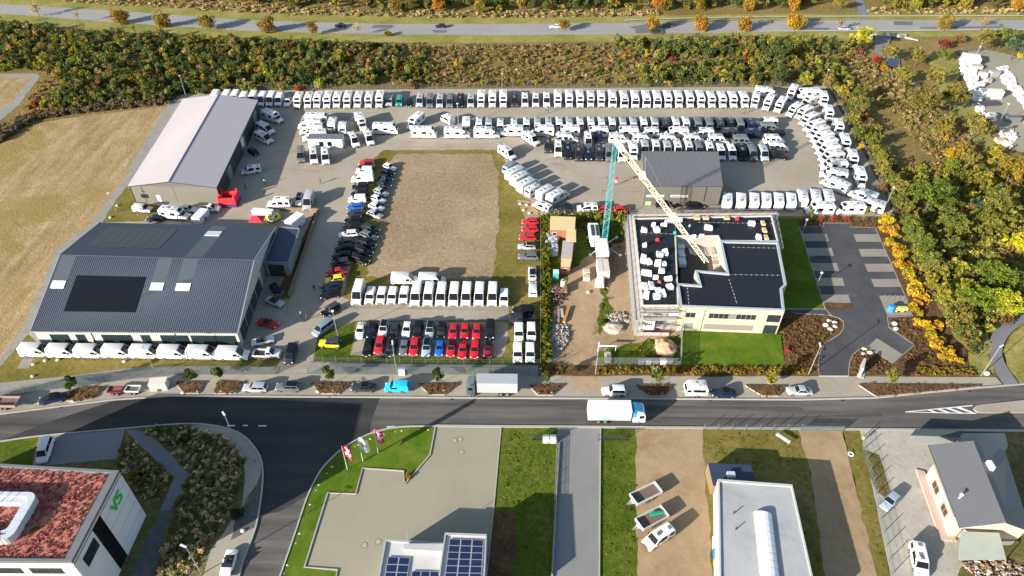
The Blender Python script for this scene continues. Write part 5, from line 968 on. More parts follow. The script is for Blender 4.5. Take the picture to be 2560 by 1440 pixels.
# ================================================================ BUILDINGS
def wallpanel(parent, name, a, b, u0, u1, z0, z1, mat, off=0.05, th=0.08, z_is_abs=True):
    """plate on the wall that runs a->b (outside on the right hand), from u0 to u1 metres"""
    a = Vector((a[0], a[1], 0)); b = Vector((b[0], b[1], 0)); d = (b-a).normalized(); n = Vector((d.y, -d.x, 0))
    p0 = a+d*u0; p1 = a+d*u1; mb = MB()
    q = [p0-n*th, p1-n*th, p1+n*off, p0+n*off]
    mb.hexa([(p.x, p.y, z0) for p in q], [(p.x, p.y, z1) for p in q]); return mb.obj(name, mat, parent)
def window(parent, a, b, u0, u1, z0, z1, frame=DARKM, panes=1, glass=WGLASS, fw=0.07):
    f = wallpanel(parent, 'window', a, b, u0, u1, z0, z1, frame, 0.05)
    w = (u1-u0-fw*(panes+1))/panes
    for k in range(panes):
        s = u0+fw+k*(w+fw); wallpanel(f, 'pane', a, b, s, s+w, z0+fw, z1-fw, glass, 0.07)
    return f
def setrel(parent, loc):           # keep children where they are while the thing's own origin sits at its base
    for c in list(parent.children): c.location = Vector(c.location)-Vector(loc)
    parent.location = loc
def ribs(parent, name, c, n, w, h, mat, along='v'):
    """n raised ribs on the roof face c = (c00, c10, c11, c01), running from v=0 to v=1"""
    mb = MB(); c = [Vector(q) for q in c]; nrm = (c[1]-c[0]).cross(c[3]-c[0]).normalized(); W = (c[1]-c[0]).length
    for i in range(n):
        u = (i+.5)/n; du = w/W/2
        q = [c[0]*(1-u+du)+c[1]*(u-du), c[0]*(1-u-du)+c[1]*(u+du), c[3]*(1-u-du)+c[2]*(u+du), c[3]*(1-u+du)+c[2]*(u-du)]
        mb.hexa([p+nrm*.002 for p in q], [p+nrm*h for p in q])
    o = mb.obj(name, mat, parent); o['kind'] = 'stuff'; return o
def roofplate(parent, name, c, th, mat, over=0.0):
    mb = MB(); c = [Vector(q) for q in c]; n = (c[1]-c[0]).cross(c[3]-c[0]).normalized()
    if n.z < 0: n = -n
    mb.hexa([p-n*th for p in c], c); return mb.obj(name, mat, parent)
def lerp(a, b, t): return a*(1-t)+b*t
def roofitem(parent, name, c, u0, u1, v0, v1, h, mat, lift=0.0):
    mb = MB(); c = [Vector(q) for q in c]; n = (c[1]-c[0]).cross(c[3]-c[0]).normalized()
    def at(u, v): return c[0]*(1-u)*(1-v)+c[1]*u*(1-v)+c[2]*u*v+c[3]*(1-u)*v
    q = [at(u0, v0), at(u1, v0), at(u1, v1), at(u0, v1)]
    mb.hexa([p+n*lift for p in q], [p+n*(lift+h) for p in q]); return mb.obj(name, mat, parent)

PVM = flat('solar_cells', (0.008, 0.009, 0.013), 0.35, 0.0, 0.3, 0.25, 1.5)
PVB = flat('solar_cells_blue', (0.02, 0.03, 0.085), 0.15, 0.2, 0.7, 0.2, 1.0)
ALU = flat('aluminium_frame', (0.6, 0.61, 0.62), 0.4, 0.6)
ROOFG = flat('pale_metal_roof', (0.50, 0.45, 0.455), 0.5, 0.1, 0.5, 0.05, 0.3)
SHEDW = flat('warm_grey_panel', (0.16, 0.15, 0.13), 0.7, 0, 0.4, 0.06, 0.5)
ANTH = flat('anthracite_roof', (0.062, 0.073, 0.098), 0.45, 0.1, 0.5, 0.06, 0.4); ANTHR = flat('anthracite_rib', (0.105, 0.12, 0.15), 0.4, 0.1, 0.5, 0.05)
ANTHD = flat('dark_navy_roof', (0.03, 0.045, 0.08), 0.5, 0, 0.4, 0.1, 0.5)
RENDW = flat('white_render', (0.42, 0.42, 0.40), 0.8, 0, 0.3, 0.05, 0.5)
CREAM = flat('cream_render', (0.46, 0.405, 0.30), 0.85, 0, 0.3, 0.04, 0.5)
SKYL = flat('rooflight_plastic', (0.72, 0.74, 0.76), 0.3, 0, 0.5, 0.05)
GREYP = flat('grey_panel', (0.19, 0.20, 0.21), 0.5, 0, 0.4, 0.08, 0.8)
HALLG = flat('hall_wall_grey', (0.125, 0.113, 0.095), 0.7, 0, 0.4, 0.05, 0.5)
HALLR = flat('hall_roof_grey', (0.165, 0.162, 0.17), 0.55, 0.1, 0.4, 0.06, 0.3); HALLRR = flat('hall_roof_rib', (0.20, 0.197, 0.205), 0.5, 0.1)

# ---- A light gabled hall, upper left
t = thing('light_hall', 'long pale grey gabled hall at the left with a two-tone roof', 'building', (0, 0, 0))
ze, zr = 4.8, 6.7
FL, FR, BLc, BR = P(318, 466, ze), P(541, 469, ze), P(457, 247, ze), P(645, 250, ze)
RF, RB = P(422, 454, zr), P(547, 236, zr)
inn = lambda p, q, d: p+(q-p).normalized()*d
c = (FL+FR+BLc+BR)/4
sh = lambda p, z: Vector((p.x+(c.x-p.x)*.012, p.y+(c.y-p.y)*.012, z))
mb = MB(); W4 = [sh(FL, 0), sh(FR, 0), sh(BR, 0), sh(BLc, 0)]; T4 = [sh(FL, ze-.1), sh(FR, ze-.1), sh(BR, ze-.1), sh(BLc, ze-.1)]
mb.hexa(W4, T4); rf, rb = sh(RF, zr-.12), sh(RB, zr-.12)
mb.hexa([T4[0], T4[1], rf], [T4[3], T4[2], rb]); mb.obj('wall', SHEDW, t)
roofplate(t, 'roof_slope', (FL, RF, RB, BLc), .12, ROOFG); roofplate(t, 'roof_slope', (RF, FR, BR, RB), .12, ROOFG)
ribs(t, 'roof_rib', (FL, BLc, RB, RF), 120, .06, .03, ROOFG); ribs(t, 'roof_rib', (RF, RB, BR, FR), 120, .06, .035, ROOFG)
mb = MB(); mb.bar(RF, RB, .18); mb.obj('ridge_cap', DARKM, t)
for p, q in ((FL, RF), (RF, FR), (FL, BLc), (FR, BR)):
    mb = MB(); mb.bar(p+Vector((0, 0, -.08)), q+Vector((0, 0, -.08)), .14); mb.obj('verge_trim', DARKM, t)
a, b = W4[0], W4[1]; LW = (b-a).length
window(t, a, b, 2.2, 4.0, 1.3, 2.4, DARKM, 2); wallpanel(t, 'door', a, b, 6.0, 7.0, .1, 2.2, WHITEP); wallpanel(t, 'panel_joint', a, b, LW*.5, LW*.5+.06, .1, 5.6, DARKM, .02)
mb = MB(); mb.bar(a+Vector((.2, -.1, 0)), a+Vector((.2, -.1, ze-.2)), .09); mb.obj('downpipe', DARKM, t)
a, b = W4[1], W4[2]; LW = (b-a).length
wallpanel(t, 'wall_cladding', a, b, .2, LW-.2, .1, ze-.25, DARKM, .03)
for k in range(6):
    u = 2+k*(LW-5)/5.6; wallpanel(t, 'roller_door', a, b, u, u+3.4, .15, 3.8, [TRIM, GREYP, TRIM, GREYP, TRIM, GREYP][k], .07)
wallpanel(t, 'banner', a, b, LW*.52, LW*.52+2.2, 1.6, 4.2, SKYL, .10)

# ---- B dealer hall
t = thing('dealer_hall', 'big dealer hall with ribbed anthracite roof and two solar fields', 'building', (0, 0, 0))
ze, zr = 4.4, 8.3
FL, FR, BLc, BR = P(76, 828, ze), P(595, 832, ze), P(250, 556, ze), P(690, 568, ze)
RL, RR = P(150, 637, zr), P(636, 650, zr)
c = (FL+FR+BLc+BR)/4
def sh(p, z, k=.018): return Vector((p.x+(c.x-p.x)*k, p.y+(c.y-p.y)*k, z))
W4 = [sh(FL, 0), sh(FR, 0), sh(BR, 0), sh(BLc, 0)]; T4 = [sh(FL, ze-.15), sh(FR, ze-.15), sh(BR, ze-.15), sh(BLc, ze-.15)]
mb = MB(); mb.hexa(W4, T4); rl, rr2 = sh(RL, zr-.2), sh(RR, zr-.2)
mb.hexa([T4[3], T4[0], rl], [T4[2], T4[1], rr2]); mb.obj('wall', RENDW, t)
F1 = (FL, FR, RR, RL); F2 = (BR, BLc, RL, RR)
roofplate(t, 'roof_slope', F1, .15, ANTH); roofplate(t, 'roof_slope', F2, .15, ANTH)
for nm, Fc, segs in (('front', F1, [(0, .012), (.088, .508), (.582, .636), (.716, .985)]), ('back', F2, [(0, .27), (.36, 1)])):
    for u0, u1 in segs:
        c0 = (lerp(Fc[0], Fc[1], u0), lerp(Fc[0], Fc[1], u1), lerp(Fc[3], Fc[2], u1), lerp(Fc[3], Fc[2], u0)); n_ = max(2, int((u1-u0)*98))
        ribs(t, 'roof_rib', c0, n_, .17, .06, ANTHR)
# the rooflight strips in the front slope: full height, the ribs stop beside them
for u0, u1 in ((.0125, .0875), (.5085, .5815), (.6365, .7155)):
    c0 = (lerp(F1[0], F1[1], u0), lerp(F1[0], F1[1], u1), lerp(F1[3], F1[2], u1), lerp(F1[3], F1[2], u0))
    roofitem(t, 'roof_strip', F1, u0, u1, .64, .985, .05, flat('smooth_grey_sheet', (.095, .108, .125), .45, .1, .5, .05))
    roofitem(t, 'rooflight', F1, u0+.004, u1-.004, .54, .64, .16, SKYL)
    ribs(t, 'roof_rib', (c0[0], c0[1], lerp(c0[1], c0[2], .54), lerp(c0[0], c0[3], .54)), 8, .17, .06, ANTHR)
roofitem(t, 'roof_strip', F2, .27, .36, .02, .98, .05, MATS['smooth_grey_sheet']); roofitem(t, 'rooflight', F2, .275, .355, .20, .34, .16, SKYL)
pv = link('solar_field', None, t)
pvme = None
for j in range(5):
    for i in range(17):
        roofitem(t, 'solar_module', F1, .125+i*.0207, .125+(i+.985)*.0207, .245+j*.095, .245+(j+.955)*.095, .05, PVM, .08)
for j in range(6):
    for i in range(8):
        roofitem(t, 'solar_module', F2, .53+i*.0475, .53+(i+.97)*.0475, .16+j*.10, .16+(j+.96)*.10, .05, flat('solar_cells_grey', (.033, .028, .034), .3, .1, .6, .2, .6), .08)
bpy.data.objects.remove(pv)
mb = MB(); mb.bar(RL, RR, .25); mb.obj('ridge_cap', ANTH, t)
for p, q in ((FR, RR), (RR, BR), (FL, RL), (RL, BLc)):
    mb = MB(); mb.bar(p, q, .22); mb.obj('verge_trim', flat('verge_blue_grey', (.22, .25, .30), .5), t)
mb = MB(); mb.bar(FL+Vector((0, -.1, -.08)), FR+Vector((0, -.1, -.08)), .16); mb.obj('gutter', STEEL, t)
a, b = W4[0], W4[1]; LW = (b-a).length
for u0, u1, n_ in ((2.6, 6.2, 2), (7.6, 9.4, 1), (12.6, 18.4, 3), (20.2, 22.0, 1), (24.0, 29.4, 3), (29.9, 38.6, 5)): window(t, a, b, u0, u1, .35, 3.3, DARKM, n_)
for u in (10.8, 27.0):
    wallpanel(t, 'downpipe', a, b, u, u+.1, .1, 4.2, DARKM, .10)
a, b = W4[1], W4[2]; LW = (b-a).length
for k, u in enumerate((1.5, 5.6, 9.7, 13.8)):
    window(t, a, b, u, u+3.8, .2, 3.4, DARKM, 2)
wallpanel(t, 'wall_cladding', a, b, 19, LW-1, .1, ze-.3, GREYP, .03)

# ---- annex beside it
t = thing('annex', 'low dark annex with navy flat roof on the right of the dealer hall', 'building')
z = 4.2; q = [P(659, 654, z), P(720, 657, z), P(749, 571, z), P(697, 567, z)]
mb = MB(); mb.poly(q, 0, z-.25); mb.obj('wall', GREYP, t)
mb = MB(); mb.poly(q, z-.25, z-.12); mb.obj('roof', ANTHD, t)
for i in range(4):
    p, r = q[i], q[(i+1) % 4]; d = (r-p).normalized()*.13; mb = MB(); mb.hexa([(p.x-.13, p.y-.13, z-.3), (r.x+.13, r.y-.13, z-.3), (r.x+.13, r.y+.13, z-.3), (p.x-.13, p.y+.13, z-.3)] if abs((r-p).x) > abs((r-p).y) else [(p.x-.13, p.y+.13, z-.3), (p.x+.13, p.y+.13, z-.3), (r.x+.13, r.y-.13, z-.3), (r.x-.13, r.y-.13, z-.3)], [(p.x-.13, p.y-.13, z+.05), (r.x+.13, r.y-.13, z+.05), (r.x+.13, r.y+.13, z+.05), (p.x-.13, p.y+.13, z+.05)] if abs((r-p).x) > abs((r-p).y) else [(p.x-.13, p.y+.13, z+.052), (p.x+.13, p.y+.13, z+.052), (r.x+.13, r.y-.13, z+.052), (r.x-.13, r.y-.13, z+.052)])
    mb.obj('parapet', flat('annex_trim', (.16, .19, .20), .6), t)
window(t, q[0], q[1], .8, 4.2, .3, 3.5, DARKM, 1)
w_ = thing('timber_edging', 'long brown timber edging wall around the annex yard', 'wall')
for p, r in ((P(797, 530), P(723, 745)), (P(797, 530), P(700, 527))):
    mb = MB(); d = (r-p).normalized(); n = Vector((-d.y, d.x, 0))*.15
    mb.hexa([p-n, r-n, r+n, p+n], [x+Vector((0, 0, 1.1)) for x in (p-n, r-n, r+n, p+n)]); mb.obj('plank_wall', WOODM, w_)
sheet('planted_edge', [(786, 536), (797, 533), (724, 748), (690, 748), (738, 640)], G_BED)

# ---- C grey lot hall
t = thing('lot_hall', 'grey metal hall with ribbed roof standing among the campers', 'building')
zf, zb = 6.1, 6.6
A, B_, C_, D = P(1610, 464, zf), P(1808, 465, zf), P(1796, 379, zb), P(1604, 378, zb)
base = [Vector((p.x, p.y, 0)) for p in (A, B_, C_, D)]; cc = sum(base, Vector())/4
base = [p+(cc-p)*.012 for p in base]; top = [Vector((p.x, p.y, z)) for p, z in zip(base, (zf-.2, zf-.2, zb-.2, zb-.2))]
mb = MB(); mb.hexa(base, top); mb.obj('wall', HALLG, t)
roofplate(t, 'roof', (A, B_, C_, D), .15, HALLR); ribs(t, 'roof_rib', (A, B_, C_, D), 64, .10, .045, HALLRR)
mb = MB(); mb.bar(A+Vector((0, -.05, -.1)), B_+Vector((0, -.05, -.1)), .14); mb.obj('gutter', DARKM, t)
LW = (base[1]-base[0]).length
for u0, u1 in ((.9, 5.3), (6.9, 11.3)):
    s_ = wallpanel(t, 'wall_banner', base[0], base[1], u0, u1, 2.7, 3.35, WHITEP, .05)
    x = u0+.3; r_ = random.Random(int(u0*10))
    while x < u1-.5:
        wl = r_.uniform(.12, .42); wallpanel(s_, 'lettering', base[0], base[1], x, x+wl, 2.86, 3.18, flat('print_dark', (.10, .10, .11), .6), .06); x += wl+r_.choice((.08, .08, .25))
for u in (15.4,):
    wallpanel(t, 'downpipe', base[0], base[1], u, u+.12, 1.6, zf-.2, DARKM, .12)
wallpanel(t, 'corner_trim', base[0], base[1], .05, .2, .05, zf-.25, STEEL, .04)
o = thing('green_container', 'small pale green bin at the left foot of the grey lot hall', 'bin', tuple(P(1619, 511, 0.2)))
mb = MB(); mb.box(-.75, .75, -.45, .45, 0, 1.1); mb.obj('body', flat('pale_green_plastic', (.28, .42, .27), .5), o, .04); mb = MB(); mb.box(-.8, .8, -.5, .5, 1.1, 1.2); mb.obj('lid', flat('pale_green_lid', (.33, .48, .32), .5), o, .03)
# ---- D new building under construction
BZ = 6.6; DECK = 6.25
ROOFB = flat('bitumen_roof', (0.013, 0.015, 0.022), 0.6, 0, 0.25, 0.25, 0.6); PARA = flat('parapet_zinc', (0.40, 0.44, 0.48), 0.5, 0.2, 0.5, 0.08)
SCREED = flat('raw_concrete', (0.36, 0.34, 0.30), 0.9, 0, 0.2, 0.2, 1.0)
t = thing('new_building', 'two storey cream building under construction with black flat roofs and open courtyard', 'building')
NW = [(1584, 545), (1930, 538), (1946, 603), (1800, 602), (1795, 590), (1690, 590), (1697, 764), (1606, 764)]
SE = [(1800, 602), (1946, 605), (1956, 655), (1967, 712), (1956, 722), (1962, 776), (1700, 766), (1692, 708), (1748, 712), (1738, 675), (1817, 682)]
def block(px, mat_w, wide=.35, rz=0.0, name='roof_deck', pz=.35, pm=None):
    pts = [P(x, y, BZ+rz) for x, y in px]
    mb = MB(); mb.poly(pts, 0, DECK+rz); mb.obj('wall', mat_w, t)
    mb = MB(); mb.poly(pts, DECK+rz, DECK+rz+.05); mb.obj(name, ROOFB, t)
    # parapet: band inside the outline
    n = len(pts); ar = sum(pts[i-1].x*pts[i].y-pts[i].x*pts[i-1].y for i in range(n)); sg = 1 if ar > 0 else -1
    ins = []
    for i in range(n):
        a, b, c_ = pts[i-1], pts[i], pts[(i+1) % n]; d1 = (b-a); d1.z = 0; d1.normalize(); d2 = (c_-b); d2.z = 0; d2.normalize()
        n1 = Vector((-d1.y, d1.x, 0))*sg; n2 = Vector((-d2.y, d2.x, 0))*sg; m_ = (n1+n2); m_ = m_/(max(.25, m_.dot(n1)))
        ins.append(b+m_*wide)
    for i in range(n):
        j = (i+1) % n; mb = MB(); q = [pts[i], pts[j], ins[j], ins[i]]
        mb.hexa([(p.x, p.y, DECK+rz+.04) for p in q], [(p.x, p.y, DECK+rz+.05+pz) for p in q]); mb.obj('parapet', pm or PARA, t)
    return pts
nwp = block(NW, SCREED, .25, 0.0, pm=flat('raw_parapet', (.48, .45, .40), .85, 0, .3, .2, 1.0)); sep = block(SE, CREAM, .48, .15)
a = sep[6]; b = sep[5]; LW = (b-a).length
a0 = Vector((a.x, a.y, 0)); b0 = Vector((b.x, b.y, 0))
GFR = flat('window_frame_grey', (.38, .39, .36), .6)
window(t, a0, b0, 1.4, 3.4, 3.9, 5.3, GFR, 2); window(t, a0, b0, 6.0, 10.0, 3.9, 5.3, GFR, 4); wallpanel(t, 'window_panel', a0, b0, 10.05, 11.35, 3.95, 5.25, GREYP, .04); window(t, a0, b0, 11.4, 15.4, 3.9, 5.3, GFR, 4)
SHUT = flat('roller_shutter', (.21, .205, .18), .7)
for u0, u1 in ((1.5, 3.4), (5.6, 15.4)): wallpanel(t, 'shutter', a0, b0, u0, u1, .9, 2.3, SHUT, .06)
for u in (5.0,): wallpanel(t, 'downpipe', a0, b0, u, u+.1, .1, 6.1, STEEL, .12)
for u0 in (17.6,):
    window(t, a0, b0, u0, LW-.3, 3.5, 5.4, DARKM, 2); window(t, a0, b0, u0, LW-.3, .3, 2.6, DARKM, 2)
a1, b1 = Vector((sep[5].x, sep[5].y, 0)), Vector((sep[4].x, sep[4].y, 0))
window(t, a1, b1, .4, (b1-a1).length-.4, 3.5, 5.4, DARKM, 1)
# courtyard floor, rubble and pale walls
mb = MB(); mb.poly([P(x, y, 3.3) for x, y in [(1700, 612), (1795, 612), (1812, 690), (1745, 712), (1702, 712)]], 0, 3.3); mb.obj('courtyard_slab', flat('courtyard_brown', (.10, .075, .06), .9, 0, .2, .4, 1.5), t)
for k, (x, y, wx, wy, zt) in enumerate(((1700, 606, 1.5, 2.2, 4.4), (1700, 622, 1.6, 2.0, 4.5), (1702, 640, 1.5, 2.4, 4.3), (1704, 660, 1.6, 2.2, 4.4))):
    p = P(x, y, 3.4); mb = MB(); mb.box(p.x-wx/2, p.x+wx/2, p.y-wy/2, p.y+wy/2, 3.31, zt); o = mb.obj('insulation_stack', flat('white_stack', (.72, .74, .75), .5, 0, .5, .1, 2), None, .08); tag(o, f'white insulation stack inside the open courtyard, {nth(k+1)} from the rear', 'stack', 'insulation stacks in the courtyard')
g = random.Random(31)
for k in range(9):
    x = 1725+8*k; p = P(x, 622+g.uniform(-3, 3), 3.4); mb = MB(); mb.box(p.x-.42, p.x+.40, p.y-2.4, p.y+1.6, 3.31, 3.42+g.uniform(0, .12)); mb.obj('formwork_board', flat(f'formwork_{k%3}', [(.50, .45, .38), (.42, .37, .31), (.34, .29, .23)][k % 3], .85, 0, .2, .2, 2), t)
for k in range(6):
    p = P(1792+1.5*k, 640+8*k, 3.4); mb = MB(); mb.box(p.x-1.2, p.x+.8, p.y-.42, p.y+.40, 3.31, 3.5+g.uniform(0, .3)); mb.obj('formwork_board', flat(f'formwork_{k%3}', (.5, .45, .38)), t)
SEAM = flat('roof_seam', (.14, .15, .17), .7, 0, .3, .2); SPK = flat('seam_patch', (.5, .5, .5), .6)
for a_, b_ in (((1717, 712), (1722, 764)), ((1822, 700), (1842, 762)), ((1822, 688), (1950, 690)), ((1830, 620), (1940, 622)), ((1600, 582), (1690, 586)), ((1745, 556), (1940, 560))):
    p, q = P(*a_, DECK), P(*b_, DECK); L_ = (q-p).length; d = (q-p).normalized(); zz = DECK+(.215 if a_[0] > 1700 and a_[1] > 600 else .065); n = Vector((-d.y, d.x, 0))
    mb = MB(); w3 = [p-n*.04, q-n*.04, q+n*.04, p+n*.04]; mb.hexa([(v.x, v.y, zz-.03) for v in w3], [(v.x, v.y, zz) for v in w3])
    s_ = mb.obj('roof_seam', SEAM, t); k = 0
    while k*1.1 < L_-.4:
        c0 = p+d*(k*1.1+.3); mb = MB(); mb.box(c0.x-.09, c0.x+.09, c0.y-.09, c0.y+.09, zz-.02, zz+.02); mb.obj('seam_patch', SPK, s_); k += 1
# white insulation and wrapped packs on the roof: each pack its own thing
WRAP = flat('white_wrapping', (.80, .81, .82), .45, 0, .5, .08, 3)
INS = [(1611, 572, 14, 12), (1642, 570, 13, 22), (1660, 560, 14, 8), (1675, 551, 22, 9), (1772, 566, 18, 14), (1880, 556, 15, 12), (1898, 590, 12, 16), (1650, 632, 14, 18), (1663, 628, 12, 20), (1645, 655, 14, 20), (1659, 655, 13, 14), (1655, 674, 14, 14), (1609, 645, 13, 30), (1622, 650, 12, 22), (1617, 680, 24, 14),
       (1613, 713, 13, 24), (1629, 711, 13, 24), (1616, 736, 13, 22), (1646, 722, 14, 14), (1657, 730, 13, 24), (1642, 738, 15, 16), (1675, 714, 14, 18), (1671, 694, 18, 10), (1686, 780, 22, 14), (1634, 560, 9, 8), (1700, 548, 12, 6), (1735, 588, 10, 5), (1755, 586, 10, 5), (1612, 610, 9, 9), (1640, 690, 12, 12)]
g = random.Random(9)
for i, (x, y, wx, wy) in enumerate(INS):
    q = P(x, y, BZ+.4); dpt = (q-Vector((0, 0, HC))).dot(FWD)/FOC; zz = DECK+.05
    if y > 770: q = P(x, y, 5.2); zz = 4.6
    w2, h2 = wx*dpt*.56, wy*dpt*.56/.8*.66; mb = MB(); mb.hexa([(-w2, -h2, 0), (w2, -h2, 0), (w2, h2, 0), (-w2, h2, 0)], [(-w2*.9, -h2*.93, g.uniform(.6, 1.1)), (w2*.95, -h2*.9, g.uniform(.6, 1.1)), (w2*.9, h2*.9, g.uniform(.6, 1.1)), (-w2*.95, h2*.92, g.uniform(.6, 1.1))])
    o = mb.obj('wrapped_pack', WRAP, None, .08); o.location = (q.x, q.y, zz); o.rotation_euler = (0, 0, g.uniform(-.25, .25))
    sec = 'rear' if y < 600 else ('upper left' if y < 690 else 'front left')
    tag(o, f'white wrapped pack of insulation on the black roof, {nth(i+1)} from the back', 'pack', 'white wrapped packs on the new roof')
for i, (x, y, hv) in enumerate([(1743, 543, 0), (1765, 543, 0), (1817, 543, 0), (1908, 556, 1), (1912, 574, 1), (1916, 592, 1)]):
    o = thing('pallet', f'{"tan" if i % 2 else "light brown"} stack of boards by the roof edge, {nth(i+1)} from the left', 'pallet', tuple(P(x, y, BZ+.2).xy)+(DECK+.05,), 0, 'board stacks on the new roof')
    mb = MB(); s = (.65, .45) if not hv else (.4, .75)
    mb.box(-s[0], s[0], -s[1], s[1], .1, .55); mb.obj('load', flat('board_tan', (.55, .40, .24), .8, 0, .3, .2, 2), o); mb = MB()
    for yy in (-.8, 0, .8): mb.box(-s[0], s[0], s[1]*yy-.05, s[1]*yy+.05, 0, .1)
    mb.obj('runner', WOODM, o)
for x, y, c_, lb in ((1644, 597, RD, 'red bag on the left black roof'), (1843, 545, RD, 'red bundle at the rear roof edge'), (1648, 703, (.25, .10, .05), 'brown brick pile between the white packs')):
    mb = MB(); mb.hexa([(-.45, -.4, 0), (.5, -.35, 0), (.45, .4, 0), (-.4, .45, 0)], [(-.3, -.2, .7), (.25, -.25, .8), (.3, .25, .6), (-.2, .25, .75)])
    o = mb.obj('bag', TINT, None, .08, color=c_); o.location = (*P(x, y, BZ+.2).xy, DECK+.05); tag(o, lb, 'bag')
# scaffolding
def scaffold(p0, p1, levels, bay, label, depth=.9, boards=True, top=None, side=1):
    d = (p1-p0); L = d.length; d = d.normalized(); n = Vector((-d.y, d.x, 0))*side; k = max(1, int(round(L/bay))); t_ = thing('scaffold', label, 'scaffold', tuple(p0.xy)+(0,))
    H_ = top or (levels*2.0+.9); o0 = Vector((p0.x, p0.y, 0))
    st = MB(); st.bar((0, 0, 0), (0, 0, H_), .05); ST = st.mesh('standard', [STEEL])
    for i in range(k+1):
        for s in (0, depth): link('standard', ST, t_, d*(L*i/k)+n*s)
    lg = MB(); lg.bar((0, 0, 0), d*(L/k), .045); LG_ = lg.mesh('ledger', [STEEL])
    bd = MB(); q = [Vector((0, 0, 0)), d*(L/k-.04), d*(L/k-.04)+n*(depth*.9), n*(depth*.9)]; bd.hexa(q, [p+Vector((0, 0, .05)) for p in q]); BD = bd.mesh('board', [flat('scaffold_board', (.52, .48, .44), .85, 0, .2, .3, 1.2)])
    tb = MB(); q = [Vector((0, 0, 0)), d*(L/k-.02), d*(L/k-.02)-n*.03, -n*.03]; tb.hexa(q, [p+Vector((0, 0, .16)) for p in q]); TB = tb.mesh('toe_board', [WOODM])
    for i in range(k):
        for lv in range(1, levels+1):
            z = lv*2.0
            link('board', BD, t_, d*(L*i/k)+n*.05+Vector((0, 0, z)))
            for dz in (.5, 1.0): link('ledger', LG_, t_, d*(L*i/k)+Vector((0, 0, z+dz-.02)))
            if lv == levels: link('toe_board', TB, t_, d*(L*i/k)+Vector((0, 0, z+.05)))
        br = MB(); br.bar((0, 0, .1) if i % 2 else d*(L/k)+Vector((0, 0, .1)), (d*(L/k) if i % 2 else Vector((0, 0, 0)))+Vector((0, 0, H_-1.2)), .03)
        link('brace', br.mesh('brace', [STEEL]), t_, d*(L*i/k))
    return t_
pw = [P(x, y, BZ) for x, y in ((1570, 532), (1592, 792))]
scaffold(pw[0]+Vector((-.2, 0, 0)), pw[1]+Vector((-.2, -.5, 0)), 3, 2.6, 'scaffold along the left wall of the new building', 1.7, side=1)
ps = [P(x, y, BZ) for x, y in ((1600, 778), (1700, 778))]
scaffold(ps[0], ps[1], 3, 2.6, 'scaffold with the banner at the front of the new building', 1.0, side=1)
pn = [P(x, y, BZ) for x, y in ((1575, 530), (1945, 527))]
scaffold(pn[0], pn[1], 3, 2.8, 'scaffold railing along the rear of the new building', .9, side=-1)
pe = [P(x, y, BZ) for x, y in ((1939, 530), (1958, 620))]
scaffold(pe[0], pe[1], 3, 2.5, 'narrow scaffold tower at the rear right corner of the new building', .8, side=-1)
# banner
bt = thing('banner', 'white banner with black letters W E H on the front scaffold', 'banner', (0, 0, 0))
a_, b_ = ps[0]+Vector((.2, -.1, 0)), ps[0]+Vector((3.6, -.1, 0)); a_.z = b_.z = 0
wallpanel(bt, 'cloth', a_, b_, 0, 3.2, 1.7, 4.0, WHITEP, .03, .0)
def stroke(parent, a, b, pts, wd, mat, off):
    d = (Vector(b)-Vector(a)).normalized(); n = Vector((d.y, -d.x, 0))
    mb = MB()
    for (u0, z0), (u1, z1) in pts:
        e = Vector((u1-u0, z1-z0)); e.normalize(); px_, pz_ = -e[1]*wd/2, e[0]*wd/2
        q = [(u0+px_, z0+pz_), (u0-px_, z0-pz_), (u1-px_, z1-pz_), (u1+px_, z1+pz_)]
        w3 = [Vector(a)+d*u+Vector((0, 0, z)) for u, z in q]
        mb.hexa([p+n*(off-.01) for p in w3], [p+n*(off+.012) for p in w3])
    return mb.obj('lettering', mat, parent)
INK = flat('black_ink', (.03, .03, .035), .6)
stroke(bt, a_, b_, [((.3, 3.45), (.45, 2.75)), ((.45, 2.75), (.6, 3.2)), ((.6, 3.2), (.75, 2.75)), ((.75, 2.75), (.9, 3.45))], .1, INK, .05)
stroke(bt, a_, b_, [((1.25, 3.45), (1.25, 2.75)), ((1.25, 3.4), (1.7, 3.4)), ((1.25, 3.1), (1.6, 3.1)), ((1.25, 2.8), (1.7, 2.8))], .1, INK, .05)
stroke(bt, a_, b_, [((2.05, 3.45), (2.05, 2.75)), ((2.5, 3.45), (2.5, 2.75)), ((2.05, 3.1), (2.5, 3.1))], .1, INK, .05)
o = wallpanel(bt, 'lower_hem', a_, b_, 0, 6.4, .1, .9, flat('pink_foil', (.75, .42, .45), .6), .03, 0)
# ---- F corner office with sedum roof and green sign
t = thing('corner_office', 'grey and white office with red sedum roof and green VS sign', 'building')
V_ = 12.3  # raised above the visible wall height so the shadow reaches across the street
NE, SEc = P(297, 1176, V_), P(178, 1404, V_); NWc = P(-330, 1140, V_); SWc = P(-480, 1400, V_)
outl = [SWc, SEc, NE, NWc]
mb = MB(); mb.poly(outl, 0, V_-.55); mb.obj('wall', flat('office_render_grey', (.62, .62, .64), .85, 0, .3, .1, .4), t)
pcap = flat('office_parapet', (.15, .155, .165), .6)
def bands(px, z0, z1, wide, mat, name):
    n = len(px); 
    ctr = sum(px, Vector())/n
    ins = [p+(ctr-p).normalized()*wide*1.42 for p in px]
    for i in range(n):
        j = (i+1) % n; mb = MB(); q = [px[i], px[j], ins[j], ins[i]]; mb.hexa([(p.x, p.y, z0) for p in q], [(p.x, p.y, z1) for p in q]); mb.obj(name, mat, t)
    return ins
ins = bands(outl, V_-.55, V_, .75, pcap, 'parapet')
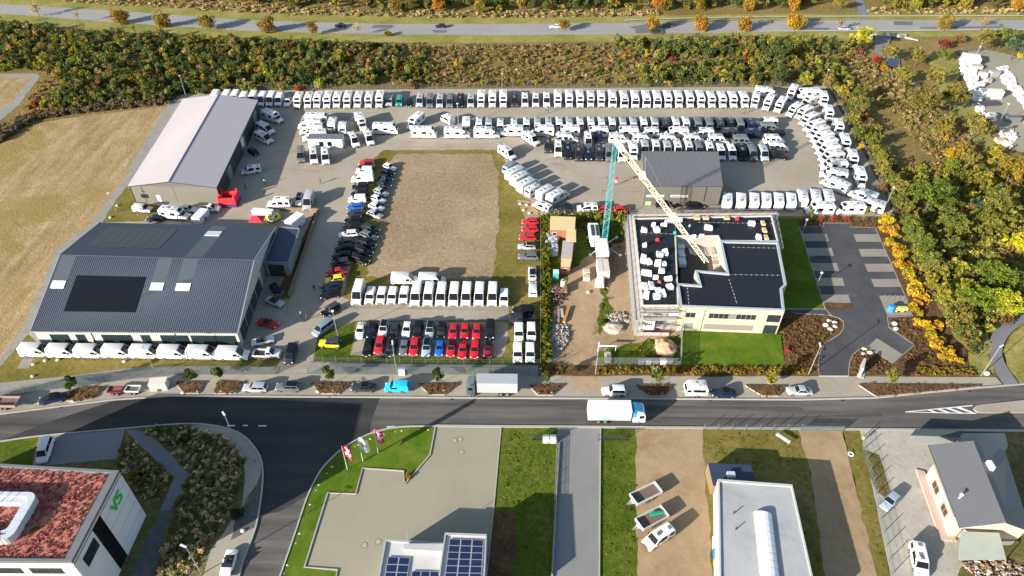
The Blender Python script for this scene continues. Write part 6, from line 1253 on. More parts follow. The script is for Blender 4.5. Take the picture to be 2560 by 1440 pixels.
mb = MB(); mb.poly(ins, V_-.56, V_-.38); mb.obj('gravel_margin', flat('roof_gravel', (.50, .46, .38), .9, 0, .2, .3, 3), t)
ctr = sum(ins, Vector())/4; sed = [p+(ctr-p).normalized()*.5 for p in ins]
SED = ground('sedum', [(.30, .10, .08), (.46, .17, .14), (.50, .25, .16)], .5, 2.2, 1.0, bscale=3.5, bdist=.25, finemix=.6)
mb = MB(); mb.poly(sed, V_-.37, V_-.30); mb.obj('sedum_roof', SED, t)
sp = [tuple(p.xy) for p in sed]; g = random.Random(5); C = []; T = []
for k in range(2600):
    x = g.uniform(min(p[0] for p in sp), max(p[0] for p in sp)); y = g.uniform(min(p[1] for p in sp), max(p[1] for p in sp))
    if not inside((x, y), sp) or x < -95: continue
    p_, t_ = crown_points(16, (.28, .28, .12), 3, k+5, .2); p_[:, 0] += x; p_[:, 1] += y; p_[:, 2] += V_-.22
    C.append(p_); T.append(t_*np.array(g.choice([(.46, .15, .13), (.50, .20, .17), (.40, .22, .12), (.34, .10, .10)])))
o = link('sedum_plants', leaf_mesh('sedum_plants', np.concatenate(C), .10, np.concatenate(T), LEAFV), t); o['kind'] = 'stuff'
# white duct ring on the roof
def rounded(x0, x1, y0, y1, r, k=5):
    out = []
    for cx, cy, a0 in ((x1-r, y1-r, 0), (x0+r, y1-r, 90), (x0+r, y0+r, 180), (x1-r, y0+r, 270)):
        for j in range(k+1):
            a = math.radians(a0+90*j/k); out.append((cx+r*math.cos(a), cy+r*math.sin(a)))
    return out
rn, rs = P(92, 1230, V_+1.0), P(30, 1350, V_+1.0); x1 = (rn.x+rs.x)/2; 
outr = rounded(x1-14, x1, rs.y, rn.y, 1.3); inr = rounded(x1-12.6, x1-1.5, rs.y+1.5, rn.y-1.5, .7); mid = rounded(x1-13.35, x1-.7, rs.y+.7, rn.y-.7, 1.0)
DUCT = flat('pale_duct', (.58, .63, .66), .45, .2, .5, .06)
def ring(o_, i_, z0, z1, name):
    for k in range(len(o_)):
        j = (k+1) % len(o_); L_ = math.dist(o_[k], o_[j]); ns = max(1, int(L_/1.2))
        for s in range(ns):
            f0, f1 = s/ns, (s+1)/ns-.012
            q = [(lerp(Vector(o_[k]), Vector(o_[j]), f0)), (lerp(Vector(o_[k]), Vector(o_[j]), f1)), (lerp(Vector(i_[k]), Vector(i_[j]), f1)), (lerp(Vector(i_[k]), Vector(i_[j]), f0))]
            mb = MB(); mb.hexa([(p.x, p.y, z0) for p in q], [(p.x, p.y, z1) for p in q]); mb.obj(name, DUCT, t)
ring(outr, mid, V_-.3, V_+1.0, 'duct_segment'); ring([(Vector(a)*.93+Vector(b)*.07) for a, b in zip(mid, inr)], inr, V_-.3, V_+.75, 'duct_segment')
# east facade: dark band, window, sign
a, b = Vector((SEc.x, SEc.y, 0)), Vector((NE.x, NE.y, 0)); LW = (b-a).length
wallpanel(t, 'glass_band', a, b, LW*.36, LW*.52, .3, V_-.9, GLASS, .04)
window(t, a, b, LW*.10, LW*.33, V_-4.2, V_-2.0, DARKM, 2)
for k in range(1, 5): wallpanel(t, 'facade_joint', a, b, LW*.53, LW-.1, k*2.4, k*2.4+.04, flat('joint_dark', (.25, .26, .27), .8), .02)
GREEN = flat('green_sign', (.02, .60, .04), .4)
u = LW*.68; z = V_-3.9
stroke(t, a, b, [((u, z+1.5), (u+.55, z)), ((u+.55, z), (u+1.2, z+2.0)), ((u-.25, z+1.5), (u+.1, z+1.5))], .36, GREEN, .12)
stroke(t, a, b, [((u+2.6, z+1.9), (u+1.5, z+1.7)), ((u+1.5, z+1.7), (u+1.6, z+1.1)), ((u+1.6, z+1.1), (u+2.5, z+.9)), ((u+2.5, z+.9), (u+2.4, z+.2)), ((u+2.4, z+.2), (u+1.3, z+.1))], .36, GREEN, .12)
# south facade windows
a, b = Vector((SWc.x, SWc.y, 0)), Vector((SEc.x, SEc.y, 0)); LW = (b-a).length
wallpanel(t, 'white_facade', a, b, .05, LW-.05, .2, V_-.95, flat('office_white', (.50, .48, .44), .8, 0, .3, .05, .5), .03)
for lv in (V_-3.2, V_-6.6):
    for k in range(10):
        u = LW-2.0-5.4*k-4.4
        if u > 1: window(t, a, b, u, u+4.4, lv, lv+1.5, GREYP, 5)
mb = MB(); mb.bar(NWc*.0+NE+Vector((0, 0, -.9)), SEc+Vector((0, 0, -.9)), .1); mb.obj('facade_trim', TRIM, t)

# ---- G small office with solar panels, bottom centre
t = thing('solar_office', 'flat roofed office with blue solar modules at the bottom centre', 'building')
ZA, ZB_ = 5.7, 4.4
hi = [P(1112, 1331, ZA), P(1217, 1335, ZA), P(1208, 1520, ZA), P(1085, 1520, ZA)]
lo = [P(962, 1348, ZB_), P(1112, 1356, ZB_), P(1098, 1520, ZB_), P(930, 1520, ZB_)]
OFW = flat('office_dark_render', (.30, .32, .33), .8); RFL = flat('pale_roof_sheet', (.50, .49, .47), .7, 0, .4, .1, .6)
for pts, z in ((hi, ZA), (lo, ZB_)):
    mb = MB(); mb.poly(pts, 0, z-.35); mb.obj('wall', OFW, t); mb = MB(); mb.poly(pts, z-.36, z-.30); mb.obj('roof', RFL, t)
    bands(pts, z-.38, z, .28, flat('fascia_zinc', (.42, .44, .45), .5, .2), 'parapet')
def pvgrid(pts, z, u0, u1, v0, v1, nu, nv, mat=PVB):
    q = [Vector((p.x, p.y, z)) for p in (pts[0], pts[1], pts[2], pts[3])]
    at = lambda u, v: q[0]*(1-u)*(1-v)+q[1]*u*(1-v)+q[2]*u*v+q[3]*(1-u)*v
    for i in range(nu):
        for j in range(nv):
            du, dv = (u1-u0)/nu, (v1-v0)/nv; a0, a1, b0, b1 = u0+i*du, u0+(i+1)*du, v0+j*dv, v0+(j+1)*dv
            mb = MB(); c4 = [at(a0, b0), at(a1, b0), at(a1, b1), at(a0, b1)]; mb.hexa([p+Vector((0, 0, .15)) for p in c4], [p+Vector((0, 0, .2)) for p in c4]); f = mb.obj('solar_module', ALU, t)
            e = .06; mb = MB(); c4 = [at(a0+du*e, b0+dv*e), at(a1-du*e, b0+dv*e), at(a1-du*e, b1-dv*e), at(a0+du*e, b1-dv*e)]; mb.hexa([p+Vector((0, 0, .19)) for p in c4], [p+Vector((0, 0, .215)) for p in c4]); mb.obj('cell_face', mat, f)
pvgrid(hi, ZA-.3, .13, .93, .085, .92, 3, 9); pvgrid(lo, ZB_-.3, .10, .46, .26, .95, 2, 6); pvgrid(lo, ZB_-.3, .52, .95, .46, .95, 3, 4)
mb = MB(); q = [P(1010, 1364, ZB_), P(1108, 1364, ZB_), P(1108, 1384, ZB_), P(1010, 1378, ZB_)]; mb.hexa([(p.x, p.y, ZB_-.3) for p in q], [(p.x, p.y, ZB_+.6) for p in q]); mb.obj('vent_housing', RENDW, t)
mb = MB(); mb.bar(P(1020, 1352, ZB_), P(1020, 1352, ZB_)+Vector((0, 0, 2.8)), .05); mb.obj('antenna', STEEL, t)

# ---- H flat roofed building bottom right, dark annex in front
t = thing('flat_building', 'long flat roofed building with curved rooflight at the bottom right', 'building')
Z = 4.2; q = [P(1795, 1197, Z), P(1981, 1211, Z), P(2050, 1520, Z), P(1800, 1520, Z)]
mb = MB(); mb.poly(q, 0, Z-.3); mb.obj('wall', flat('pale_block_wall', (.45, .44, .40), .85, 0, .3, .1, .5), t)
mb = MB(); mb.poly(q, Z-.31, Z-.22); mb.obj('roof', ground('weathered_membrane', [(.30, .30, .31), (.36, .37, .38), (.41, .42, .43)], .15, 1.5, .05, rough=.8, finemix=.3), t)
bands(q, Z-.33, Z, .35, flat('roof_edge_stone', (.44, .44, .43), .7), 'parapet')
mb = MB(); r0, r1 = P(1908, 1282, Z), P(1935, 1520, Z); ax = (r1-r0); L_ = ax.length; ax.normalize(); nx = Vector((-ax.y, ax.x, 0)); n = 12
seg = int(L_/1.1)
for s in range(seg):
    p0 = r0+ax*(L_*s/seg); p1 = r0+ax*(L_*(s+.94)/seg); mb = MB()
    arc = [(1.35*math.cos(math.pi*k/8), .75*math.sin(math.pi*k/8)) for k in range(9)]
    mb.hexa([p0+nx*u_+Vector((0, 0, v_-.22)) for u_, v_ in arc], [p1+nx*u_+Vector((0, 0, v_-.22)) for u_, v_ in arc]); mb.obj('rooflight_bay', SKYL, t)
for x, y in ((1835, 1282), (1840, 1322)):
    mb = MB(); p = P(x, y, Z); mb.bar((p.x, p.y, Z-.25), (p.x, p.y, Z+.5), .12); mb.obj('roof_vent', TRIM, t)
o = thing('dark_annex', 'black flat roofed annex behind the long flat building', 'building'); z = 2.9
q2 = [P(1770, 1157, z), P(1876, 1162, z), P(1892, 1206, z), P(1783, 1214, z)]
mb = MB(); mb.poly(q2, 0, z-.1); mb.obj('wall', WOODM, o); mb = MB(); mb.poly(q2, z-.1, z); mb.obj('roof', ANTHD, o)
mb = MB(); p = P(1827, 1190, z); mb.box(p.x-.6, p.x+.6, p.y-.5, p.y+.5, z, z+.6); mb.obj('chimney', flat('pale_blue_metal', (.4, .5, .58), .5), o)

# ---- I house bottom right
t = thing('gabled_house', 'cream house with grey metal roof and brown framed windows at the bottom right', 'building')
ze, zr = 3.9, 6.2
FLh, FRh = P(2400, 1320, ze), P(2578, 1330, ze); BLh, BRh = P(2322, 1112, ze), P(2512, 1126, ze)
RFh, RBh = P(2514, 1307, zr), P(2432, 1102, zr)
ww = [P(2392, 1310, ze), P(2572, 1318, ze), P(2506, 1134, ze), P(2334, 1160, ze)]
base = [Vector((p.x, p.y, 0)) for p in ww]; topw = [Vector((p.x, p.y, ze-.15)) for p in ww]
HW = flat('house_cream', (.50, .41, .33), .85, 0, .3, .05, .5)
mb = MB(); mb.hexa(base, topw); mb.hexa([topw[0], topw[1], RFh+Vector((-.3, .4, -.5))], [lerp(topw[0], topw[3], .12), lerp(topw[1], topw[2], .12), lerp(RFh, RBh, .14)+Vector((-.3, 0, -.5))]); mb.obj('wall', HW, t)
SLG = flat('slate_grey_metal', (.125, .128, .14), .5, .1, .5, .05, .4)
f1 = (FLh, RFh, RBh, BLh); f2 = (RFh, FRh, BRh, RBh)
roofplate(t, 'roof_slope', f1, .14, SLG); roofplate(t, 'roof_slope', f2, .14, SLG); ribs(t, 'roof_rib', (RFh, RBh, BRh, FRh), 40, .06, .04, SLG)
mb = MB(); mb.bar(RFh, RBh, .16); mb.obj('ridge_cap', SLG, t)
for p, r_ in ((FLh, BLh), (FLh, RFh), (RFh, FRh)):
    mb = MB(); mb.bar(p+Vector((0, 0, -.1)), r_+Vector((0, 0, -.1)), .13); mb.obj('eave_board', DARKM if p is FLh and r_ is BLh else RENDW, t)
BRN = flat('brown_window_frame', (.36, .15, .06), .6)
a, b = base[3], base[0]; LW = (b-a).length
for u0, u1 in ((2.2, 4.4), (6.4, 8.4), (10.6, 12.0)):
    if u1 < LW: window(t, a, b, u0, u1, 1.4, 2.9, BRN, 2, WHITEP if u0 > 10 else WGLASS, .16)
mb = MB(); p = P(2475, 1165, 6.0); mb.box(p.x-.35, p.x+.35, p.y-.7, p.y+.7, 4.9, 6.6); mb.obj('chimney', WHITEP, t)
mb = MB(); p = P(2402, 1240, 5.2); mb.cyl((p.x, p.y, 4.6), (p.x, p.y, 5.6), .14, 10); mb.cyl((p.x, p.y, 5.5), (p.x, p.y, 5.7), .28, 10); mb.obj('flue', WHITEP, t)
o = thing('carport', 'greenish corrugated lean-to roof in front of the house', 'shed'); z = 3.0
q = [P(2396, 1400, z-.4), P(2516, 1399, z-.4), P(2498, 1332, z+.2), P(2402, 1328, z+.2)]
roofplate(o, 'roof', q, .08, flat('green_grey_sheet', (.34, .37, .32), .7, 0, .4, .12, .8))
for p in q: mb = MB(); mb.bar((p.x, p.y, 0), (p.x, p.y, p.z-.1), .12); mb.obj('post', WOODM, o)
o = thing('terrace', 'low pinkish terrace wall strip beside the house', 'wall'); mb = MB()
mb.poly([P(x, y, .5) for x, y in ((2290, 1172), (2312, 1178), (2392, 1352), (2352, 1350))], 0, .5); mb.obj('slab', flat('terrace_pink', (.50, .38, .32), .8, 0, .3, .08, .5), o)
o = thing('garden_shed', 'long low green roofed shed at the top of the house yard', 'shed'); z = 2.3
q = [P(2276, 1088, z), P(2398, 1092, z), P(2410, 1078, z), P(2290, 1072, z)]
mb = MB(); mb.poly(q, 0, z-.1); mb.obj('wall', GREYP, o); mb = MB(); mb.poly(q, z-.1, z); mb.obj('roof', flat('dark_green_felt', (.05, .08, .07), .8), o)
# ================================================================ STREET FURNITURE, FENCES, PEOPLE AND SMALL THINGS
def lampmesh(h):
    mb = MB(); mb.cyl((0, 0, 0), (0, 0, h), .09, 8, 0, .055); return mb.mesh('pole', [STEEL])
LP = lampmesh(8.0); LPs = lampmesh(4.3); LPt = lampmesh(7.0)
mb = MB(); mb.box(-.12, .95, -.15, .15, 0, .10); LH = mb.mesh('lamp_head', [WHITEP], .03)
mb = MB(); mb.box(-.28, .28, -.28, .28, 0, .14); LHs = mb.mesh('lamp_head', [WHITEP], .04)
def lamp(x, y, rot, label, mesh=LP, h=8.0, head=LH, group='street lamps'):
    q = P(x, y); t = thing('street_lamp', label, 'street lamp', (q.x, q.y, 0), math.radians(rot), group)
    link('pole', mesh, t); link('lamp_head', head, t, (0, 0, h)); return t
lamp(505, 1437, 160, 'tall street lamp by the planting at the bottom left'); lamp(592, 1112, 130, 'tall street lamp on the curved corner footway'); lamp(391, 937, 200, 'tall street lamp behind the small box trailer'); lamp(992, 934, 100, 'tall street lamp by the white cabinet')
lamp(2020, 939, 80, 'tall street lamp left of the asphalt car park entrance'); lamp(2452, 940, 30, 'tall street lamp by the cycle path'); lamp(1488, 938, 85, 'tall street lamp at the sandy site entrance')
lamp(2040, 720, 50, 'short car park lamp beside the shaded lawn', LPs, 4.3, LHs, 'car park lamps'); lamp(2005, 586, 50, 'short car park lamp at the rear left of the asphalt lot', LPs, 4.3, LHs, 'car park lamps')
lamp(845, 842, 100, 'yard lamp on the grass beside the blue grey people carrier', LPt, 7.0, LHs, 'yard lamps'); lamp(292, 530, 150, 'yard lamp on the gravel margin by the field', LPt, 5.5, LHs, 'yard lamps')
lamp(466, 243, 120, 'yard lamp behind the light hall', LPt, 7.0, LHs, 'yard lamps'); lamp(1255, 221, 90, 'yard lamp at the middle of the back fence', LPt, 5.0, LHs, 'yard lamps'); lamp(2055, 226, 70, 'yard lamp at the rear east corner', LPt, 7.0, LHs, 'yard lamps'); lamp(2209, 528, 60, 'yard lamp at the lower east corner', LPt, 7.0, LHs, 'yard lamps')
lamp(1146, 314, 90, 'lamp mast between the campers in the middle aisle', LPt, 7.0, LHs, 'yard lamps'); lamp(2436, 148, 60, 'lamp at the rear of the stone yard', LPt, 4.5, LHs, 'yard lamps'); lamp(2490, 322, 40, 'tall lamp in the stone yard', LP, 8.0, LHs, 'yard lamps')
# flags
for i, (x, y, c_, lb) in enumerate(((869, 1176, (.62, .03, .10), 'red and white flag, nearest of three on the lawn'), (908, 1156, (.75, .76, .78), 'white flag, middle of three on the lawn'), (946, 1135, (.60, .03, .13), 'red flag, farthest of three on the lawn'))):
    q = P(x, y); t = thing('flagpole', lb, 'flag', (q.x, q.y, 0.1), 0, 'flags on the lawn'); mb = MB(); mb.cyl((0, 0, 0), (0, 0, 6.6), .06, 8, 0, .03); mb.obj('pole', WHITEP, t)
    mb = MB(); k0 = 0; n = 8; ht = 2.9; wd = 1.5
    for k in range(n+1):
        u = k/n; xx = .08+wd*u*.92; yy = .22*math.sin(u*6+i); dz = -.9*u
        mb.v += [(xx, yy, 6.5-ht+dz), (xx+.12*math.sin(u*5), yy+.06, 6.5+dz*.8)]
    for k in range(n): mb.f.append((2*k, 2*k+2, 2*k+3, 2*k+1)); mb.m.append(0)
    me = mb.mesh('cloth', [TINT]); f = link('cloth', me, t, color=c_); md = f.modifiers.new('t', 'SOLIDIFY'); md.thickness = .02
    # emblem bands printed on the cloth
    mb = MB(); 
    for (u0, u1, v0, v1) in ((.12, .3, .2, .5), (.35, .5, .35, .8), (.55, .62, .2, .7), (.68, .85, .45, .62), (.2, .8, .86, .92)):
        for k in range(3):
            ua, ub = lerp(u0, u1, k/3), lerp(u0, u1, (k+1)/3)
            def fp(u, v): return (.08+wd*u*.92, .22*math.sin(u*6+i)-.03, 6.5-ht*(1-v)-.9*u)
            mb.face([fp(ua, v0), fp(ub, v0), fp(ub, v1), fp(ua, v1)])
    mb.obj('emblem', flat('flag_print_white', (.8, .78, .78), .7) if i != 1 else flat('flag_print_grey', (.35, .36, .4), .7), f)
# ---- fences
def fpanel(L, H, nv, r=.012, hz=(.05, .5, 1.0, 1.5, 1.95)):
    mb = MB()
    for i in range(nv): x = L*(i+.5)/nv; mb.box(x-r, x+r, -r, r, .03, H)
    for z in hz:
        if z < H: mb.box(0, L, -r*1.2, r*1.2, z-r, z+r)
    return mb.mesh('mesh_panel', [flat('fence_grey_green', (.20, .24, .22), .5, .3)])
mb = MB(); mb.box(-.04, .04, -.04, .04, 0, 2.15); FPOST = mb.mesh('post', [flat('fence_post', (.16, .18, .17), .5, .3)])
FP = fpanel(2.5, 2.0, 24); FPW = fpanel(2.5, 1.6, 10, .008)
def fence(px, label, panel=FP, skip=(), name='mesh_fence', L=2.5, tall=1.0):
    pts = PP(px); t = thing(name, label, 'fence', (0, 0, 0)); idx = 0
    for a, b in zip(pts[:-1], pts[1:]):
        d = b-a; n = max(1, int(round(d.length/L))); ang = math.atan2(d.y, d.x)
        for k in range(n):
            p = a+d*(k/n); link('post', FPOST, t, (p.x, p.y, 0)).scale = (1, 1, tall); idx += 1
            if idx in skip: continue
            o = link('mesh_panel', panel, t, (p.x, p.y, .1), ang); o.scale = (d.length/n/L, 1, tall)
        link('post', FPOST, t, (b.x, b.y, 0)).scale = (1, 1, tall)
    return t
fence([(-60, 1016), (0, 1002), (100, 978), (200, 967), (330, 948), (450, 938), (688, 937)], 'grey green mesh fence in front of the dealer grass strip')
fence([(772, 936), (950, 937), (1130, 937), (1352, 939)], 'grey green mesh fence in front of the car park')
fence([(778, 908), (1000, 912), (1352, 914)], 'inner mesh fence along the car park grass', FPW)
fence([(1351, 915), (1351, 700), (1351, 545)], 'straight pale fence between dealer lot and building site', FPW)
fence([(1360, 540), (1560, 540)], 'fence between the angled motorhomes and the site', FPW)
fence([(560, 225), (900, 224), (1300, 222), (1700, 219), (2062, 214)], 'long thin fence behind the back row', FPW)
fence([(2065, 216), (2095, 262), (2146, 350), (2196, 450), (2236, 540)], 'thin fence up the east side of the motorhome lot', FPW)
fence([(2250, 560), (2330, 690), (2440, 900)], 'thin fence between yellow shrubs and wood', FPW, L=4)
fence([(1372, 912), (1395, 912)], 'short site fence at the entrance, left', FPW); fence([(1490, 912), (1700, 914), (1703, 832)], 'site fence in front of the bins', FP)
fence([(1757, 1078), (2000, 1079)], 'mesh fence along the street above the scrub plot', FPW); fence([(2004, 1080), (2104, 1081)], 'double gate fence of the sandy drive', FP, tall=.8); fence([(2150, 1100), (2186, 1240), (2226, 1440)], 'mesh fence on a low wall left of the house yard', FPW)
fence([(1393, 1100), (1378, 1440)], 'low railing along the left side of the driveway', FP, tall=.55)
fence([(2395, 132), (2450, 128), (2560, 160)], 'fence behind the stone yard', FPW); fence([(640, 1158), (600, 1150)], 'white bent railing at the corner planting', FPW, tall=.6)
# guard rails and gates
for pts, lb in (([(1560, 55), (1640, 51), (1920, 45), (2560, 43)], 'pale guard rail on the far side of the country road'), ([(1900, 82), (2200, 81), (2560, 78)], 'pale guard rail on the near side by the bridge')):
    pt = PP(pts); t = thing('guard_rail', lb, 'guard rail', (0, 0, 0))
    for a, b in zip(pt[:-1], pt[1:]):
        d = (b-a); n = max(1, int(d.length/4)); mb = MB(); mb.box(0, d.length, -.05, .05, .5, .85); o = mb.obj('rail', STEEL, t); o.location = a; o.rotation_euler = (0, 0, math.atan2(d.y, d.x))
        for k in range(n): link('post', FPOST, t, a+d*(k/n)).scale = (1, 1, .35)
t = thing('road_bridge', 'short concrete bridge carrying the country road over the path', 'bridge')
p = P(2180, 92); q = P(2242, 90)
mb = MB(); mb.box(p.x-2, q.x+3, p.y+.2, p.y+1.0, -.0, .9); mb.obj('parapet', CONC, t); mb = MB(); mb.hexa([(q.x-.5, p.y, .05), (q.x+6, p.y-3.5, .05), (q.x+6.5, p.y-3, .05), (q.x+.5, p.y+.2, .05)], [(q.x-.5, p.y, .9), (q.x+6, p.y-3.5, .3), (q.x+6.5, p.y-3, .3), (q.x+.5, p.y+.2, .9)]); mb.obj('wing_wall', CONC, t)
mb = MB(); mb.box(p.x-.5, q.x, p.y-3.6, p.y+.18, .03, .07); mb.obj('underpass_painted_shade', flat('painted_shade_black', (.01, .012, .012), .9), t)  # flat black slab paints in the darkness under the bridge
# gate posts at the driveway
for x0, x1, y, lb in ((1326, 1394, 1103, 'grey sliding gate with cabinets left of the driveway'), (1494, 1568, 1103, 'grey sliding gate right of the driveway')):
    a, b = P(x0, y), P(x1, y); t = thing('sliding_gate', lb, 'gate', (a.x, a.y, 0), 0, 'sliding gates of the driveway'); L_ = b.x-a.x; mb = MB()
    for z in (.3, 1.7): mb.box(0, L_, -.04, .04, z, z+.08)
    mb.obj('gate_frame', DARKM, t)
    for k in range(int(L_/.25)): mb = MB(); mb.box(k*.25, k*.25+.04, -.03, .03, .35, 1.7); mb.obj('bar', DARKM, t)
    if x0 < 1400:
        for k in range(2): mb = MB(); mb.box(L_-2.6+k*1.2, L_-1.5+k*1.2, -.6, .5, .02, 1.3); mb.obj('cabinet', WHITEP, t, .03)
# ---- tower crane
CT = flat('crane_turquoise', (.07, .36, .38), .45, 0, .5, .1); CY_ = flat('crane_cream', (.72, .68, .48), .5, 0, .5, .1); CW = flat('crane_white', (.68, .66, .62), .6, 0, .4, .15, 1.2)
b0 = P(1509, 618); t = thing('tower_crane', 'turquoise lattice mast crane with long cream jib over the new building', 'crane', (b0.x, b0.y, 0))
def lattice(mb, p0, p1, w0, w1, n, r=.05, tri=False, up=None):
    p0 = Vector(p0); p1 = Vector(p1); d = (p1-p0).normalized(); a = (up or Vector((1, 0, 0))); a = (a-d*a.dot(d)).normalized(); b = d.cross(a)
    C_ = [(-1, -1), (1, -1), (1, 1), (-1, 1)] if not tri else [(-.6, -1), (-.6, 1), (1, 0)]
    m_ = len(C_)
    pts = [[lerp(p0, p1, k/n)+(a*c[0]+b*c[1])*(lerp(w0, w1, k/n)/2) for c in C_] for k in range(n+1)]
    for i in range(m_): mb.bar(pts[0][i], pts[n][i], r*1.5)
    for k in range(n):
        for i in range(m_):
            j = (i+1) % m_; mb.bar(pts[k][i], pts[k+1][j] if k % 2 else pts[k+1][i], r) if k % 2 else mb.bar(pts[k][j], pts[k+1][i], r); mb.bar(pts[k][i], pts[k][j], r)
mh = 26.8; top = Vector((.05, 1.4, mh))
mb = MB(); lattice(mb, (0, 0, 1.5), (0.02, .75, 14.5), 1.1, 1.1, 11, .05); mb.obj('lower_mast', CT, t)
mb = MB(); lattice(mb, (0.02, .75, 14.2), (.05, 1.4, mh), .85, .85, 12, .042); mb.obj('upper_mast', CT, t)
tip = P(1768, 655, 27.6)-b0; tip.z = 27.6; jb = Vector((.05, 1.4, mh+.6)); dj = (tip-jb)
N_ = 4
for k in range(N_):
    mb = MB(); lattice(mb, jb+dj*(k/N_), jb+dj*((k+1)/N_-.002), 1.3-.14*k, 1.3-.14*(k+1), 7, .062, True, Vector((0, 0, 1))); mb.obj('jib_section', CY_, t)
for k in (1, 2): mb = MB(); p = jb+dj*(.345*k); mb.box(p.x-.55, p.x+.55, p.y-.7, p.y+.7, p.z-.6, p.z+.7); mb.obj('jib_joint', CY_, t, .1)
kp = jb+dj*.34; ap = kp+Vector((.3, .5, 3.6)); mb = MB()
for s in (-.5, .5): mb.bar(kp+Vector((s, 0, 0)), ap, .05)
mb.obj('jib_strut', STEEL, t); mb = MB(); mb.bar(ap, jb+dj*.72+Vector((0, 0, .6)), .03); mb.bar(ap, jb+dj*.02, .03); mb.obj('stay_rope', STEEL, t)
mb = MB(); hk = jb+dj*.72; mb.bar(hk, Vector((hk.x, hk.y, 25.4)), .025); mb.obj('hoist_rope', STEEL, t); mb = MB(); mb.box(hk.x-.25, hk.x+.25, hk.y-.15, hk.y+.15, 24.8, 25.4); mb.obj('hook_block', CT, t, .05)
mb = MB(); mb.box(-3.4, -.9, 0.2, 6.2, 1.0, 2.6); mb.box(-3.2, -2.3, -1.2, .2, .9, 1.6); mb.obj('slewing_platform', CW, t, .25)
for k in range(2): mb = MB(); mb.box(-2.9+1.1*k, -2.2+1.1*k, 1.0, 5.2, 2.6, 2.7); mb.obj('platform_slot', DARKM, t)
mb = MB(); mb.box(-2.2, .6, -5.6, -.2, .9, 2.9); mb.obj('machine_house', CW, t, .2)
for k in range(2): mb = MB(); mb.box(-2.5+1.35*k, -1.25+1.35*k, -12.2, -7.6, .5, 2.6); mb.obj('ballast_block', flat('ballast_pinkish', (.55, .49, .45), .8, 0, .3, .1), t, .05)
mb = MB(); mb.box(-2.2, .4, -7.6, -5.6, .6, 1.6); mb.obj('winch_frame', flat('winch_rust', (.30, .24, .20), .8, 0, .3, .4, 3), t)
for sx in (-1, 1):
    for sy in (-1, 1): mb = MB(); mb.bar((0, 0, .6), (sx*3.4, sy*3.4, .35), .22); mb.cyl((sx*3.4, sy*3.4, 0), (sx*3.4, sy*3.4, .5), .4, 8); mb.obj('outrigger', CW, t)
mb = MB(); mb.hexa([(-3.3, -14.6, .2), (-1.2, -14.9, .2), (-.9, -12.4, .2), (-3.0, -12.3, .2)], [(-3.1, -14.3, 1.4), (-1.5, -14.5, 1.3), (-1.2, -12.6, 1.5), (-2.8, -12.5, 1.4)]); o = mb.obj('big_bag', WRAP, None, .15); o.location = b0; tag(o, 'white big bags at the foot of the crane ballast', 'bag')
for k, (x, y) in enumerate(((1466, 680), (1466, 694))):
    q = P(x, y, .6); mb = MB(); mb.box(-.75, .75, -.65, .65, 0, 1.0); o = mb.obj('concrete_block', flat('block_beige', (.48, .42, .33), .85), None, .05); o.location = (q.x, q.y, .1); tag(o, f'beige concrete block left of the crane, {"upper" if k == 0 else "lower"} one', 'block')
# ---- site cabins and materials
CAB = flat('cabin_yellow', (.62, .50, .26), .6, 0, .4, .05, .6); CABS = flat('cabin_red_side', (.30, .11, .07), .6)
def cabin(px, z, label, m=CAB, ms=CABS, bars=False):
    q = [P(x, y, z) for x, y in px]; t = thing('site_cabin', label, 'cabin'); mb = MB(); mb.poly(q, .1, z-.06); mb.obj('wall', ms, t); mb = MB(); mb.poly(q, z-.06, z); mb.obj('roof', m, t)
    a, b = Vector((q[0].x, q[0].y, 0)), Vector((q[1].x, q[1].y, 0)); window(t, a, b, .5, 1.5, 1.1, 2.0, WHITEP, 1)
    if bars:
        for k in range(9):
            f = (k+1)/10; p0 = lerp(q[0], q[3], f); p1 = lerp(q[1], q[2], f); mb = MB(); mb.bar(p0+Vector((0, 0, .05)), p1+Vector((0, 0, .05)), .05); mb.obj('roof_slat', STEEL, t)
    return t
cabin([(1375, 557), (1438, 559), (1439, 542), (1376, 540)], 2.8, 'yellow roofed site cabin at the very rear')
cabin([(1376, 573), (1437, 576), (1438, 560), (1375, 558)], 2.8, 'yellow roofed site cabin in the second line')
cabin([(1415, 602), (1440, 604), (1440, 571), (1416, 571)], 2.7, 'yellow roofed site cabin standing lengthwise')
cabin([(1403, 642), (1430, 644), (1434, 604), (1407, 601)], 2.6, 'site cabin with grey slatted roof', flat('cabin_slat_grey', (.42, .37, .36), .7), CABS, True)
cabin([(1402, 665), (1425, 666), (1430, 646), (1404, 644)], 2.6, 'small yellow cabin in front of the slatted one')
t = thing('portable_toilet', 'turquoise and white portable toilet on the site', 'toilet', tuple(P(1389, 698, 0))); mb = MB(); mb.box(-.6, .6, -.6, .6, 0, 2.2); mb.obj('shell', flat('toilet_teal', (.08, .35, .30), .5), t, .05); mb = MB(); mb.box(-.62, .62, -.62, .62, 2.2, 2.35); mb.obj('roof', flat('toilet_roof', (.42, .68, .64), .5), t, .05)
t = thing('silo', 'round mortar silo on the building site', 'silo', tuple(P(1407, 722, 0))); mb = MB(); mb.cyl((0, 0, .8), (0, 0, 2.4), .55, 14); mb.cyl((0, 0, .2), (0, 0, .8), .15, 14, 0, .55); mb.obj('drum', flat('silo_cream', (.6, .56, .46), .6), t); mb = MB(); mb.cyl((0, 0, 2.4), (0, 0, 2.5), .25, 12); mb.obj('lid', TRIM, t)
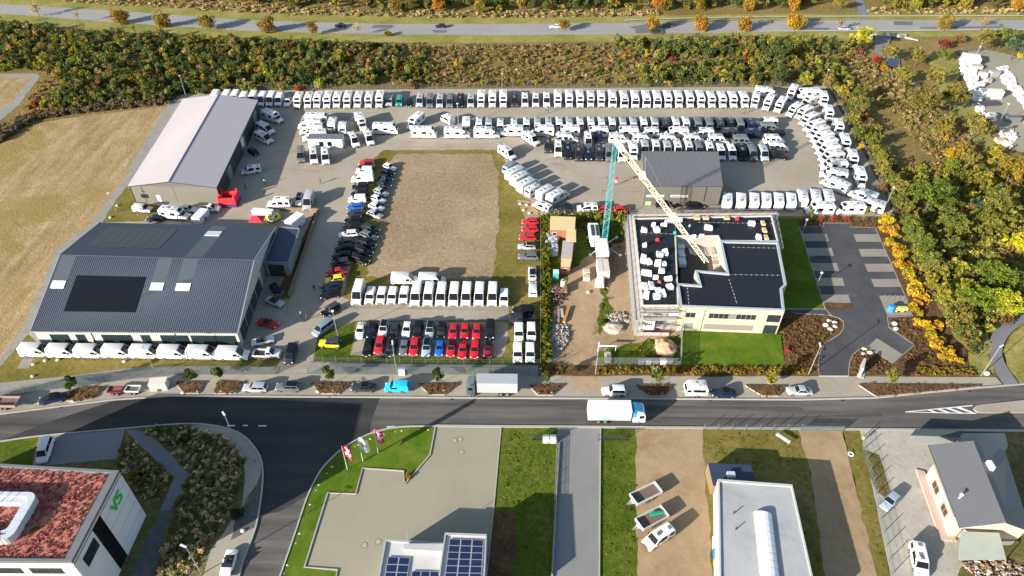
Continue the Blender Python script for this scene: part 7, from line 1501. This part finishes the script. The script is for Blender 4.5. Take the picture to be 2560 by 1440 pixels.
def heap(name, label, px, n, size, cols, hmax, seed, cat='heap', elong=1.0):
    g = random.Random(seed); poly = [tuple(P(*q)[:2]) for q in px]; cx = sum(p[0] for p in poly)/len(poly); cy = sum(p[1] for p in poly)/len(poly); rad = max(math.dist(p, (cx, cy)) for p in poly)
    xs = [p[0] for p in poly]; ys = [p[1] for p in poly]; groups = {i: MB() for i in range(len(cols))}
    k = 0
    while k < n:
        x = g.uniform(min(xs), max(xs)); y = g.uniform(min(ys), max(ys))
        if not inside((x, y), poly): continue
        k += 1; d = math.dist((x, y), (cx, cy))/rad; z = .15+hmax*max(0, 1-d)*g.random(); s = size*g.uniform(.5, 1.3); a = g.uniform(0, 3.14); l = s*elong; tl = g.uniform(-.3, .3)
        ca, sa = math.cos(a), math.sin(a); q = [(x+ca*u*l-sa*v*s, y+sa*u*l+ca*v*s) for u, v in ((-1, -1), (1, -1), (1, 1), (-1, 1))]
        groups[g.randrange(len(cols))].hexa([(p[0], p[1], max(.02, z-s*.6+tl*(i in (0, 3)))) for i, p in enumerate(q)], [(lerp(p[0], x, .25), lerp(p[1], y, .25), z+s*.5+tl*(i in (0, 3))) for i, p in enumerate(q)])
    M_ = MB()
    for i, gq in groups.items():
        k0 = len(M_.v); M_.v += gq.v; M_.f += [tuple(v+k0 for v in f) for f in gq.f]; M_.m += [i]*len(gq.f)
    o = M_.obj(name, [flat(f'{name}_{i}_{seed}', c_, .85, 0, .3, .25, 3) for i, c_ in enumerate(cols)]); return tag(o, label, None, None, 'stuff')
heap('plastic_sheet_heap', 'crumpled heap of grey blue plastic sheeting beside the cabins', [(1367, 575), (1388, 573), (1392, 600), (1391, 638), (1378, 640), (1366, 610)], 520, .42, [(.35, .43, .47), (.24, .32, .36), (.48, .54, .56)], 1.1, 3)
heap('timber_heap', 'heap of reddish scrap wood by the hedge', [(1373, 715), (1395, 712), (1407, 735), (1400, 760), (1380, 752)], 240, .10, [(.20, .11, .08), (.34, .22, .17), (.12, .07, .05)], 1.3, 4, elong=7)
heap('rubble_heap', 'pale broken rubble by the hedge', [(1378, 815), (1420, 812), (1422, 850), (1405, 880), (1378, 870)], 320, .22, [(.48, .45, .41), (.36, .33, .30), (.28, .24, .2)], .6, 5)
heap('scrap_heap', 'scrap and brush above the sand pile', [(1515, 785), (1560, 782), (1572, 805), (1530, 812)], 160, .10, [(.45, .40, .34), (.25, .2, .15), (.6, .58, .52)], .6, 6, elong=4)
heap('scaffold_parts_heap', 'stacked scaffold parts left of the building', [(1490, 655), (1525, 655), (1525, 640), (1545, 640), (1545, 670), (1492, 668)], 60, .07, [(.4, .3, .25), (.25, .2, .17)], .4, 7, elong=8)
def mound(name, label, x, y, rx, ry, h, mat, cat='pile', seed=1):
    q = P(x, y); g = random.Random(seed); bm = bmesh.new(); bmesh.ops.create_icosphere(bm, subdivisions=4, radius=1)
    from mathutils import noise
    for v in bm.verts:
        f = 1+.28*noise.noise(v.co*2.2+Vector((seed, 0, 0)))+.1*noise.noise(v.co*7); v.co = Vector((v.co.x*rx*f, v.co.y*ry*f, max(-.05, v.co.z)*h*f))
    for f in bm.faces: f.smooth = True
    me = bpy.data.meshes.new(name); bm.to_mesh(me); bm.free(); me.materials.append(mat); o = link(name, me, None, (q.x, q.y, .05)); return tag(o, label, cat)
mound('sand_pile', 'smooth grey brown sand pile beside the green bush', 1535, 822, 2.4, 1.7, .8, flat('sand_grey', (.42, .36, .28), .95, 0, .2, .12, 2), seed=2)
mound('earth_pile', 'rough brown earth pile at the lawn edge', 1663, 872, 2.2, 2.6, 1.3, flat('earth_brown', (.45, .31, .19), .95, 0, .2, .25, 2), seed=3)
bush(1506, 806, 11, (.07, .14, .02), 'round green bush by the sand pile')
for k, (x0, y0, x1_, y1_, c_) in enumerate([(1388, 770, 1386, 806, (.28, .16, .12)), (1396, 768, 1395, 806, (.40, .27, .2)), (1404, 772, 1406, 792, (.45, .36, .28)), (1422, 768, 1410, 804, (.42, .22, .08))]):
    a, b = P(x0, y0, .5), P(x1_, y1_, .5); mb = MB(); d = (b-a).normalized(); n_ = Vector((-d.y, d.x, 0))*.28; q = [a-n_, b-n_, b+n_, a+n_]; mb.hexa([p-Vector((0, 0, .45)) for p in q], [p+Vector((0, 0, .15)) for p in q])
    o = mb.obj('beam_stack', flat(f'beam_{k}', c_, .85, 0, .2, .2, 3)); tag(o, f'long {"orange brown" if k == 3 else "reddish"} stack of beams by the hedge, {nth(k+1)} from the left', 'beams', 'stacks of beams by the hedge')
t = thing('pallet_stack', 'grey slatted pallet stack beside the wood heap', 'pallets', tuple(P(1411, 728, .1)))
for k in range(7): mb = MB(); mb.box(-.5, .5, -1.1+k*.32, -.85+k*.32, 0, 1.1); mb.obj('plank', WOODM, t)
for i, (x, c_) in enumerate(((1602, (.12, .14, .15)), (1620, (.22, .22, .24)), (1638, (.16, .15, .17)), (1656, (.5, .46, .44)), (1672, (.14, .14, .17)))):
    t = thing('waste_bin', f'{"pale" if i == 3 else "dark"} wheeled waste container by the site fence, {nth(i+1)} from the left', 'bin', tuple(P(x, 910, .1)), 0, 'waste containers by the site fence')
    mb = MB(); mb.hexa([(-.5, -.35, .1), (.5, -.35, .1), (.5, .35, .1), (-.5, .35, .1)], [(-.62, -.5, 1.1), (.62, -.5, 1.1), (.62, .5, 1.1), (-.62, .5, 1.1)]); o = mb.obj('body', TINT, t, .04, color=c_); mb = MB(); mb.box(-.64, .64, -.52, .52, 1.1, 1.22); mb.obj('lid', TINT, t, .04, color=[c*1.5 for c in c_])
for i, (x, y) in enumerate(((1519, 890), (1519, 903))):
    t = thing('pallet', f'stack of grey paving on a pallet, {"upper" if i == 0 else "lower"} one', 'pallet', tuple(P(x, y, .15)), 0, 'paving pallets on the site grass'); mb = MB(); mb.box(-.6, .6, -.5, .5, .12, .7); mb.obj('paving_load', flat('paving_pink_grey', (.38, .32, .29), .85), t)
    for yy in (-.4, 0, .4): mb = MB(); mb.box(-.6, .6, yy-.05, yy+.05, 0, .12); mb.obj('runner', WOODM, t)
t = thing('white_barrier', 'white horizontal site sign beam at the entrance lamp', 'sign', tuple(P(1494, 880, 0))); mb = MB(); mb.box(0, 3.6, -.06, .06, 1.6, 1.9); mb.obj('beam', WHITEP, t); mb = MB(); mb.box(-.06, .06, -.06, .06, 0, 2.0); mb.box(3.4, 3.5, -.06, .06, 0, 1.7); mb.obj('post', WHITEP, t)
# boulders
BLD = flat('granite_boulder', (.52, .47, .39), .85, 0, .3, .15, 2)
def boulder(x, y, r, label, group='boulders'):
    q = P(x, y, r*.4); bm = bmesh.new(); bmesh.ops.create_icosphere(bm, subdivisions=3, radius=1)
    from mathutils import noise
    for v in bm.verts:
        f = 1+.22*noise.noise(v.co*1.6+Vector((x, y, 0))); v.co = Vector((v.co.x*r*f*1.1, v.co.y*r*f*.9, v.co.z*r*f*.75))
    for f in bm.faces: f.smooth = True
    me = bpy.data.meshes.new('boulder'); bm.to_mesh(me); bm.free(); me.materials.append(BLD); o = link('boulder', me, None, (q.x, q.y, r*.45)); return tag(o, label, 'boulder', group)
for i, (x, y, r) in enumerate([(2073, 803, .55), (2064, 813, .6), (2087, 807, .55), (2087, 817, .52), (2075, 824, .55)]): boulder(x, y, r, f'boulder in the ring of five on the left bed, {["top", "left", "upper right", "lower right", "bottom"][i]} one')
for i, (x, y, r) in enumerate([(2161, 873, .52), (2158, 885, .52), (2174, 882, .58)]): boulder(x, y, r, f'boulder in the trio by the entrance sign, {["top", "left", "right"][i]} one')
for i, (x, y, r) in enumerate([(2236, 810, .65), (2240, 823, .6)]): boulder(x, y, r, f'boulder at the car park corner, {["upper", "lower"][i]} one')
for i, (x, y) in enumerate([(182, 1003), (213, 998), (458, 982), (494, 980), (553, 980), (580, 980), (795, 978), (833, 979), (1071, 977), (1110, 978), (1346, 984), (1379, 984), (1621, 986), (1655, 986), (1937, 986), (2192, 984)]): boulder(x, y, .38, f'pale boulder in a street planting bed, {nth(i+1)} from the left', 'boulders in the street beds')
for i, (x, y) in enumerate([(1300, 510), (1317, 513), (1309, 525), (1324, 533)]): boulder(x, y, .4, f'stone by the angled motorhomes, {nth(i+1)} from the top', 'stones by the angled motorhomes')
for i, (x, y) in enumerate([(84, 911), (113, 902), (145, 900), (311, 904), (82, 941), (293, 514), (276, 544)]): boulder(x, y, .36, f'pale stone on the grass by the dealer hall, {nth(i+1)} of seven', 'stones on the grass by the dealer hall')
boulder(2466, 933, .6, 'white boulder at the foot of the cycle path lamp'); boulder(608, 1327, .4, 'pink boulder in the gravel by the side street'); boulder(1471, 731, .45, 'pale stone on the bare building site')
for i in range(34):          # small stones along the lawn edge
    u = i/33; pt = spline([(703, 1440), (740, 1345), (775, 1250), (806, 1190), (862, 1130), (902, 1106), (942, 1088), (1000, 1076), (1080, 1073)], 8); q = pt[int(u*(len(pt)-1))]
    boulder(q[0]+5, q[1]+2, .17+.07*((i*7) % 3)/2, f'small pale edging stone of the flag lawn kerb, {nth(i+1)} from the bottom', 'edging stones of the flag lawn')
# manhole covers
for i, (x, y) in enumerate([(1137, 1103), (1150, 1100), (1154, 1132), (912, 1365), (946, 1356)]):
    q = P(x, y); t = thing('manhole_cover', f'round manhole cover in the concrete yard, {nth(i+1)} counted from the rear', 'manhole', (q.x, q.y, gz(q.x, q.y)+.004), 0, 'manhole covers'); mb = MB(); mb.cyl((0, 0, 0), (0, 0, .012), .52, 20); mb.obj('rim', flat('rim_brown', (.2, .15, .11), .8), t); mb = MB(); mb.cyl((0, 0, 0), (0, 0, .02), .38, 20); mb.obj('lid', CONC, t)
for i, (x, y) in enumerate([(152, 1020), (430, 995), (660, 996), (835, 997), (1130, 999), (1453, 999), (1775, 1003), (2106, 1002), (2423, 979), (157, 1088), (240, 1080), (1162, 1066), (1545, 1068)]):
    q = P(x, y); t = thing('drain_grate', f'small dark street drain at the kerb, {nth(i+1)} in the row', 'drain', (q.x, q.y, gz(q.x, q.y)+.004), 0, 'street drains'); mb = MB(); mb.box(-.3, .3, -.2, .2, 0, .01); mb.obj('rim', flat('drain_iron', (.03, .03, .03), .7), t)
    for k in range(4): mb = MB(); mb.box(-.22+k*.13, -.17+k*.13, -.15, .15, .01, .02); mb.obj('bar', TRIM, t)
# cabinet, sign, red tent, bouncy castle, excavator
def boxthing(name, label, cat, x, y, sx, sy, h, col, rot=0, top=None):
    q = P(x, y, h/2); t = thing(name, label, cat, (q.x, q.y, gz(q.x, q.y)), math.radians(rot)); mb = MB(); mb.box(-sx/2, sx/2, -sy/2, sy/2, 0, h); mb.obj('body', TINT, t, .03, color=col)
    mb = MB(); mb.box(-sx/2-.04, sx/2+.04, -sy/2-.04, sy/2+.04, h, h+.1); mb.obj('lid', TINT, t, .02, color=top or col); return t
boxthing('cabinet', 'white utility cabinet at the fence behind the blue van', 'cabinet', 1005, 931, 1.2, .7, 1.3, (.6, .63, .6))
t = boxthing('box_trailer', 'small cream box trailer in the street bay', 'trailer', 398, 962, 3.0, 1.7, 1.7, (.62, .58, .48), 8)
for s in (-1, 1): link('wheel', W_SML, t, (0, s*.9, .28))
t = boxthing('box_trailer', 'white box trailer right of the red tent', 'trailer', 738, 556, 4.4, 2.3, 2.6, WH, 62); [link('wheel', W_VAN, t, (0, s*1.1, .35)) for s in (-1, 1)]
t = boxthing('box_trailer', 'flat white trailer between the left halls', 'trailer', 502, 541, 4.2, 2.2, 1.6, (.62, .63, .62), 78); [link('wheel', W_VAN, t, (0, s*1.1, .35)) for s in (-1, 1)]
t = boxthing('display_trailer', 'white sales trailer with grey roof in the yard centre', 'trailer', 816, 354, 9.6, 2.9, 3.0, WH, 0, (.13, .135, .16))
for u0 in (-1.7, .6):
    mb = MB(); mb.box(u0, u0+1.2, -1.50, -1.44, .9, 2.2); mb.obj('window', GLASS, t)
for s in (-1, 1): link('wheel', W_VAN, t, (.4, s*1.3, .35))
t = thing('bouncy_castle', 'open red inflatable castle beside the light hall', 'inflatable', (*P(573, 500, .8).xy, .1), math.radians(4))
for c4 in ((-2.2, 2.2, -1.9, -1.3), (-2.2, 2.2, 1.3, 1.9), (-2.2, -1.6, -1.3, 1.3), (1.6, 2.2, -1.3, 1.3)): mb = MB(); mb.box(*c4, .4, 2.3); mb.obj('tube_wall', TINT, t, .25, color=(.80, .02, .03))
mb = MB(); mb.box(-2.2, 2.4, -2.4, 1.9, 0, .4); mb.obj('base', TINT, t, .15, color=(.04, .04, .18))
for x, y in ((-1.9, -1.6), (1.9, -1.6), (-1.9, 1.6), (1.9, 1.6)): mb = MB(); mb.cyl((x, y, 2.2), (x, y, 3.1), .33, 10, 0, .2); mb.obj('turret', TINT, t, color=(.80, .02, .05))
t = thing('pavilion', 'red and white folding tent behind the dealer hall', 'tent', (*P(643, 548, 2.2).xy, .1))
for x, y in ((-1.6, -1.4), (1.6, -1.4), (1.6, 1.4), (-1.6, 1.4)): mb = MB(); mb.bar((x, y, 0), (x, y, 2.2), .05); mb.obj('leg', STEEL, t)
mb = MB(); k = [(-1.7, -1.5, 2.2), (1.7, -1.5, 2.2), (1.7, 1.5, 2.2), (-1.7, 1.5, 2.2)]; mb.hexa(k, [(x*.06, y*.06, 3.1) for x, y, z in k]); mb.obj('canopy', TINT, t, color=(.75, .02, .05))
boxthing('counter', 'white sales counter beside the red tent', 'counter', 658, 533, 5.0, 1.4, 1.6, WH, -6)
t = thing('yellow_slide', 'yellow round inflatable ring by the red tent', 'inflatable', (*P(684, 543, .6).xy, .1)); mb = MB()
import math as _m
for k in range(16):
    a0, a1 = k*math.pi/8, (k+1)*math.pi/8; mb.cyl((1.3*math.cos(a0), 1.3*math.sin(a0), .5), (1.3*math.cos(a1), 1.3*math.sin(a1), .5), .38, 8)
mb.obj('ring', TINT, t, color=(.72, .62, .04)); mb = MB(); mb.box(-.35, .35, -1.9, 1.6, .5, .75); mb.obj('bridge', WHITEP, t)
t = thing('entrance_sign', 'white angular sign block in the bed beside the car park entrance', 'sign', (*P(2152, 925, .6).xy, .1), math.radians(62)); mb = MB(); mb.box(-1.5, 1.5, -.22, .22, 0, 2.4); mb.obj('slab', RENDW, t, .03); mb = MB(); mb.box(-1.6, 1.6, -.9, .4, 0, .2); mb.obj('plinth', CONC, t)
t = thing('mini_excavator', 'small machine with a blue round cover at the bike racks', 'machine', (*P(2228, 772, .8).xy, .1)); mb = MB()
mb.hexa([(.95*math.cos(k*.785), .85*math.sin(k*.785), 0) for k in range(8)], [(.7*math.cos(k*.785), .6*math.sin(k*.785), 1.6) for k in range(8)]); mb.obj('cover', TINT, t, .1, color=(.03, .18, .55))
mb = MB(); mb.box(.9, 3.4, -.4, .4, .2, 1.2); mb.obj('engine_hood', TINT, t, .08, color=(.55, .50, .12)); mb = MB(); mb.cyl((1.5, -.5, .3), (1.5, .5, .3), .3, 10); mb.cyl((2.9, -.5, .3), (2.9, .5, .3), .3, 10); mb.obj('track', TYRE, t)
for i in range(5):
    q = P(2212+i*13, 752+i*.4); t = thing('bike_rack', f'steel hoop bike rack on the pale pad, {nth(i+1)} from the left', 'bike rack', (q.x, q.y, .12), 0, 'bike racks'); mb = MB(); mb.bar((0, -.5, 0), (0, -.5, .8), .04); mb.bar((0, -.5, .8), (0, .9, .8), .04); mb.bar((0, .9, .8), (0, .9, 0), .04); mb.obj('hoop', STEEL, t)
t = thing('blue_cart', 'cart with blue and yellow covers beside the flat building', 'cart', (*P(1791, 1388, .6).xy, .1), math.radians(80))
mb = MB(); mb.box(-.9, .9, -.5, .5, .3, 1.0); mb.obj('body', TINT, t, .08, color=(.03, .16, .62)); mb = MB(); mb.box(-1.7, -1.0, -.45, .45, .3, 1.1); mb.obj('hood', TINT, t, .08, color=(.75, .72, .05)); mb = MB(); mb.box(1.0, 3.0, -.5, .5, .2, .8); mb.obj('crate', WHITEP, t, .08)
t = thing('tyre', 'white rimmed tyre lying in the grass by the sandy drive', 'tyre', (*P(2126, 1138).xy, .2)); mb = MB()
for k in range(14): a0, a1 = k*math.pi/7, (k+1)*math.pi/7; mb.cyl((.4*math.cos(a0), .4*math.sin(a0), .12), (.4*math.cos(a1), .4*math.sin(a1), .12), .13, 6)
mb.obj('ring', WHITEP, t)
mb = MB(); mb.hexa([(-1.5, -.3, 1.1), (1.1, -.75, 1.0), (1.3, -.35, 1.0), (-1.0, .3, 1.15)], [(-1.4, -.2, 1.4), (1.0, -.6, 1.25), (1.2, -.3, 1.2), (-.9, .25, 1.4)]); o = mb.obj('green_net', flat('net_green', (.02, .30, .17), .8, 0, .2, .3, 5), None, .05); o.location = (*P(1638, 1291).xy, 0.25); o.rotation_euler = (0, 0, .45); tag(o, 'green net slung over the lower tipping trailer', 'net')
t = thing('long_board', 'white board leaning at the scrub plot', 'board', (*P(1957, 1098, .8).xy, .1), math.radians(-45)); mb = MB(); mb.box(-1.3, 1.3, -.25, .25, .9, 1.1); mb.obj('panel', WHITEP, t); mb = MB(); mb.bar((-1.1, 0, 0), (-1.1, 0, .9), .06); mb.bar((1.1, 0, 0), (1.1, 0, .9), .06); mb.obj('leg', WOODM, t)
heap('yard_clutter', 'garden furniture and clutter in front of the house', [(2398, 1405), (2500, 1402), (2560, 1420), (2560, 1450), (2440, 1450)], 260, .22, [(.36, .30, .25), (.14, .11, .09), (.42, .39, .36), (.28, .15, .07)], .5, 21)
heap('stone_blocks', 'pale stone blocks and rubble rows in the stone yard', [(2398, 140), (2450, 150), (2435, 180), (2448, 250), (2465, 300), (2452, 310), (2430, 240), (2404, 180)], 300, .7, [(.62, .62, .60), (.72, .72, .71), (.5, .48, .44)], 1.0, 22)
heap('stone_blocks', 'diagonal row of pale boulders across the stone yard', [(2492, 172), (2515, 165), (2545, 220), (2575, 260), (2575, 290), (2535, 240), (2505, 205)], 260, .6, [(.66, .64, .60), (.55, .52, .47)], .9, 23)
heap('stone_blocks', 'tan stone pile at the lower end of the stone yard', [(2500, 320), (2530, 325), (2540, 350), (2525, 378), (2500, 350)], 120, .5, [(.55, .42, .33), (.6, .58, .54)], .9, 24)
boxthing('stone_shed', 'white flat roofed shed in the rear corner of the stone yard', 'shed', 2425, 152, 5.5, 4.5, 2.6, WH, -20); boxthing('stone_shed', 'long white shed in the stone yard', 'shed', 2475, 237, 7.0, 2.0, 2.4, (.66, .66, .66), -4)
for i, (x, y, sx, sy, h, c_, lb) in enumerate([(2456, 190, 2.6, 1.6, 1.4, (.55, .55, .54), 'pale stone crate near the rear shed'), (2468, 205, 2.2, 1.5, 1.2, (.42, .40, .37), 'grey stone crate below the rear shed'), (2449, 215, 2.4, 1.6, 1.5, (.62, .61, .58), 'white stone crate on the yard left edge'), (2484, 186, 3.2, 1.8, 1.7, (.30, .30, .31), 'dark grey stone crate in the yard middle'),
     (2462, 262, 9.0, 2.6, .5, (.05, .055, .07), 'low black slab row below the long white shed'), (2478, 292, 2.2, 1.6, 1.3, (.5, .5, .5), 'grey crate by the tall yard lamp'), (2500, 352, 2.6, 1.8, 1.2, (.45, .34, .27), 'brown crate at the yard bottom'), (2530, 300, 4.2, 1.8, 1.5, (.12, .13, .15), 'dark crate right of the tall yard lamp'), (2440, 170, 3.4, 2.0, 1.3, (.35, .33, .30), 'grey brown crate in the rear yard corner')]):
    boxthing('stone_crate', lb+' of the stone yard', 'crate', x, y, sx, sy, h, c_, (i*37) % 40-20)
t = thing('round_sign', 'red and white disc sign on a pole at the stone yard', 'sign', (*P(2556, 312).xy, 0)); mb = MB(); mb.cyl((0, 0, 0), (0, 0, 3.2), .1, 8); mb.obj('pole', STEEL, t); mb = MB(); mb.cyl((0, -.1, 4.4), (0, .1, 4.4), 1.5, 24); mb.obj('disc', TINT, t, color=(.75, .05, .03)); mb = MB(); mb.cyl((0, -.16, 4.7), (0, -.11, 4.7), .8, 20); mb.obj('emblem', WHITEP, t)
# floor grid markings / low frames west of the lot hall
t = thing('play_frame', 'thin rectangular frame standing on the apron left of the grey hall', 'frame', (0, 0, 0))
for a_, b_ in (((1500, 440), (1590, 436)), ((1500, 440), (1502, 475)), ((1502, 475), (1592, 470)), ((1590, 436), (1592, 470))): mb = MB(); p, q = P(*a_, 1.0), P(*b_, 1.0); mb.bar(p, q, .05); mb.bar((p.x, p.y, 0), p, .05); mb.obj('tube', STEEL, t)
# the white signs behind the lots
for i, (x, y) in enumerate(((2480, 690), (2385, 720), (2350, 820), (2300, 700))): pass
# ---- people: one skinned body, hair and clothing colours per part
def person_mesh(pose, name='body'):
    J = {'pel': (0, 0, .95), 'ch': (0, 0, 1.25), 'nk': (0, 0, 1.48), 'hd': (.01, 0, 1.66), 'ls': (0, .19, 1.42), 'rs': (0, -.19, 1.42), 'lh': (0, .1, .92), 'rh': (0, -.1, .92)}
    s = {'walk': (.22, -.22, .18, -.18), 'stand': (.03, -.02, .02, .0), 'point': (.02, -.03, .45, 0)}[pose]
    J.update({'lk': (s[0]*.6, .11, .50), 'lf': (s[0]*.9, .12, .07), 'lt': (s[0]*.9+.17, .13, .04), 'rk': (s[1]*.4, -.11, .50), 'rf': (s[1], -.12, .07), 'rt': (s[1]+.17, -.13, .04),
              'le': (s[3]*.6-.02, .25, 1.16), 'lw': (s[3]+.05, .26, .93), 'lm': (s[3]+.09, .26, .84), 're': (s[2]*.6, -.25, 1.16), 'rw': (s[2]+.08, -.24, .95 if pose != 'point' else 1.2), 'rm': (s[2]+.13, -.24, .87 if pose != 'point' else 1.22)})
    R_ = {'pel': .15, 'ch': .155, 'nk': .065, 'hd': .105, 'ls': .075, 'rs': .075, 'lh': .095, 'rh': .095, 'lk': .065, 'rk': .065, 'lf': .045, 'rf': .045, 'lt': .035, 'rt': .035, 'le': .048, 're': .048, 'lw': .034, 'rw': .034, 'lm': .04, 'rm': .04}
    E_ = [('pel', 'ch'), ('ch', 'nk'), ('nk', 'hd'), ('ch', 'ls'), ('ch', 'rs'), ('ls', 'le'), ('le', 'lw'), ('lw', 'lm'), ('rs', 're'), ('re', 'rw'), ('rw', 'rm'), ('pel', 'lh'), ('pel', 'rh'), ('lh', 'lk'), ('lk', 'lf'), ('lf', 'lt'), ('rh', 'rk'), ('rk', 'rf'), ('rf', 'rt')]
    K = list(J); me = bpy.data.meshes.new(name); me.from_pydata([J[k] for k in K], [(K.index(a), K.index(b)) for a, b in E_], [])
    o = bpy.data.objects.new(name, me); COL.objects.link(o); sk = o.modifiers.new('s', 'SKIN'); sk.use_smooth_shade = True
    for i, k in enumerate(K): me.skin_vertices[0].data[i].radius = (R_[k], R_[k]*.85)
    me.skin_vertices[0].data[0].use_root = True
    sb = o.modifiers.new('b', 'SUBSURF'); sb.levels = 1; sb.render_levels = 1
    dg = bpy.context.evaluated_depsgraph_get(); me2 = bpy.data.meshes.new_from_object(o.evaluated_get(dg)); bpy.data.objects.remove(o); me2.name = name
    SKIN_ = flat('skin', (.50, .30, .21), .6); me2.materials.clear(); me2.materials.append(SKIN_); me2.materials.append(TINT); me2.materials.append(flat('trousers_dark', (.03, .035, .05), .8)); me2.materials.append(TRIM)
    for p in me2.polygons:
        z = p.center.z; y = abs(p.center.y)
        p.material_index = 0 if z > 1.52 else (3 if z < .1 else (0 if (y > .2 and z < .97 and z > .8) or (pose == 'point' and p.center.x > .5) else (1 if z > .9 else 2)))
    return me2
PM = {k: person_mesh(k) for k in ('walk', 'stand', 'point')}
mb = MB(); bm = bmesh.new(); bmesh.ops.create_uvsphere(bm, u_segments=12, v_segments=8, radius=.118)
for v in bm.verts: v.co = Vector((v.co.x*1.0-.02, v.co.y, max(v.co.z, -.03)*1.1))
HAIR = bpy.data.meshes.new('hair'); bm.to_mesh(HAIR); bm.free(); HAIR.materials.append(flat('hair_dark', (.04, .028, .02), .7))
def person(x, y, pose, hd, col, label):
    q = P(x, y); t = thing('person', label, 'person', (q.x, q.y, gz(q.x, q.y)), math.radians(hd)); o = link('body', PM[pose], t, color=col); link('hair', HAIR, t, (0.0, 0, 1.70)); return t
for a in [(802, 460, 'walk', 200, (.05, .05, .06), 'person in dark clothes walking alone on the upper yard'), (663, 462, 'stand', 90, (.5, .5, .5), 'person in a grey top at the edge of the hall shadow'), (615, 474, 'walk', 240, (.06, .06, .08), 'person in dark clothes beside the light hall'),
          (1371, 283, 'stand', 270, (.08, .08, .1), 'person in dark clothes behind the long back aisle, right of a pair'), (1364, 277, 'point', 0, (.55, .55, .58), 'person in a pale top, left of a pair in the back aisle'), (1860, 286, 'walk', 180, (.12, .10, .09), 'person in brown walking in the right part of the back aisle'),
          (754, 793, 'stand', 0, (.55, .56, .6), 'person in a pale top beside the aisle crossing, left of two'), (769, 800, 'walk', 160, (.2, .12, .1), 'person in a reddish top beside the aisle crossing, right of two'), (787, 727, 'walk', 300, (.03, .03, .04), 'person in black near the dark cars, left of two'), (801, 722, 'stand', 270, (.4, .42, .45), 'person in a pale cap near the dark cars, right of two'),
          (1539, 464, 'point', 200, (.75, .60, .05), 'person in a yellow jacket on the apron beside the crane mast'), (2152, 1108, 'stand', 180, (.55, .75, .05), 'worker in a hi-vis vest at the house yard gate'), (1722, 572, 'stand', 90, (.25, .4, .65), 'worker in blue on the rear roof of the new building')]:
    o = person(*a)
    if 'rear roof' in a[5]: p = P(1722, 575, DECK+.05); o.location = (p.x, p.y, DECK+.05)
mb = MB(); bm = bmesh.new(); bmesh.ops.create_uvsphere(bm, u_segments=14, v_segments=10, radius=.45); me = bpy.data.meshes.new('balloon'); bm.to_mesh(me); bm.free(); me.materials.append(TINT)
q = P(1540, 445, 2.6); t = thing('balloon', 'pink balloon floating beside the person in yellow', 'balloon', (q.x, q.y, 0.2)); link('envelope', me, t, (0, 0, 2.4), color=(.75, .03, .15)); mb = MB(); mb.bar((0, 0, .9), (0, 0, 2.0), .015); mb.obj('string', WHITEP, t)
